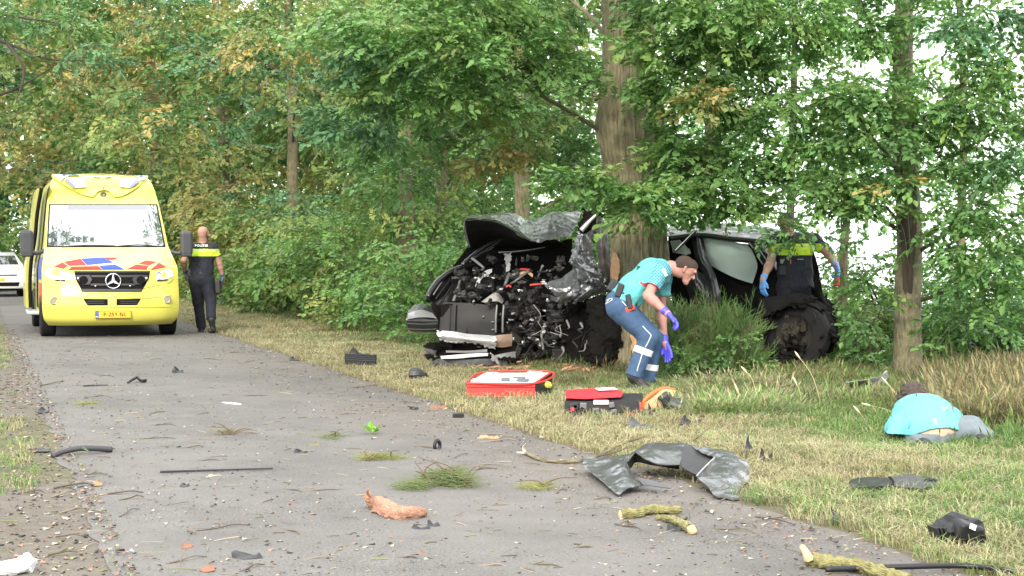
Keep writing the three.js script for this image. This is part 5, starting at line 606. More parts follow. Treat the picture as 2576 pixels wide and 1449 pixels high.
function handBones(w, dir, pn, ts, curl, open = 1) { // wrist, towards the fingers, palm normal, thumb side, bend of each joint
  dir = dir.clone().normalize(); const side = V().crossVectors(dir, pn).normalize().multiplyScalar(ts); pn = V().crossVectors(side, dir).normalize().multiplyScalar(ts); const L = [];
  for (let i = 0; i < 4; i++) {
    const o = (1.5 - i) * 0.0215, base = w.clone().addScaledVector(dir, 0.092 - Math.abs(i - 1.2) * 0.004).addScaledVector(side, o); L.push(bone(w.clone().addScaledVector(dir, 0.012).addScaledVector(side, o * 0.62), base, 0.0165, 0.0125));
    let p = base, a = curl * 0.6 + i * 0.06; for (const [len, r] of [[0.044, 0.0098], [0.029, 0.0092], [0.022, 0.0085]]) { const k = [0.93, 1, 0.95, 0.78][i], q = p.clone().addScaledVector(dir, Math.cos(a) * len * k).addScaledVector(pn, Math.sin(a) * len * k).addScaledVector(side, o * 0.12 * open); L.push(bone(p, q, r + 0.0006, r)); p = q; a += curl; }
  }
  const t0 = w.clone().addScaledVector(dir, 0.025).addScaledVector(side, 0.024), t1 = t0.clone().addScaledVector(dir, 0.035).addScaledVector(side, 0.026).addScaledVector(pn, 0.012), t2 = t1.clone().addScaledVector(dir, 0.032).addScaledVector(side, 0.006).addScaledVector(pn, 0.014); L.push(bone(t0, t1, 0.0165, 0.012), bone(t1, t2, 0.0115, 0.0095)); return L;
}
const meshOf = (bones, k, h, color, grow = 0, f0) => { const b = boundsOf(bones, 0.03 + grow); return surf(f0 ?? boneField(bones, k, grow), b.min, b.max, h, color); };
const flat = (c) => () => c;
function human(name, label, o) {
  const t = thing(name, label, 'person', o.base), S = o.side, add = (n, g, m, l) => wpart(n, g, m, t, l), bulk = o.bulk ?? 1;
  const torso = [bone(o.pelvis, o.waist, 0.128 * bulk, 0.118 * bulk, S, 1.3), bone(o.waist, o.chest, 0.118 * bulk, 0.125 * bulk, S, 1.35), bone(o.chest, o.chest.clone().lerp(o.neck, 0.5), 0.12 * bulk, 0.085, S, 1.35), bone(o.shL.clone().lerp(o.shR, 0.12), o.shR.clone().lerp(o.shL, 0.12), 0.066, 0.066), bone(o.neck.clone().lerp(o.chest, 0.3), o.neck, 0.075, 0.06)];
  const arm = (a, b, c) => [bone(a, b, 0.055, 0.044), bone(b, b.clone().lerp(c, 0.3), 0.043, 0.044), bone(b.clone().lerp(c, 0.3), c, 0.044, 0.029)];
  const leg = (h, k, a, toe) => [bone(h, k, 0.088, 0.06), bone(k, k.clone().lerp(a, 0.35), 0.06, 0.058), bone(k.clone().lerp(a, 0.35), a, 0.058, 0.04), bone(a, toe, 0.04, 0.03)];
  const L = arm(o.shL, o.elL, o.wrL), Rr = arm(o.shR, o.elR, o.wrR), legs = [...leg(o.hipL, o.kneeL, o.ankL, o.toeL), ...leg(o.hipR, o.kneeR, o.ankR, o.toeR)];
  const hb = headBones(o.head.c, o.head.f, o.head.u, o.neck), palms = [bone(o.wrL, o.wrL.clone().addScaledVector(o.handL.dir, 0.06), 0.026, 0.02), bone(o.wrR, o.wrR.clone().addScaledVector(o.handR.dir, 0.06), 0.026, 0.02)];
  const skin = (x, y, z) => { const k = 1 + 0.1 * noise(x * 14, y * 14, z * 14); return [skinC[0] * k, skinC[1] * k * (o.ruddy ?? 1), skinC[2] * k]; };
  const bodyB = [...torso, ...L, ...Rr, ...legs, ...palms], main = meshOf([...bodyB, bone(o.neck, o.head.c, 0.055, 0.05)], 0.03, 0.012, skin), hd = meshOf(hb.L, 0.014, 0.0055, skin);
  for (const g of [main, hd]) g.deleteAttribute('uv'); add('body', mergeGeometries([main, hd]), vmat(0.6));
  // hair
  const skull = boneField(hb.L.slice(0, 2), 0.02, 0.009), hn = o.hair.n, hf = (x, y, z) => Math.max(skull(x, y, z) - 0.005 * noise(x * 70, y * 70, z * 70), o.hair.t - ((x - o.head.c.x) * hn.x + (y - o.head.c.y) * hn.y + (z - o.head.c.z) * hn.z)), hbx = boundsOf(hb.L.slice(0, 2), 0.03);
  if (o.hair.c) add('hair', surf(hf, hbx.min, hbx.max, 0.006), std(...o.hair.c, 0.9));
  const eyes = [-1, 1].map((e) => { const p = hb.at(0.084, 0.008, e * 0.032); return new THREE.SphereGeometry(0.011, 10, 8).translate(p.x, p.y, p.z); }); add('eye', eyes[0], std(0.08, 0.06, 0.05, 0.3)); add('eye', eyes[1], std(0.08, 0.06, 0.05, 0.3));
  // shirt: torso and short sleeves
  const g = 0.014, fold = (x, y, z) => 0.009 * noise(x * 12, y * 7, z * 12) + 0.005 * noise(x * 26, y * 22, z * 26), tb = [...torso.slice(0, 4), bone(o.shL, o.chest, 0.06, 0.1), bone(o.shR, o.chest, 0.06, 0.1)], ft = boneField(tb, 0.05, g);
  const nd = o.head.c.clone().sub(o.neck).normalize(), wd = o.pelvis.clone().sub(o.chest).normalize(), hem = o.pelvis.clone().addScaledVector(wd, o.hem ?? -0.05), tors = below(below(ft, o.neck.clone().addScaledVector(nd, 0.005), nd), hem, wd);
  const slv = (a, b) => { const e = a.clone().lerp(b, o.sleeve ?? 0.62), d = b.clone().sub(a).normalize(); return below(boneField([bone(a, e, 0.07, 0.064)], 0.03, g * 0.5), e, d); }, sl = slv(o.shL, o.elL), sr = slv(o.shR, o.elR);
  const shirt = (x, y, z) => { const a = tors(x, y, z), b = Math.min(sl(x, y, z), sr(x, y, z)), h = Math.max(0.04 - Math.abs(a - b), 0) / 0.04; return Math.min(a, b) - h * h * 0.01 - fold(x, y, z); };
  const sb = boundsOf([...tb, bone(o.shL, o.elL, 0.08), bone(o.shR, o.elR, 0.08)], 0.04); add('shirt', surf(shirt, sb.min, sb.max, o.fine ?? 0.009, o.shirtColor), vmat());
  // trousers
  const lt = (h, k, a) => [bone(h, k, 0.102 * bulk, 0.082), bone(k, a, 0.08, 0.07)], pb = [bone(o.pelvis, o.pelvis.clone().lerp(o.waist, 0.6), 0.132 * bulk, 0.128 * bulk, S, 1.28), ...lt(o.hipL, o.kneeL, o.ankL), ...lt(o.hipR, o.kneeR, o.ankR)], pf0 = boneField(pb, 0.04, 0.008);
  const wa = o.pelvis.clone().lerp(o.waist, 0.55), dl = o.ankL.clone().sub(o.kneeL).normalize(), dr = o.ankR.clone().sub(o.kneeR).normalize();
  const trous = (x, y, z) => Math.max(pf0(x, y, z) - 0.007 * noise(x * 10, y * 8, z * 10) - 0.004 * noise(x * 24, y * 20, z * 24), (x - wa.x) * -wd.x + (y - wa.y) * -wd.y + (z - wa.z) * -wd.z, Math.min(Math.hypot(x - o.ankL.x, y - o.ankL.y, z - o.ankL.z) > 0.4 ? -1 : (x - o.ankL.x) * dl.x + (y - o.ankL.y) * dl.y + (z - o.ankL.z) * dl.z, 1), Math.hypot(x - o.ankR.x, y - o.ankR.y, z - o.ankR.z) > 0.4 ? -1 : (x - o.ankR.x) * dr.x + (y - o.ankR.y) * dr.y + (z - o.ankR.z) * dr.z);
  const pbx = boundsOf(pb, 0.04); add('trousers', surf(trous, pbx.min, pbx.max, 0.01, o.trouserColor), vmat());
  // boots
  for (const [k, a, e] of [[o.kneeL, o.ankL, o.toeL], [o.kneeR, o.ankR, o.toeR]]) { const up = a.clone().lerp(k, 0.22), heel = a.clone().add(a.clone().sub(e).setY(0).normalize().multiplyScalar(0.05)).add(V(0, e.y - a.y, 0)); add('boot', meshOf([bone(up, a, 0.062, 0.056), bone(a, e, 0.056, 0.04), bone(heel, e, 0.036, 0.042)], 0.03, 0.008), std(0.022, 0.022, 0.024, 0.6)); }
  // gloved hands
  for (const [w, h, ts, el] of [[o.wrL, o.handL, o.handL.ts, o.elL], [o.wrR, o.handR, o.handR.ts, o.elR]]) { const cuff = w.clone().lerp(el, 0.16); add('glove', meshOf([...handBones(w, h.dir, h.pn, ts, h.curl), bone(cuff, w, 0.037, 0.03)], 0.012, 0.0045, null, 0.002), std(...o.glove, 0.45)); }
  return { t, add, shirt, trous, hb };
}
{ // the medic bending over the red bags
  const M = (zx, zy, d) => P(1489.3 + zx * 0.2869, 603.7 + zy * 0.2869, d), D = 15.15, turq = [0.095, 0.4, 0.41], navy = [0.035, 0.1, 0.2], den = [0.036, 0.078, 0.155], base = M(420, 1320, D).setY(0);
  const sh = M(590, 290, D - 0.19), shF = M(640, 300, D + 0.17);
  const o = {
    base, side: V(-0.12, 0, 1).normalize(), bulk: 1.08, pelvis: M(255, 560, D), waist: M(360, 440, D), chest: M(530, 300, D), neck: M(690, 240, D), shR: sh, shL: shF, elR: M(490, 490, D - 0.27), wrR: M(662, 645, D - 0.36), elL: M(600, 600, D + 0.2), wrL: M(640, 905, D + 0.1),
    hipR: M(240, 600, D - 0.09), kneeR: M(495, 850, D - 0.12), ankR: M(365, 1195, D - 0.13), toeR: M(480, 1305, D - 0.16), hipL: M(265, 600, D + 0.1), kneeL: M(545, 840, D + 0.12), ankL: M(480, 1235, D + 0.12), toeL: M(600, 1325, D + 0.1),
    head: { c: M(818, 255, D), f: V(0.83, -0.55, 0.05).normalize(), u: V(0.55, 0.83, 0).normalize() }, hair: { c: [0.035, 0.022, 0.016], n: V(0.05, 1, 0).normalize(), t: 0.012 }, ruddy: 0.88,
    handR: { dir: V(0.72, -0.68, 0.1), pn: V(-0.5, -0.6, 0.1), ts: -1, curl: 0.5 }, handL: { dir: V(0.3, -0.94, 0.1), pn: V(-0.6, -0.1, 0.7), ts: 1, curl: 0.22 }, glove: [0.075, 0.07, 0.62], hem: -0.02, sleeve: 0.6, fine: 0.0075,
    shirtColor: (x, y, z) => { const p = V(x, y, z), d = Math.min(p.distanceTo(sh), p.distanceTo(shF)), k = 1 + 0.08 * noise(x * 9, y * 9, z * 9), band = Math.abs(p.clone().sub(sh).dot(o.elR.clone().sub(sh).normalize()) - 0.158) < 0.011 && d < 0.2; if (band) return [0.4, 0.03, 0.05]; if (d < 0.165 && p.clone().sub(sh).dot(V(-0.8, 0.35, 0)) < 0.06) { const a = Math.sin(x * 210) * Math.sin(y * 210) > -0.12; return a ? [0.05 * k, 0.15 * k, 0.24 * k] : [0.13 * k, 0.45 * k, 0.48 * k]; } return turq.map((c) => c * k); },
    trouserColor: (x, y, z) => { const k = 1 + 0.18 * fbm(x * 12, y * 12, z * 12); return den.map((c) => c * k); },
  };
  const h = human('person', 'medic in turquoise shirt and blue gloves bending over the open red bags', o);
  const line = (pts, r, m, n) => { const q = pts.map(([x, y]) => hit(h.trous, 1489.3 + x * 0.2869, 603.7 + y * 0.2869, 0.004)).filter(Boolean); if (q.length > 2) h.add(n, tube(q, r, r, 30, 5), m); };
  const refl = std(0.62, 0.64, 0.63, 0.5), pale = std(0.5, 0.53, 0.55, 0.6);
  line([[445, 755], [470, 785], [500, 815], [517, 838], [505, 870], [485, 910], [468, 940]], 0.006, pale, 'piping'); line([[440, 1000], [425, 1050], [405, 1110], [395, 1150]], 0.006, pale, 'piping'); line([[150, 520], [130, 545], [110, 570], [120, 560], [160, 535], [178, 520], [165, 512], [130, 530], [104, 560]], 0.005, pale, 'piping'); line([[262, 535], [280, 555], [300, 580]], 0.006, pale, 'piping');
  const kb = (k, a, t0, t1, n) => { const p = k.clone().lerp(a, t0), q = k.clone().lerp(a, t1), d = q.clone().sub(p).normalize(), f = below(below(boneField([bone(k, a, 0.08, 0.07)], 0.02, 0.016), q, d), p, d.clone().negate()), b = boundsOf([bone(p, q, 0.12)], 0.01); h.add('reflective_band', surf(f, b.min, b.max, 0.007), refl); };
  kb(o.kneeR, o.ankR, 0.28, 0.44); kb(o.kneeL, o.ankL, 0.62, 0.76);
  const at = (x, y, l = 0.02) => hit(h.trous, 1489.3 + x * 0.2869, 603.7 + y * 0.2869, l) ?? M(x, y, D - 0.15);
  { const wdir = o.chest.clone().sub(o.pelvis).normalize(), c = o.pelvis.clone().lerp(o.waist, 0.55), f = below(below(boneField([bone(o.pelvis, o.waist, 0.14, 0.136, o.side, 1.3)], 0.02, 0.012), c.clone().addScaledVector(wdir, 0.03), wdir), c.clone().addScaledVector(wdir, -0.025), wdir.clone().negate()), b = boundsOf([bone(c, c, 0.22)], 0.02); h.add('belt', surf(f, b.min, b.max, 0.007), std(0.015, 0.015, 0.016, 0.5)); }
  { const p = at(180, 400, 0.03), q = at(240, 440, 0.03), r = at(325, 540, 0.02); h.add('radio', box(0.075, 0.12, 0.06, p.x, p.y, p.z, 0.015, [0, 0, -0.5]), std(0.016, 0.016, 0.018, 0.45)); h.add('holster', box(0.06, 0.13, 0.05, q.x, q.y, q.z, 0.012, [0, 0, -0.35]), std(0.02, 0.02, 0.022, 0.4)); h.add('belt_pouch', box(0.05, 0.14, 0.04, r.x, r.y, r.z, 0.012, [0, 0, 0.2]), std(0.02, 0.022, 0.03, 0.6)); }
  { const r = at(332, 600, 0.012); h.add('red_pouch', box(0.09, 0.05, 0.03, r.x, r.y, r.z, 0.01, [0, 0, 0.45]), std(0.75, 0.06, 0.03, 0.5)); }
  { const e = hit(h.shirt, 1489.3 + 637 * 0.2869, 603.7 + 285 * 0.2869, 0.006); if (e) h.add('shoulder_badge', box(0.03, 0.075, 0.008, e.x, e.y, e.z, 0.003, [0.2, 0, 0.45]), refl); const b = hit(h.shirt, 1489.3 + 405 * 0.2869, 603.7 + 250 * 0.2869, 0.004); if (b) h.add('back_print', box(0.03, 0.055, 0.006, b.x, b.y, b.z, 0.002, [0.4, 0.2, -0.2]), std(0.02, 0.1, 0.09, 0.7)); }
}
const hiVis = [0.5, 0.7, 0.04], policeNavy = [0.012, 0.015, 0.026];
{ // the policeman walking away beside the ambulance
  const K = (zx, zy, d) => P(429.3 + zx * 0.213, 550 + zy * 0.213, d), D = 26.6, base = K(400, 1350, D).setY(0), band = (y) => { const z = (P(0, 0, D).y - y) / (P(0, 0, D).y - P(0, 1449, D).y) * 1449, v = (z - 550) / 0.213; return v > 345 && v < 432 ? (Math.abs(v - 366) < 5 ? [0.45, 0.5, 0.25] : hiVis) : null; };
  const o = {
    base, side: V(1, 0, 0.1).normalize(), bulk: 1.12, pelvis: K(365, 700, D), waist: K(362, 590, D), chest: K(362, 430, D), neck: K(383, 265, D), shL: K(222, 345, D), shR: K(508, 350, D), elL: K(150, 500, D - 0.1), wrL: K(172, 640, D + 0.08), elR: K(575, 530, D + 0.06), wrR: K(615, 690, D + 0.12),
    hipL: K(300, 740, D), kneeL: K(325, 980, D + 0.12), ankL: K(365, 1285, D + 0.16), toeL: K(350, 1335, D + 0.34), hipR: K(430, 740, D), kneeR: K(472, 960, D - 0.02), ankR: K(480, 1190, D - 0.22), toeR: K(505, 1320, D - 0.16),
    head: { c: K(385, 172, D), f: V(0.1, -0.05, -1).normalize(), u: V(0, 1, -0.05).normalize() }, hair: { n: V(0, 1, 0), t: 0 }, ruddy: 0.95,
    handL: { dir: V(0.2, -0.95, -0.1), pn: V(0.9, 0.2, 0), ts: 1, curl: 0.5 }, handR: { dir: V(0.05, -1, -0.1), pn: V(-0.9, 0, 0), ts: -1, curl: 0.5 }, glove: [0.06, 0.07, 0.14], hem: 0.02, sleeve: 0.5,
    shirtColor: (x, y) => band(y) ?? policeNavy, trouserColor: flat([0.01, 0.012, 0.024]),
  };
  const h = human('person', 'bald policeman in dark uniform with yellow band walking away beside the ambulance', o);
  const txt = tex(512, 96, (g, w, hh) => { g.fillStyle = '#15181f'; g.fillRect(0, 0, w, hh); g.fillStyle = '#e8ecef'; g.font = 'bold 84px sans-serif'; g.textAlign = 'center'; g.fillText('POLITIE', w / 2, 78); });
  const pr = grid(20, 5, (u, v) => hit(h.shirt, 429.3 + lerp(235, 490, u) * 0.213, 550 + lerp(338, 298, v) * 0.213, 0.004) ?? K(lerp(235, 490, u), lerp(338, 298, v), D - 0.14)); h.add('back_print', pr, new THREE.MeshStandardMaterial({ map: txt, roughness: 0.7, side: THREE.DoubleSide }));
  const c = K(365, 630, D), wd = V(0, 1, 0), f = below(below(boneField([bone(o.pelvis, o.waist, 0.145, 0.14, o.side, 1.32)], 0.02, 0.014), c.clone().add(V(0, 0.035, 0)), wd), c.clone().add(V(0, -0.035, 0)), wd.clone().negate()), b = boundsOf([bone(c, c, 0.24)], 0.02); h.add('belt', surf(f, b.min, b.max, 0.008), std(0.012, 0.012, 0.013, 0.5));
  const q = K(560, 805, D - 0.02); h.add('holster', box(0.1, 0.23, 0.13, q.x, q.y, q.z, 0.025, [0, 0, 0.08]), std(0.013, 0.013, 0.014, 0.55)); const r = K(225, 640, D - 0.04); h.add('belt_pouch', box(0.07, 0.13, 0.1, r.x, r.y, r.z, 0.02), std(0.015, 0.015, 0.017, 0.5));
}
{ // the policeman at the rear of the wreck
  const O = (zx, zy, d) => P(1811.2 + zx * 0.2037, 523.2 + zy * 0.2037, d), D = 17.6, base = O(930, 1000, D).setY(0), pxy = (y) => ((P(0, 0, D).y - y) / (P(0, 0, D).y - P(0, 1449, D).y) * 1449 - 523.2) / 0.2037;
  const o = {
    base, side: V(1, 0, -0.1).normalize(), bulk: 1.05, pelvis: O(930, 960, D), waist: O(925, 780, D), chest: O(915, 520, D), neck: O(835, 310, D - 0.03), shL: O(1150, 400, D), shR: O(690, 410, D), elL: O(1370, 600, D - 0.1), wrL: O(1435, 715, D - 0.28), elR: O(625, 660, D - 0.08), wrR: O(530, 885, D - 0.28),
    hipL: O(1030, 980, D), kneeL: O(1040, 1450, D - 0.03), ankL: O(1050, 0, D).setY(0.1), toeL: O(1060, 0, D - 0.18).setY(0.05), hipR: O(830, 980, D), kneeR: O(820, 1450, D - 0.05), ankR: O(810, 0, D).setY(0.1), toeR: O(800, 0, D - 0.18).setY(0.05),
    head: { c: O(808, 190, D - 0.06), f: V(-0.25, -0.3, 1).normalize(), u: V(-0.08, 0.95, 0.28).normalize() }, hair: { c: [0.02, 0.014, 0.01], n: V(0.05, 1, -0.2).normalize(), t: 0.03 },
    handL: { dir: V(0.15, -0.9, 0.3), pn: V(-0.8, -0.1, 0.3), ts: -1, curl: 0.95 }, handR: { dir: V(-0.05, -1, 0.15), pn: V(0.7, 0, -0.4), ts: 1, curl: 0.3 }, glove: [0.1, 0.3, 0.72], hem: 0.05, sleeve: 0.55,
    shirtColor: (x, y) => { const v = pxy(y); return v > 430 && v < 572 ? (Math.abs(v - 462) < 7 ? [0.4, 0.45, 0.2] : hiVis) : policeNavy; }, trouserColor: flat([0.01, 0.012, 0.022]),
  };
  const h = human('person', 'policeman in blue gloves half hidden by leaves behind the wrecked car rear', o);
  for (const [x, y, w, hh, c] of [[760, 660, 0.03, 0.05, [0.2, 0.2, 0.22]], [870, 665, 0.012, 0.05, [0.4, 0.12, 0.12]], [990, 635, 0.07, 0.012, [0.3, 0.3, 0.32]], [1080, 700, 0.07, 0.09, [0.015, 0.016, 0.02]], [770, 770, 0.08, 0.1, [0.015, 0.016, 0.02]]]) { const p = hit(h.shirt, 1811.2 + x * 0.2037, 523.2 + y * 0.2037, 0.012); if (p) h.add('vest_pocket', box(w, hh, 0.03, p.x, p.y, p.z, 0.006), std(...c, 0.6)); }
  const a = O(1440, 830, D - 0.33), b = O(1435, 960, D - 0.33), t = thing('red_tool', 'red tool with metal tip in the policeman\'s blue-gloved hand', 'tool', b); wpart('handle', tube([a, a.clone().lerp(b, 0.5).add(V(0.004, 0, 0)), b], 0.028, 0.034, 10, 10), std(0.7, 0.03, 0.03, 0.35), t); wpart('tip', tube([b, O(1450, 1020, D - 0.34)], 0.014, 0.008, 5, 6), chrome, t);
}
{ // the medic crouching low in the grass on the right
  const K = (zx, zy, d) => P(2146.7 + zx * 0.1852, 925.7 + zy * 0.1852, d), D = 10.95, base = K(1000, 1000, D).setY(0), turq = [0.11, 0.4, 0.42], den = [0.13, 0.16, 0.18];
  const t = thing('person', 'second medic in turquoise top crouching low in the tall grass, back turned', 'person', base), add = (n, g, m, l) => wpart(n, g, m, t, l), X = V(1, 0, 0);
  const spine = [bone(K(1060, 905, D), K(1020, 780, D + 0.2), 0.12, 0.15, X, 1.35), bone(K(1020, 780, D + 0.2), K(920, 640, D + 0.5), 0.15, 0.135, X, 1.3), bone(K(800, 610, D + 0.5), K(1130, 620, D + 0.5), 0.075, 0.075)], armL = [bone(K(760, 640, D + 0.5), K(600, 800, D + 0.3), 0.055, 0.045), bone(K(600, 800, D + 0.3), K(540, 900, D + 0.35), 0.043, 0.032)], armR = [bone(K(1180, 640, D + 0.5), K(1330, 800, D + 0.6), 0.055, 0.045), bone(K(1330, 800, D + 0.6), K(1250, 930, D + 0.8), 0.043, 0.032)];
  const hc = K(800, 440, D + 0.78), hb = headBones(hc, V(-0.35, -0.75, -0.56).normalize(), V(-0.2, 0.45, -0.87).normalize(), K(880, 560, D + 0.6)), legs = [bone(K(960, 960, D), K(760, 960, D + 0.42), 0.1, 0.07), bone(K(1120, 940, D + 0.02), K(1580, 840, D + 0.15), 0.1, 0.075), bone(K(1580, 840, D + 0.15), K(1790, 940, D - 0.02), 0.065, 0.05), bone(K(760, 960, D + 0.42), K(880, 1010, D), 0.06, 0.045), bone(K(880, 1010, D), K(980, 1040, D - 0.16), 0.04, 0.032)];
  const sk = flat([0.5, 0.32, 0.22]), g0 = meshOf([...spine, ...armL, ...armR, ...legs, bone(K(880, 600, D + 0.55), hc, 0.06, 0.05)], 0.03, 0.012, sk), g1 = meshOf(hb.L, 0.014, 0.006, sk); for (const g of [g0, g1]) g.deleteAttribute('uv'); add('body', mergeGeometries([g0, g1]), vmat(0.6));
  const sf0 = boneField([...spine, bone(K(770, 640, D + 0.48), K(560, 850, D + 0.22), 0.07, 0.05), bone(K(620, 800, D + 0.15), K(900, 860, D + 0.02), 0.05, 0.09), bone(K(640, 820, D + 0.1), K(530, 890, D + 0.05), 0.05, 0.02), bone(K(1180, 640, D + 0.5), K(1330, 800, D + 0.4), 0.07, 0.065), bone(K(1330, 780, D + 0.25), K(1480, 840, D + 0.2), 0.06, 0.03)], 0.06, 0.02);
  const hemY = (x) => { const u = (x - K(500, 0, D).x) / (K(1500, 0, D).x - K(500, 0, D).x); return K(0, 905 - 110 * Math.sin(Math.PI * clamp((u - 0.25) / 0.75, 0, 1)) - 30 * clamp((u - 0.6) / 0.4, 0, 1), D).y; };
  const sf = (x, y, z) => Math.max(sf0(x, y, z) - 0.008 * noise(x * 9, y * 9, z * 9) - 0.006 * noise(x * 22, y * 10, z * 22), hemY(x) - y - 0.1 * Math.max(0, -z - D - 0.1)), sb = boundsOf([...spine, bone(K(560, 850, D + 0.22), K(1480, 840, D + 0.2), 0.1)], 0.05);
  const spot = [K(720, 680, 0), K(760, 770, 0), K(1125, 730, 0), K(1250, 545, 0), K(830, 690, 0)];
  add('shirt', surf(sf, sb.min, sb.max, 0.008, (x, y, z) => { const zx = ((x / -z * FOCAL + PW / 2) - 2146.7) / 0.1852, zy = ((HORIZON - (y - EYE) / -z * FOCAL) - 925.7) / 0.1852, n = noise(x * 60, y * 60, z * 30); for (const [a, b, r, c] of [[720, 640, 45, [0.06, 0.25, 0.3]], [770, 780, 50, [0.05, 0.2, 0.28]], [1125, 730, 40, [0.35, 0.25, 0.27]], [1250, 545, 42, [0.3, 0.27, 0.12]], [850, 690, 30, [0.12, 0.4, 0.45]], [1340, 820, 40, [0.1, 0.3, 0.3]]]) if (Math.hypot(zx - a, zy - b) < r && n > 0.08) return c; return turq; }), vmat());
  const tf = boneField([bone(K(940, 985, D - 0.02), K(1120, 975, D), 0.1, 0.11), ...legs.slice(0, 4).map((b) => ({ ...b, ra: b.ra + 0.012, rb: b.rb + 0.014 }))], 0.05, 0.006), tb = boundsOf(legs, 0.08); add('trousers', surf((x, y, z) => Math.max(tf(x, y, z) - 0.007 * noise(x * 16, y * 16, z * 16), y - K(0, 872, D).y - (x > K(1350, 0, D).x ? 0.2 : 0)), tb.min, tb.max, 0.01, (x, y, z) => den.map((c) => c * (1 + 0.35 * fbm(x * 15, y * 15, z * 15)))), vmat());
  const hf0 = boneField(hb.L.slice(0, 2), 0.02, 0.02), hx = boundsOf(hb.L.slice(0, 2), 0.05); add('hair', surf((x, y, z) => Math.max(hf0(x, y, z) - 0.016 * noise(x * 40, y * 40, z * 40), -((x - hc.x) * 0.3 + (y - hc.y) * 0.9 + (z - hc.z) * 0.3) - 0.03), hx.min, hx.max, 0.007), std(0.05, 0.038, 0.032, 0.9));
  for (const [w, e, ts] of [[K(540, 900, D + 0.35), K(600, 800, D + 0.3), 1], [K(1250, 930, D + 0.8), K(1330, 800, D + 0.6), -1]]) add('glove', meshOf([...handBones(w, V(-0.2 * ts, -0.5, -0.85), V(0, -1, 0.3), ts, 0.3), bone(w.clone().lerp(e, 0.15), w, 0.037, 0.03)], 0.012, 0.005, null, 0.002), std(0.075, 0.07, 0.55, 0.45));
  add('boot', meshOf([bone(K(1745, 940, D), K(1770, 990, D - 0.05), 0.055, 0.05), bone(K(1770, 990, D - 0.05), K(1790, 1010, D + 0.15), 0.05, 0.04)], 0.03, 0.008), std(0.025, 0.025, 0.027, 0.6)); add('boot', meshOf([bone(K(880, 1010, D), K(990, 1045, D - 0.2), 0.05, 0.04)], 0.03, 0.008), std(0.025, 0.025, 0.027, 0.6));
}

// ---------------------------------------------------------------- bags and debris
const gl = (x, y, h = 0.012) => G(x, y, h); // a point just above the ground
const F4 = map2(992.8, 898.9, 0.3021);
function hexa(p, n = 6, round = 0) { // box from eight corners: bottom fl fr br bl, top fl fr br bl
  const f = (a, b, c, d) => grid(n, n, (u, v) => a.clone().lerp(b, u).lerp(d.clone().lerp(c, u), v)); return merge([f(p[0], p[1], p[5], p[4]), f(p[1], p[2], p[6], p[5]), f(p[2], p[3], p[7], p[6]), f(p[3], p[0], p[4], p[7]), f(p[4], p[5], p[6], p[7])]);
}
{ // open red bag
  const d = 14.5, fl = P(1174, 1000, d), fr = P(1346, 1000, d - 0.05), br = P(1388, 966, 14.98), bl = P(1215, 975, 15.0), t = thing('medical_bag', 'open red bag with white and grey packets on top, left of the bending medic', 'bag', fl.clone().lerp(br, 0.5).setY(0)), add = (n, g, m) => wpart(n, g, m, t);
  const up = (v, h, dz = 0) => v.clone().setY(h).add(V(0, 0, dz)); for (const v of [fl, fr, br, bl]) v.y = 0.005;
  const redM = std(0.62, 0.035, 0.03, 0.5), T = [up(fl, 0.125), up(fr, 0.13), up(br, 0.19), up(bl, 0.185)];
  const body = toCreasedNormals(hexa([fl, fr, br, bl, ...T], 8), 0.5); add('bag_body', body, redM); const blk = grid(6, 6, (u, v) => fr.clone().lerp(br, u).lerp(T[1].clone().lerp(T[2], u), v).add(V(0.006, 0, 0.002))); add('side_panel', blk, std(0.02, 0.018, 0.018, 0.6));
  add('zip', tube([fl, fr].map((v, i) => up(v, 0.098 + 0.004 * i, 0.006)), 0.006, 0.006, 16, 5), std(0.35, 0.02, 0.02, 0.6)); add('zip', tube([fl, fr].map((v) => up(v, 0.03, 0.006)), 0.005, 0.005, 16, 5), std(0.4, 0.03, 0.03, 0.6)); add('rim', tube([...T, T[0]].map((v) => v.clone().add(V(0, 0.003, 0))), 0.01, 0.01, 40, 6), redM);
  seed(61); const on = (u, v, h) => T[0].clone().lerp(T[1], u).lerp(T[3].clone().lerp(T[2], u), v).add(V(0, h, 0)); add('inner_lining', grid(8, 8, (u, v) => on(0.03 + u * 0.94, 0.04 + v * 0.92, 0.004)), std(0.6, 0.6, 0.62, 0.7));
  const C = [[0.75, 0.75, 0.76], [0.3, 0.33, 0.38], [0.12, 0.13, 0.15], [0.6, 0.62, 0.66], [0.75, 0.76, 0.74], [0.6, 0.4, 0.3], [0.35, 0.42, 0.5]]; for (let i = 0; i < 17; i++) { const p = on(0.1 + 0.8 * ((i * 0.37) % 1), 0.12 + 0.76 * ((i * 0.61) % 1), 0.016); add('packet', box(rr(0.06, 0.13), rr(0.012, 0.028), rr(0.05, 0.1), p.x, p.y, p.z, 0.005, [0.12, rr(-0.5, 0.5), rr(-0.08, 0.08)]), std(...pick(C), 0.6)); }
  const y = P(1378, 968, 14.75); add('pouch', lump(0.07, 0.06, 0.06, y.x, y.y, y.z, 3, 0.3), std(0.65, 0.62, 0.08, 0.5)); add('buckle', lump(0.04, 0.04, 0.03, y.x - 0.05, y.y - 0.03, y.z, 4, 0.4), std(0.6, 0.6, 0.55, 0.5));
}
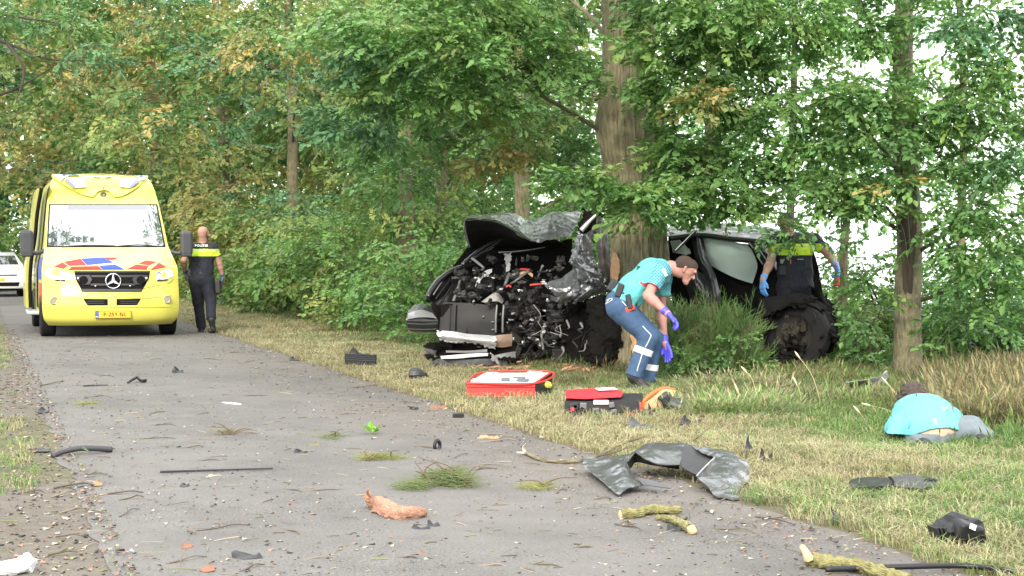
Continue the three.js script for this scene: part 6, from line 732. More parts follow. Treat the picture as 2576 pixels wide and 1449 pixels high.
{ // black bag with its red lid
  const d = 12.75, fl = P(1420, 1052, d), fr = P(1613, 1052, d), br = P(1617, 1020, 13.2), bl = P(1432, 1020, 13.2), t = thing('medical_bag', 'black bag with crumpled red lid at the bending medic\'s feet', 'bag', fl.clone().lerp(br, 0.5).setY(0)), add = (n, g, m) => wpart(n, g, m, t), up = (v, h) => v.clone().setY(h); for (const v of [fl, fr, br, bl]) v.y = 0.004;
  add('bag_body', toCreasedNormals(hexa([fl, fr, br, bl, up(fl, 0.12), up(fr, 0.125), up(br, 0.15), up(bl, 0.15)], 8), 0.5), std(0.016, 0.016, 0.017, 0.5)); const q = (x, y, dd) => P(x, y, dd);
  add('bag_lid', sheet([[q(1424, 1001, 12.8), q(1470, 1004, 12.78), q(1520, 1001, 12.8), q(1562, 1000, 12.85)], [q(1422, 991, 12.95), q(1470, 990, 12.95), q(1520, 990, 12.95), q(1566, 992, 13)], [q(1424, 983, 13.15), q(1475, 980, 13.15), q(1520, 980, 13.2), q(1560, 984, 13.2)]], { nu: 30, nv: 16, amp: 0.012, freq: 6, sd: 71 }), std(0.68, 0.03, 0.045, 0.4)); add('white_card', box(0.16, 0.006, 0.09, q(1525, 982, 13.05).x, q(1525, 982, 13.05).y + 0.012, q(1525, 982, 13.05).z, 0.002, [0.1, 0.3, 0]), std(0.7, 0.7, 0.7, 0.6)); add('white_card', box(0.12, 0.035, 0.01, q(1512, 1012, 12.74).x, q(1512, 1012, 12.74).y, q(1512, 1012, 12.74).z, 0.002), std(0.62, 0.6, 0.58, 0.6));
  seed(66); for (let i = 0; i < 22; i++) { const p = q(rr(1424, 1610), rr(1018, 1050), d - 0.015); add(i % 3 ? 'bag_pocket' : 'bag_strap', i % 3 ? box(rr(0.03, 0.08), rr(0.02, 0.06), 0.03, p.x, p.y, p.z, 0.008, [0, 0, rr(-0.3, 0.3)]) : tube([p, p.clone().add(V(rr(-0.05, 0.05), -0.04, 0.03)), p.clone().add(V(rr(-0.06, 0.06), -0.07, 0.015))], 0.008, 0.006, 8, 5), pick([std(0.015, 0.015, 0.017, 0.45), std(0.03, 0.03, 0.034, 0.35), std(0.12, 0.12, 0.13, 0.4), std(0.02, 0.02, 0.02, 0.7)])); }
  for (const [x, y] of [[1580, 1040], [1592, 1044], [1440, 1030]]) { const p = q(x, y, d - 0.03); add('red_tag', box(0.03, 0.03, 0.01, p.x, p.y, p.z, 0.003), std(0.6, 0.05, 0.06, 0.5)); } add('red_edge', tube([q(1611, 1012, 12.74), q(1612, 1030, 12.73), q(1611, 1050, 12.74)], 0.01, 0.01, 8, 5), std(0.6, 0.05, 0.03, 0.5));
}
{ // orange-edged case beside it
  const t = thing('case', 'tan case with orange edging standing open beside the black bag', 'case', G(1645, 1035).setY(0)), d = 12.95, q = (x, y, o = 0) => P(x, y, d + o), add = (n, g, m) => wpart(n, g, m, t), A = [q(1617, 1030), q(1617, 1014), q(1663, 980, 0.12), q(1697, 982, 0.2), q(1672, 1032, 0.1)];
  const tan = sheet([[q(1617, 1014), q(1640, 1000, 0.06), q(1663, 981, 0.12), q(1695, 983, 0.2)], [q(1617, 1028), q(1640, 1024, 0.04), q(1660, 1020, 0.08), q(1680, 1012, 0.14)], [q(1619, 1031), q(1640, 1033, 0.03), q(1660, 1034, 0.06), q(1672, 1034, 0.1)]], { nu: 20, nv: 16, amp: 0.006, sd: 81, thick: 0.03 }); add('case_panel', tan, std(0.5, 0.36, 0.19, 0.6)); add('orange_edge', tube([A[0], A[1], A[2], A[3]].map((v) => v.clone().add(V(0, 0.004, 0.01))), 0.016, 0.016, 24, 6), std(0.72, 0.13, 0.03, 0.5)); add('seam', tube([q(1650, 992, 0.06), q(1655, 1010, 0.04), q(1650, 1033, 0.02)], 0.004, 0.004, 8, 4), std(0.12, 0.08, 0.05, 0.6));
  const c = P(1690, 1014, 13); const u = thing('lamp_unit', 'black cylindrical unit lying against the tan case', 'debris', c.clone().setY(0)); wpart('housing', merge([new THREE.CylinderGeometry(0.06, 0.075, 0.11, 18).rotateZ(1.2).translate(c.x + 0.02, c.y - 0.02, c.z), box(0.11, 0.12, 0.1, c.x - 0.05, c.y + 0.02, c.z - 0.03, 0.02, [0, 0.4, 0.5])]), std(0.03, 0.031, 0.034, 0.4), u); wpart('rim', new THREE.TorusGeometry(0.066, 0.006, 6, 20, 3.4).rotateY(Math.PI / 2).rotateZ(-0.35).translate(c.x + 0.055, c.y - 0.03, c.z + 0.01), std(0.4, 0.41, 0.43, 0.3, 0.5), u);
}
{ // crumpled grey panel in front
  const b = G(1680, 1245).setY(0), t = thing('torn_panel', 'crumpled grey car panel bent into an arch at the road edge', 'car part', b), pm = new THREE.MeshPhysicalMaterial({ color: TIP(0.13, 0.133, 0.143), roughness: 0.3, metalness: 0.6, clearcoat: 0.6, clearcoatRoughness: 0.2, side: THREE.DoubleSide }), inn = std(0.03, 0.031, 0.033, 0.6), q = (x, y, d) => P(x, y, d), add = (n, g, m) => wpart(n, g, m, t), R2 = (...r) => r.map((a) => a.map((p) => q(...p)));
  const T = (...r) => r.map((a) => a.map(([x, y, dd]) => P(1106.8 + x * 0.5703, 905.6 + y * 0.5703, dd - 0.3)));
  add('panel', sheet(T([[640, 426, 9.75], [720, 430, 9.75], [792, 424, 9.75], [866, 398, 9.8]], [[630, 462, 9.6], [712, 492, 9.35], [792, 462, 9.3], [826, 452, 9.45]], [[690, 516, 9.3], [742, 540, 9.02], [820, 520, 9.0], [866, 520, 9.15]], [[742, 564, 9.0], [790, 590, 8.72], [835, 562, 8.85], [900, 550, 8.95]]), { nu: 60, nv: 60, amp: 0.016, freq: 8, sd: 91, crease: 0.7 }), pm);
  add('panel', sheet(T([[866, 398, 9.82], [930, 364, 9.9], [1010, 366, 9.95], [1088, 370, 9.88]], [[866, 394, 9.7], [922, 392, 9.6], [990, 406, 9.62], [1072, 408, 9.68]], [[868, 402, 9.58], [912, 436, 9.4], [970, 461, 9.42], [1056, 463, 9.48]]), { nu: 60, nv: 30, amp: 0.014, freq: 8, sd: 92, crease: 0.6 }), pm);
  add('panel_inside', sheet(T([[1078, 376, 9.78], [1150, 394, 9.8], [1212, 430, 9.68]], [[1060, 440, 9.56], [1120, 458, 9.58], [1186, 456, 9.48]], [[1058, 466, 9.5], [1096, 492, 9.38], [1132, 508, 9.25]]), { nu: 24, nv: 24, amp: 0.006, sd: 93 }), inn); add('panel_inside', sheet(T([[826, 452, 9.52], [868, 404, 9.62], [912, 438, 9.46], [1056, 466, 9.55]], [[840, 480, 9.55], [872, 450, 9.75], [930, 462, 9.7], [1056, 480, 9.65]]), { nu: 24, nv: 10, amp: 0.006, sd: 94 }), inn);
  add('panel', sheet(T([[1086, 371, 9.86], [1180, 384, 9.76], [1262, 390, 9.8]], [[1150, 400, 9.7], [1250, 410, 9.6], [1330, 435, 9.7]], [[1212, 430, 9.5], [1292, 440, 9.42], [1368, 474, 9.58]], [[1132, 512, 9.08], [1240, 505, 9.02], [1366, 524, 9.28]], [[1180, 560, 8.88], [1268, 560, 8.85], [1330, 560, 9.05]], [[1222, 600, 8.68], [1276, 606, 8.66], [1318, 612, 8.66]]), { nu: 50, nv: 80, amp: 0.022, freq: 8, sd: 95, crease: 0.75 }), pm);
  add('panel_blade', sheet(T([[864, 516, 9.1], [930, 530, 8.98], [1012, 564, 8.85]], [[896, 552, 8.93], [950, 558, 8.9], [1016, 569, 8.83]]), { nu: 34, nv: 14, amp: 0.006, sd: 96 }), std(0.08, 0.083, 0.09, 0.45, 0.3)); add('panel_edge', tube(T([[1212, 430, 9.47], [1170, 470, 9.25], [1132, 511, 9.04]])[0], 0.004, 0.004, 20, 5), std(0.4, 0.41, 0.42, 0.4, 0.4));
}
const plastic = phys(0.014, 0.0145, 0.016, 0.45, { specularIntensity: 0.7 }), plastic2 = std(0.045, 0.047, 0.053, 0.45);
const gs = (rowsPx, m, name, label, cat, o) => wthing(name, sheet(rowsPx.map((r) => r.map(([x, y, h = 0.01]) => gl(x, y, h))), { nu: 24, nv: 14, amp: 0.006, freq: 9, ...o }), m, label, cat);
{ // black undertray on the grass
  const t = thing('undertray', 'long dark grey plastic car part lying on the grass at right', 'car part', G(2240, 1222)), q = (x, y, h) => P(x, y, 8.72 - (y - 1210) * 0.012), add = (n, g, m) => wpart(n, g, m, t);
  add('tray', sheet([[q(2142, 1206, 0.1), q(2190, 1200, 0.11), q(2240, 1204, 0.1)], [q(2136, 1216, 0.07), q(2190, 1212, 0.075), q(2242, 1216, 0.07)], [q(2150, 1228, 0.02), q(2195, 1226, 0.02), q(2244, 1224, 0.03)]], { nu: 30, nv: 16, amp: 0.006, sd: 1 }), plastic); add('tray', sheet([[q(2240, 1203, 0.1), q(2280, 1195, 0.12), q(2316, 1200, 0.1), q(2350, 1210, 0.06)], [q(2242, 1214, 0.07), q(2284, 1210, 0.07), q(2320, 1214, 0.06), q(2354, 1216, 0.05)], [q(2248, 1222, 0.03), q(2290, 1226, 0.02), q(2322, 1226, 0.02), q(2346, 1224, 0.02)]], { nu: 30, nv: 16, amp: 0.006, sd: 2 }), plastic2); add('clip', lump(0.06, 0.03, 0.05, q(2340, 1210).x, q(2340, 1210).y, q(2340, 1210).z, 5, 0.6), plastic); add('joint', tube([q(2238, 1202, 0.105), q(2246, 1212, 0.08), q(2246, 1222, 0.04)], 0.01, 0.01, 8, 5), dullBlack);
}
{ const c = G(2404, 1372), t = thing('fuse_box', 'black plastic housing with a small white sticker on the grass, bottom right', 'car part', c), add = (n, g, m) => wpart(n, g, m, t); add('housing', merge([lump(0.2, 0.13, 0.15, c.x + 0.02, 0.07, c.z, 3, 0.35, 3), box(0.13, 0.08, 0.12, c.x + 0.03, 0.08, c.z + 0.03, 0.02, [0.3, 0.3, -0.35])]), plastic); for (let i = 0; i < 5; i++) add('fin', box(0.012, 0.06, 0.09, c.x - 0.1 + i * 0.018, 0.06, c.z + 0.02, 0.003, [0, 0.2, 0.3]), plastic); add('sticker', box(0.03, 0.025, 0.004, c.x + 0.045, 0.1, c.z + 0.108, 0.001, [-0.3, 0.3, -0.35]), std(0.7, 0.7, 0.7, 0.5)); }
wthing('bar', tube([gl(2078, 1432, 0.03), gl(2200, 1428, 0.03), gl(2330, 1424, 0.035), gl(2440, 1424, 0.03), gl(2600, 1442, 0.03)], 0.013, 0.011, 40, 7), plastic, 'long thin black strip at the bottom right corner under the mossy branch', 'car part');
{ const mossTex = barkTex.clone(); mossTex.repeat.set(5, 3); mossTex.needsUpdate = true; const moss = std(0.29, 0.275, 0.115, 0.95, 0, { map: mossTex, bumpMap: mossTex, bumpScale: 0.012 }), pale = std(0.45, 0.36, 0.2, 0.85); const br = (n, label, pts, r0, r1, wob = 0.35) => { const t = thing('branch', label, 'branch', gl(...pts[0])); wpart('wood', tube(pts.map((p) => gl(...p)), r0 * 0.88, r1 * 0.85, 90, 14, 0.55, 38), n === 2 ? barkGreen : n === 3 ? std(0.3, 0.26, 0.19, 0.95, 0, { map: mossTex }) : moss, t); const e = gl(...pts[0]), f = gl(...pts[1]); if (r0 > 0.012) wpart('broken_end', tube([e, e.clone().lerp(e.clone().multiplyScalar(2).sub(f), 0.12)], r0 * 0.95, r0 * 0.5, 3, 9, 0.5), pale, t); return t; };
  const b1 = br(1, 'thick yellow-green mossy branch at the bottom edge of the picture', [[2035, 1408, 0.03], [2090, 1416, 0.035], [2150, 1422, 0.035], [2220, 1440, 0.035], [2290, 1462, 0.03]], 0.034, 0.03); wpart('side_stub', tube([gl(2036, 1408, 0.04), gl(2030, 1396, 0.06), gl(2018, 1376, 0.08)], 0.024, 0.014, 10, 7, 0.4), pale, b1);
  br(1, 'bent mossy branch piece on the road below the torn panel', [[1562, 1296, 0.028], [1600, 1290, 0.035], [1640, 1281, 0.035], [1680, 1283, 0.03], [1712, 1284, 0.025]], 0.027, 0.024); br(1, 'short mossy branch stub with pale broken end near the bent one', [[1740, 1334, 0.03], [1716, 1318, 0.03], [1688, 1306, 0.03], [1654, 1302, 0.02]], 0.028, 0.016);
  const b3 = br(2, 'long thin branch lying from the road into the grass behind the panel', [[1322, 1140, 0.02], [1370, 1158, 0.02], [1430, 1162, 0.02], [1500, 1148, 0.03], [1560, 1118, 0.06], [1620, 1098, 0.12]], 0.014, 0.008); wpart('pale_splinter', tube([gl(1322, 1140, 0.02), gl(1316, 1128, 0.05), gl(1322, 1116, 0.09)], 0.012, 0.003, 6, 5), std(0.6, 0.52, 0.38, 0.8), b3); wpart('pale_splinter', tube([gl(1322, 1140, 0.02), gl(1300, 1138, 0.03)], 0.01, 0.004, 4, 5), std(0.6, 0.52, 0.38, 0.8), b3); wpart('side_twig', tube([gl(1500, 1148, 0.03), gl(1540, 1140, 0.05), gl(1590, 1120, 0.06)], 0.007, 0.003, 8, 5), twigMat, b3);
  br(2, 'thin branch rising from the grass just behind the torn panel', [[1730, 1118, 0.02], [1755, 1100, 0.08], [1790, 1070, 0.14]], 0.009, 0.004); br(3, 'fallen half-rotten log in straw grass left of the car wheel', [[1868, 946, 0.06], [1905, 962, 0.05], [1945, 984, 0.04], [1985, 1008, 0.0]], 0.07, 0.1); br(2, 'pale broken stick in front of the wrecked car wheel', [[2004, 970, 0.06], [2025, 962, 0.08], [2047, 955, 0.1]], 0.018, 0.014);
}
const fibreTex = barkTex.clone(); fibreTex.rotation = Math.PI / 2; fibreTex.repeat.set(2.5, 1.5); fibreTex.needsUpdate = true;
{ // slab of raw orange bark on the road
  const t = thing('bark_slab', 'torn slab of raw orange bark lying on the road', 'bark', G(1000, 1290)), q = (x, y, h) => G(x, y, h);
  wpart('wood', sheet([[q(926, 1244, 0.085), q(950, 1256, 0.07), q(985, 1266, 0.06), q(1025, 1279, 0.055), q(1060, 1284, 0.05)], [q(930, 1262, 0.05), q(960, 1278, 0.04), q(990, 1288, 0.045), q(1030, 1292, 0.045), q(1064, 1290, 0.035)], [q(944, 1284, 0.02), q(968, 1298, 0.015), q(1000, 1306, 0.02), q(1036, 1304, 0.02), q(1062, 1296, 0.02)]], { nu: 70, nv: 36, amp: 0.022, freq: 11, sd: 101, thick: 0.022, jag: 0.04 }), std(0.95, 0.52, 0.36, 0.85, 0, { map: fibreTex, bumpMap: fibreTex, bumpScale: 0.03 }), t); wpart('bark_rim', tube([q(928, 1264, 0.035), q(948, 1290, 0.012), q(980, 1306, 0.008), q(1010, 1312, 0.008), q(1040, 1308, 0.01), q(1066, 1296, 0.015)], 0.013, 0.016, 40, 7, 0.9), std(0.12, 0.07, 0.045, 0.95), t); wpart('splinter', tube([q(928, 1246, 0.08), q(925, 1236, 0.11), q(927, 1230, 0.13)], 0.012, 0.002, 6, 5), std(0.55, 0.28, 0.16, 0.8), t);
}
{ // rubber arc and trim strip on the road
  const t = thing('rubber_strip', 'curved black rubber strip lying at the left road edge', 'car part', G(205, 1135)); wpart('rubber', tube([gl(132, 1147, 0.012), gl(160, 1136, 0.03), gl(200, 1128, 0.045), gl(240, 1128, 0.04), gl(281, 1131, 0.025)], 0.017, 0.02, 30, 8), std(0.035, 0.036, 0.039, 0.55), t); wpart('leaf', tube([gl(208, 1126, 0.07), gl(214, 1130, 0.06), gl(222, 1135, 0.05)], 0.012, 0.004, 6, 5), std(0.07, 0.11, 0.05, 0.7), t);
  const u = thing('trim_strip', 'straight black trim strip lying across the road', 'car part', G(545, 1186)); wpart('strip', bar(gl(403, 1187, 0.014), gl(685, 1179, 0.014), 0.05, 0.024, 0.006), std(0.022, 0.022, 0.025, 0.4), u); wpart('ridge', bar(gl(404, 1184, 0.03), gl(684, 1176, 0.03), 0.012, 0.008, 0.003), std(0.1, 0.1, 0.11, 0.4), u);
}
// single pieces of plastic
const shardG = (x, y, w, h, sd, hz = 0.05) => { seed(sd); const c = G(x, y), k = c.z / -FOCAL, W2 = w * k, H2 = h * k + (qOf(c) > QR ? 0.06 : 0); return sheet([[V(c.x - W2 / 2, 0.008, c.z + 0.02), V(c.x, 0.01, c.z + 0.05), V(c.x + W2 / 2, 0.008, c.z + 0.03)], [V(c.x - W2 * 0.45, hz * 0.6, c.z - 0.03), V(c.x + rr(-0.2, 0.2) * W2, hz * 0.3, c.z), V(c.x + W2 * 0.4, hz * 0.5, c.z - 0.02)], [V(c.x - W2 * rr(0.2, 0.4), H2, c.z - 0.05), V(c.x, H2 * 0.5, c.z - 0.06), V(c.x + W2 * 0.3, H2 * rr(0.3, 0.8), c.z - 0.05)]], { nu: 14, nv: 12, amp: 0.008, freq: 12, sd, jag: 0.012 }); };
for (const [x, y, w, h, l, m] of [[447, 942, 34, 22, 'small upright black shard on the road ahead of the ambulance', plastic], [110, 1040, 32, 16, 'black plastic shard at the left road edge', plastic], [1895, 1158, 44, 36, 'pointed black plastic shard standing in the grass right of the torn panel', plastic], [1932, 1178, 44, 24, 'black broken clip in the grass beside the pointed shard', plastic], [1700, 1340, 40, 14, 'black plastic piece under the mossy stub', plastic], [622, 1408, 78, 12, 'flat black broken plastic piece at the bottom of the road', plastic], [758, 1145, 34, 10, 'dark crumpled scrap in the middle of the road', plastic], [905, 908, 84, 24, 'black slotted grille piece on the verge left of the wreck', plastic], [1612, 1086, 80, 16, 'flat dark plate in the grass behind the torn panel', plastic2], [1742, 1080, 76, 14, 'black slatted piece in the grass behind the torn panel', plastic], [1640, 1056, 30, 20, 'small black shard at the foot of the tan case', plastic], [740, 908, 26, 12, 'tiny black shard at the verge edge', plastic], [1040, 1032, 24, 8, 'small black chip at the road edge near the red bag', plastic], [465, 1228, 20, 8, 'little black scrap below the trim strip', plastic], [110, 1138, 36, 9, 'black scrap beside the rubber strip', plastic], [2110, 1320, 30, 14, 'small dark lump at the grass edge', plastic], [1090, 1330, 30, 10, 'black scrap near the bark slab', plastic], [1062, 1338, 46, 10, 'thin black scrap below the bark slab', plastic]]) wthing('plastic_shard', shardG(x, y, w, h, Math.round(x * 3 + y)), m, l, 'debris');
{ const t = thing('grille_piece', 'flat black ribbed piece on the verge left of the wrecked car', 'car part', G(905, 908)); for (let i = 0; i < 4; i++) wpart('rib', bar(gl(868, 896 + i * 5, 0.07), gl(946, 899 + i * 5, 0.07), 0.02, 0.06), plastic, t); wpart('end', bar(gl(870, 890, 0.04), gl(874, 910, 0.02), 0.03, 0.04), plastic, t); wpart('end', bar(gl(944, 894, 0.04), gl(948, 912, 0.02), 0.03, 0.04), plastic, t); }
wthing('curled_strip', tube([gl(320, 965, 0.012), gl(334, 955, 0.05), gl(345, 950, 0.06), gl(354, 957, 0.04), gl(366, 957, 0.03)], 0.012, 0.02, 16, 6, 0.4), plastic, 'curled black strip lying on the road behind the long bar', 'debris');
wthing('dark_stick', tube([gl(210, 972, 0.012), gl(240, 970, 0.014), gl(272, 970, 0.012)], 0.012, 0.01, 10, 6, 0.3), plastic, 'short straight dark bar on the road near the ambulance', 'debris');
{ const c = G(1100, 1134); wthing('ring', merge([new THREE.TorusGeometry(0.026, 0.012, 8, 20).rotateY(0.9).scale(1, 1.15, 1).translate(c.x, 0.036, c.z)]), plastic, 'small black ring standing on the road', 'debris'); }
{ const c = G(1153, 1052); wthing('block', box(0.085, 0.035, 0.05, c.x, 0.02, c.z, 0.006, [0, 0.2, 0]), plastic, 'small black block on the road near the red bag', 'debris'); }
{ const t = thing('lamp_unit', 'black lamp housing on the grass below the hanging headlight', 'car part', G(1050, 944)), q = (x, y, h) => G(x, y, h); wpart('housing', sheet([[q(1028, 934, 0.11), q(1046, 930, 0.12), q(1070, 936, 0.1)], [q(1028, 940, 0.09), q(1048, 940, 0.09), q(1075, 942, 0.07)], [q(1032, 944, 0.01), q(1050, 946, 0.01), q(1074, 946, 0.01)]], { nu: 20, nv: 14, amp: 0.012, sd: 111, thick: 0.02 }), plastic2, t); wpart('hole', new THREE.CylinderGeometry(0.03, 0.035, 0.03, 12).rotateX(1.3).translate(q(1066, 944, 0.05).x, 0.045, q(1066, 944, 0.05).z + 0.02), dullBlack, t); }
{ const a = G(4, 1446), b2 = G(40, 1444), c2 = G(66, 1440), k = (p, w, h, d, s) => lump(w, h, d, p.x, h * 0.5, p.z, s, 0.5, 2); wthing('white_debris', merge([k(a, 0.13, 0.05, 0.09, 3), k(b2, 0.1, 0.055, 0.08, 5), k(c2, 0.07, 0.07, 0.06, 9), bar(a.clone().setY(0.04), c2.clone().setY(0.05), 0.05, 0.02)]), std(0.6, 0.61, 0.63, 0.5), 'broken white plastic piece in the bottom left corner', 'debris'); }
gs([[[558, 1012, 0.015], [582, 1013, 0.02], [606, 1016, 0.015]], [[562, 1018], [584, 1019], [608, 1022]]], std(0.7, 0.71, 0.73, 0.6), 'paper_scrap', 'narrow white scrap on the road', 'debris', { sd: 122 });
gs([[[2130, 968, 0.14], [2160, 958, 0.16], [2190, 955, 0.16], [2232, 936, 0.2]], [[2140, 975, 0.08], [2165, 972, 0.08], [2195, 968, 0.1], [2236, 950, 0.14]]], std(0.32, 0.33, 0.34, 0.5), 'grey_shell', 'grey broken car shell piece in brown grass before the slim tree', 'debris', { sd: 123, amp: 0.03, jag: 0.03 });
// bark chips and wood bits one can point at
for (const [x, y, w, h, l, c] of [[1078, 1404, 70, 12, 'reddish bark chip at the bottom of the road', [0.3, 0.13, 0.08]], [245, 1224, 28, 16, 'chunk of pale bark near the left road edge', [0.33, 0.22, 0.12]], [550, 1204, 60, 8, 'flat pale wood chip under the trim strip', [0.5, 0.45, 0.33]], [1105, 1028, 50, 9, 'reddish bark piece at the road edge left of the red bag', [0.3, 0.14, 0.09]], [945, 1072, 36, 9, 'thin reddish bark chip in the middle of the road', [0.28, 0.12, 0.08]], [1000, 1100, 26, 7, 'brown chip near the fallen green leaf', [0.2, 0.13, 0.08]], [790, 1128, 30, 12, 'mossy wood stub on the road', [0.2, 0.18, 0.08]], [1230, 1105, 60, 10, 'pale split wood piece on the road near the verge', [0.42, 0.3, 0.18]], [1438, 920, 60, 12, 'orange-brown bark strip left under the wreck', [0.33, 0.15, 0.08]], [1505, 912, 80, 14, 'orange-brown bark strip at the foot of the oak', [0.36, 0.17, 0.09]], [470, 1380, 28, 12, 'red-brown bark bit at the lower left of the road', [0.28, 0.13, 0.08]], [1262, 1255, 34, 8, 'dark mossy bark stub on the road', [0.14, 0.11, 0.06]], [525, 1440, 40, 14, 'red-brown bark bit at the bottom edge', [0.3, 0.14, 0.09]], [1690, 1290, 20, 8, 'pale chip beside the bent mossy branch', [0.5, 0.42, 0.3]]]) wthing('bark_chip', shardG(x, y, w, h, Math.round(x * 7 + y), 0.02), std(...c, 0.9, 0, { map: barkTex }), l, 'bark');
{ // green sprigs on the road
  const needle = (x, y, w, dep, n, hgt, label, m, nst) => { const b = G(x, y), t = thing('sprig', label, 'sprig', b); seed(Math.round(x + y * 3)); const k = -b.z / FOCAL, pos = [], CC = []; for (let i = 0; i < 7; i++) CC.push([rr(-0.42, 0.42) * w * k, rr(-0.45, 0.45) * dep, rr(0.05, 0.16)]); for (let i = 0; i < n * 0.75; i++) { const cc = pick(CC), cx = b.x + cc[0] + gauss() * w * k * cc[2], cz = b.z + cc[1] + gauss() * dep * cc[2] * 1.3, a = rr(-0.7, 0.7) + (rnd() < 0.5 ? 0 : Math.PI), len = rr(0.06, 0.15), hh = hgt * Math.exp(-(((cx - b.x) / (w * k * 0.45)) ** 2)) * rr(0.05, 1), dx = Math.cos(a) * len, dz = Math.sin(a) * len, dy = rr(-0.03, 0.04), e = 0.0016; pos.push(cx, hh, cz - e, cx, hh + e * 1.5, cz + e, cx + dx, Math.max(0.004, hh + dy), cz + dz, cx, hh, cz + e, cx + e, hh + e, cz - e, cx + dx, Math.max(0.004, hh + dy), cz + dz); } const g = new THREE.BufferGeometry(); g.setAttribute('position', new THREE.Float32BufferAttribute(pos, 3)); g.computeVertexNormals(); wpart('needles', g, m, t).userData.kind = 'stuff'; for (let i = 0; i < nst; i++) { const a = V(b.x + rr(-0.3, 0.3) * w * k, 0.02, b.z + rr(-0.1, 0.1)), e = a.clone().add(V(rr(-0.2, 0.2), hgt * rr(0.4, 1.5), rr(-0.15, 0.1))); wpart('stem', tube([a, a.clone().lerp(e, 0.5).add(V(rr(-0.04, 0.04), 0.02, 0)), e], 0.0045, 0.002, 8, 4, 0.3), std(0.13, 0.09, 0.055, 0.9), t); } };
  const gn = std(0.2, 0.25, 0.11, 0.75), gy = std(0.3, 0.32, 0.12, 0.8);
  needle(1130, 1228, 240, 0.42, 1500, 0.1, 'feathery green broom sprig with bare twigs lying on the road', gn, 16); needle(950, 1162, 130, 0.3, 500, 0.05, 'small yellow-green sprig left of the broom sprig', gy, 4); needle(1370, 1232, 90, 0.22, 320, 0.04, 'small green sprig right of the broom sprig', gy, 2); needle(220, 1020, 44, 0.2, 160, 0.03, 'tuft of fresh green leaves on the road at left', gy, 1); needle(830, 1106, 60, 0.3, 220, 0.04, 'green needle twig on the road', gn, 3); needle(575, 1096, 50, 0.2, 160, 0.05, 'leafy broken twig bundle in the middle of the road', std(0.24, 0.22, 0.13, 0.85), 6);
  const b = G(935, 1098), t = thing('fallen_leaf', 'bright green oak leaf cluster lying on the road', 'leaf', b); seed(5); const L2 = []; for (let i = 0; i < 7; i++) { const d = V(rr(-1, 1), rr(0.1, 0.7), rr(-1, 1)).normalize(), n = V(rr(-0.5, 0.5), 1, rr(-0.5, 0.5)).normalize(); n.addScaledVector(d, -n.dot(d)).normalize(); L2.push({ p: V(b.x + rr(-0.03, 0.03), 0.02 + rr(0, 0.02), b.z + rr(-0.03, 0.03)), dir: d, nor: n, len: 0.085, wid: 0.05, c: 1 }); } wpart('leaf', leafGeo(L2), std(0.2, 0.4, 0.06, 0.6), t);
}
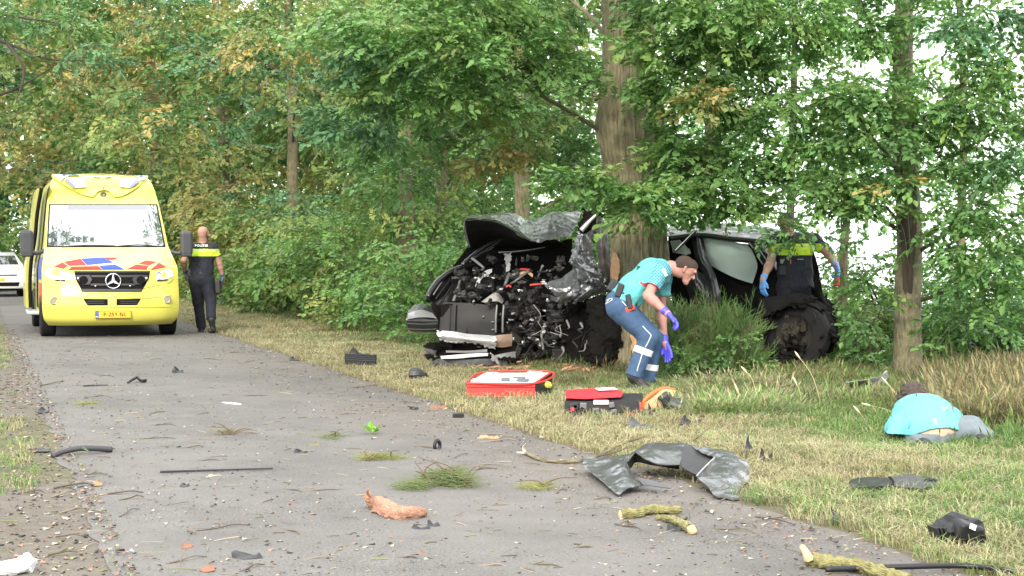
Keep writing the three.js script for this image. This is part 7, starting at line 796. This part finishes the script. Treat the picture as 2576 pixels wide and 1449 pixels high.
// twigs blown over the road
{
  seed(4242); const tw = [[330, 1106, 446, 1104], [360, 1070, 450, 1072], [135, 1228, 232, 1218], [250, 1245, 360, 1238], [300, 1258, 362, 1250], [720, 1240, 880, 1234], [640, 1272, 692, 1256], [470, 1338, 640, 1322], [540, 1312, 565, 1330], [705, 1330, 760, 1350], [600, 1440, 668, 1420], [220, 1193, 262, 1192], [560, 890, 632, 886], [480, 900, 560, 908], [340, 908, 420, 904], [600, 916, 640, 908], [230, 942, 290, 950], [560, 1000, 690, 996], [780, 990, 880, 992], [880, 976, 950, 970], [1190, 1090, 1290, 1098], [1205, 1112, 1300, 1108], [1030, 1120, 1110, 1132], [1110, 1165, 1180, 1140], [1180, 1170, 1280, 1172], [1170, 1190, 1250, 1178], [1390, 1240, 1430, 1232], [1540, 1320, 1620, 1338], [1560, 1310, 1600, 1325], [860, 1350, 900, 1345], [700, 1230, 770, 1242], [490, 1160, 560, 1160], [440, 1130, 520, 1124], [370, 1044, 420, 1036], [300, 1010, 350, 1008], [210, 1000, 280, 998], [100, 970, 160, 960], [130, 1250, 190, 1238], [60, 1240, 110, 1238], [150, 1290, 230, 1280], [140, 1350, 210, 1350], [120, 1395, 200, 1390], [300, 1300, 350, 1280], [420, 1418, 520, 1400], [750, 1410, 850, 1404], [980, 1405, 1060, 1408], [1300, 1420, 1420, 1430], [1180, 1425, 1280, 1428], [1420, 1385, 1500, 1378], [1790, 1330, 1900, 1340], [1900, 1300, 2000, 1320], [1480, 1260, 1540, 1254], [660, 1066, 720, 1062], [820, 1050, 900, 1040], [600, 1090, 660, 1094], [720, 1080, 760, 1086], [930, 1030, 1010, 1034], [1000, 1010, 1060, 1016], [480, 1048, 530, 1040], [170, 1130, 190, 1160]];
  const m2 = [twigMat, std(0.13, 0.105, 0.075, 0.9), std(0.19, 0.16, 0.12, 0.9), std(0.1, 0.09, 0.05, 0.9)];
  for (const [x0, y0, x1, y1] of tw) { const a = gl(x0, y0, 0.008), b = gl(x1, y1, 0.01), k = a.distanceTo(b), n = V(b.z - a.z, 0, a.x - b.x).normalize(), c = a.clone().lerp(b, rr(0.3, 0.45)).addScaledVector(n, k * rr(-0.05, 0.05)).add(V(0, 0.006, 0)), d = a.clone().lerp(b, rr(0.6, 0.8)).addScaledVector(n, k * rr(-0.05, 0.05)).add(V(0, 0.012, 0)), r = rr(0.003, 0.0062); const list = [tube([a, c, d, b], r, r * 0.6, 14, 5, 0.4)]; if (rnd() < 0.5) list.push(tube([c, c.clone().lerp(b, 0.4).addScaledVector(n, k * rr(-0.25, 0.25)).add(V(0, 0.02, 0))], r * 0.7, r * 0.35, 5, 4)); const mi = Math.floor(rnd() * 4) % 4, X = (x0 + x1) / 2, Y = (y0 + y1) / 2, q = qOf(a); wthing('twig', merge(list), m2[mi], `${k > 0.32 ? 'long' : k > 0.2 ? 'short' : 'very short'} ${['dark brown', 'brown', 'pale grey-brown', 'greenish brown'][mi]} twig ${q < QL + 0.15 ? 'on the dirt at the left road edge' : Y > 1370 ? 'on the road at the bottom of the picture' : Y > 1215 ? (X < 700 ? 'on the near road, left of the bark slab' : 'on the near road around the torn panel and mossy branches') : Y > 1120 ? (X < 800 ? 'on the road beside the black trim strip' : 'on the road around the broom sprig') : Y > 1030 ? (X < 700 ? 'on the road left of the white scrap' : 'on the road near the black block') : Y > 940 ? 'on the road before the curled black strip' : 'on the far road in front of the ambulance'}`, 'twig', 'twigs scattered over the road'); }
}
{ // crumbs of bark, gravel and leaf that nobody would count
  seed(717); const g = new THREE.TetrahedronGeometry(1, 0).scale(1, 0.35, 0.6), items = []; const C = [[0.1, 0.08, 0.06], [0.06, 0.055, 0.05], [0.3, 0.27, 0.21], [0.2, 0.12, 0.08], [0.14, 0.115, 0.08], [0.25, 0.14, 0.1], [0.03, 0.03, 0.03], [0.05, 0.045, 0.04], [0.13, 0.11, 0.08], [0.3, 0.28, 0.24], [0.14, 0.16, 0.06]];
  const put = (q, s, r) => { const p = road2(q, s); p.y = (q < QL || q > QR ? groundY(p.x, p.z) : 0.012) + r * 0.25; items.push([p, r]); };
  for (let i = 0; i < 15000; i++) { const s = 5 + Math.pow(rnd(), 1.9) * 26, q = lerp(QL, QR, rnd()), d = fbm(q * 1.1, s * 0.8, 91); if (d < -0.12 && rnd() < 0.6) continue; put(q, s, 0.003 + Math.pow(rnd(), 4) * 0.016); }
  for (let i = 0; i < 14000; i++) { const s = 5 + Math.pow(rnd(), 1.6) * 24; put(QL - Math.pow(rnd(), 1.3) * 1.9 + 0.1, s, 0.004 + Math.pow(rnd(), 2.5) * 0.02); }
  for (let i = 0; i < 2600; i++) { const s = 5 + Math.pow(rnd(), 1.6) * 24; put(QR + gauss() * 0.35, s, 0.004 + Math.pow(rnd(), 3) * 0.02); }
  const m = new THREE.InstancedMesh(g, std(1, 1, 1, 0.9), items.length); items.forEach(([p, r], i) => { E.set(rr(-0.3, 0.3), rr(0, 6.28), rr(-0.3, 0.3)); const e = r * rr(0.7, 1.6); m.setMatrixAt(i, M4.compose(p, Q.setFromEuler(E), SC.set(e, r, r))); m.setColorAt(i, TIP(...tint(pick(C)))); }); m.name = 'litter'; m.castShadow = m.receiveShadow = true; m.userData = { label: 'crumbs of bark, gravel and leaf strewn over the road and its edges', category: 'litter', kind: 'stuff' }; scene.add(m);
}
{ // feathery broom bush in front of the wreck, and single grass stalks
  const b = G(1800, 962), t = thing('broom_bush', 'feathery green broom bush between the bending medic and the car wheel', 'bush', b); seed(8080); const pos = [], nor = [];
  const mats = [], cols = []; { const g = []; for (let i = 0; i < 9; i++) { const a = rr(0, 6.28), l = rr(0.25, 0.5), e = V(Math.cos(a) * l * rr(0.12, 0.45), l, Math.sin(a) * l * rr(0.12, 0.45)); g.push(tube([V(0, 0, 0), e.clone().multiplyScalar(0.5).add(V(e.x * 0.1, 0.04, 0)), e], 0.0032, 0.0012, 4, 3)); for (let k = 0; k < 5; k++) { const s = e.clone().multiplyScalar(rr(0.3, 0.9)), f = s.clone().add(V(rr(-0.06, 0.06), rr(0.05, 0.12), rr(-0.06, 0.06))); g.push(tube([s, f], 0.0024, 0.001, 1, 3)); } } const geo = merge(g); geo.deleteAttribute('uv');
    const C = [[1700, 34, 0.7, 80], [1735, 45, 0.62, 90], [1770, 40, 0.45, 80], [1800, 50, 0.7, 100], [1838, 36, 0.5, 70], [1868, 34, 0.62, 60], [1760, 90, 0.2, 90], [1840, 80, 0.18, 70]]; for (const [cx, w, h, n] of C) { const off = rr(-0.3, 0.3), lean = rr(-0.3, 0.3); for (let i = 0; i < n; i++) { const base = P(cx + gauss() * w * 0.45, 962, -b.z + off + gauss() * 0.16); base.y = Math.pow(rnd(), 1.2) * h * 0.8; E.set(rr(-0.9, 0.9), rr(0, 6.28), lean + rr(-0.8, 0.8)); const s = rr(0.5, 1.1); mats.push(M4.compose(base.sub(b), Q.setFromEuler(E), SC.set(s, s, s)).clone()); const c = pick([[0.085, 0.185, 0.045], [0.11, 0.22, 0.055], [0.07, 0.14, 0.04], [0.14, 0.21, 0.07], [0.13, 0.15, 0.06]]); cols.push(TIP(...tint(c))); } }
    const m = new THREE.InstancedMesh(geo, grassMat, mats.length); mats.forEach((x, i) => { m.setMatrixAt(i, x); m.setColorAt(i, cols[i]); }); m.name = 'foliage'; m.userData.kind = 'stuff'; m.castShadow = m.receiveShadow = true; t.add(m); }
  crown('leaf_shoots', 'oak_fine', [L(1850, 880, 15.9, 40, 50, 0.3, 26, 'green', 0.5), L(1760, 900, 15.7, 50, 40, 0.3, 22, 'green', 0.45), L(1890, 930, 15.8, 40, 30, 0.3, 18, 'olive', 0.45), L(1710, 930, 15.6, 26, 36, 0.2, 10, 'green', 0.4)], b, t);
  for (let i = 0; i < 12; i++) { const X = rr(1720, 1880), a = P(X, 962, -b.z + rr(-0.3, 0.3)).setY(0), e = a.clone().add(V(rr(-0.25, 0.25), rr(0.5, 0.85), rr(-0.15, 0.15))); wpart('stem', tube([a, a.clone().lerp(e, 0.5).add(V(rr(-0.05, 0.05), 0.05, 0)), e], 0.009, 0.003, 8, 5), std(0.12, 0.13, 0.06, 0.9), t); }
  const stalk = (pts, d, label) => { const q = pts.map(([x, y]) => P(x, y, d)), s = thing('grass_stalk', label, 'grass stalk', q[0].clone()); wpart('stem', tube(q, 0.0035, 0.002, 16, 4), std(0.5, 0.42, 0.25, 0.8), s); const e = q[q.length - 1], f = q[q.length - 2], dv = e.clone().sub(f).normalize(); wpart('seed_head', tube([e.clone().addScaledVector(dv, -0.05), e, e.clone().addScaledVector(dv, 0.04)], (u) => 0.001 + 0.008 * Math.sin(Math.PI * u), 0, 8, 5), std(0.6, 0.52, 0.36, 0.85), s); };
  stalk([[2068, 1045], [2058, 990], [2040, 940], [2006, 893]], 13.2, 'tall pale grass stalk with a seed head before the car wheel'); stalk([[2016, 1030], [2012, 985], [2000, 958]], 13.2, 'shorter pale grass stalk left of the tall one'); stalk([[2255, 1052], [2240, 1035], [2180, 1018]], 12, 'drooping pale grass stalk left of the crouching medic'); stalk([[2205, 1095], [2180, 1060], [2155, 1030]], 12, 'leaning pale grass stalk left of the drooping one'); stalk([[2262, 1000], [2245, 980], [2226, 958]], 12.5, 'grass stalk with seed head behind the crouching medic'); stalk([[1920, 1060], [1905, 1000], [1890, 950], [1872, 930]], 13, 'pale bent grass stalk at the fallen log'); stalk([[1860, 1065], [1870, 1020], [1852, 975]], 13, 'thin straw stalk right of the broom bush'); 
  const pole = P(1905, 575, 30); wthing('pole', new THREE.CylinderGeometry(0.07, 0.07, 2.4, 14).translate(pole.x, pole.y - 0.6, pole.z), std(0.45, 0.45, 0.47, 0.5), 'pale grey pole standing behind the roof of the wrecked car', 'pole');
}

{ // torn bark and splinters under the wreck
  seed(919); const items = []; for (const [X0, X1, Y0, Y1, n] of [[1390, 1560, 900, 932, 520], [1190, 1340, 926, 950, 160], [1420, 1500, 925, 950, 120]]) for (let i = 0; i < n; i++) { const g = G(rr(X0, X1), rr(Y0, Y1)); items.push(V(g.x, groundY(g.x, g.z) + rr(0.01, 0.07), g.z)); }
  const m = new THREE.InstancedMesh(new THREE.TetrahedronGeometry(1, 1).scale(1, 0.25, 0.5), std(1, 1, 1, 0.9), items.length); items.forEach((p, i) => { E.set(rr(-0.5, 0.5), rr(0, 6.28), rr(-0.5, 0.5)); const s = rr(0.015, 0.06); m.setMatrixAt(i, M4.compose(p, Q.setFromEuler(E), SC.set(s * 1.5, s, s))); m.setColorAt(i, TIP(...tint(pick([[0.36, 0.17, 0.1], [0.28, 0.13, 0.08], [0.42, 0.22, 0.14], [0.2, 0.1, 0.07], [0.5, 0.33, 0.2]])))); }); m.name = 'bark_litter'; m.castShadow = m.receiveShadow = true; m.userData = { label: 'red-brown splinters of bark on the ground under the wrecked car', category: 'bark', kind: 'stuff' }; scene.add(m);
}

{ // fine sticks and leaf stems among the crumbs
  seed(929); const g = tube([V(-0.5, 0, 0), V(-0.1, 0.04, 0.06), V(0.5, 0, -0.03)], 0.06, 0.04, 4, 4), items = []; for (let i = 0; i < 3200; i++) { const s = 5 + Math.pow(rnd(), 1.8) * 26, q = lerp(QL - 1.2, QR + 0.6, rnd()), p = road2(q, s); if (fbm(q * 0.9, s * 0.7, 77) < -0.08 && rnd() < 0.7) continue; p.y = (q < QL || q > QR ? groundY(p.x, p.z) : 0.012) + 0.006; items.push(p); }
  const m = new THREE.InstancedMesh(g, std(1, 1, 1, 0.9), items.length); items.forEach((p, i) => { E.set(rr(-0.1, 0.1), rr(0, 6.28), rr(-0.15, 0.15)); const l = 0.015 + Math.pow(rnd(), 3) * 0.11, w = rr(0.02, 0.05); m.setMatrixAt(i, M4.compose(p, Q.setFromEuler(E), SC.set(l, w, w))); m.setColorAt(i, TIP(...tint(pick([[0.09, 0.07, 0.05], [0.14, 0.11, 0.08], [0.2, 0.17, 0.12], [0.3, 0.26, 0.18], [0.15, 0.17, 0.07]])))); }); m.name = 'twig_litter'; m.castShadow = m.receiveShadow = true; m.userData = { label: 'fine twig fragments and leaf stems strewn over the road', category: 'litter', kind: 'stuff' }; scene.add(m);
}
renderer.render(scene, camera);
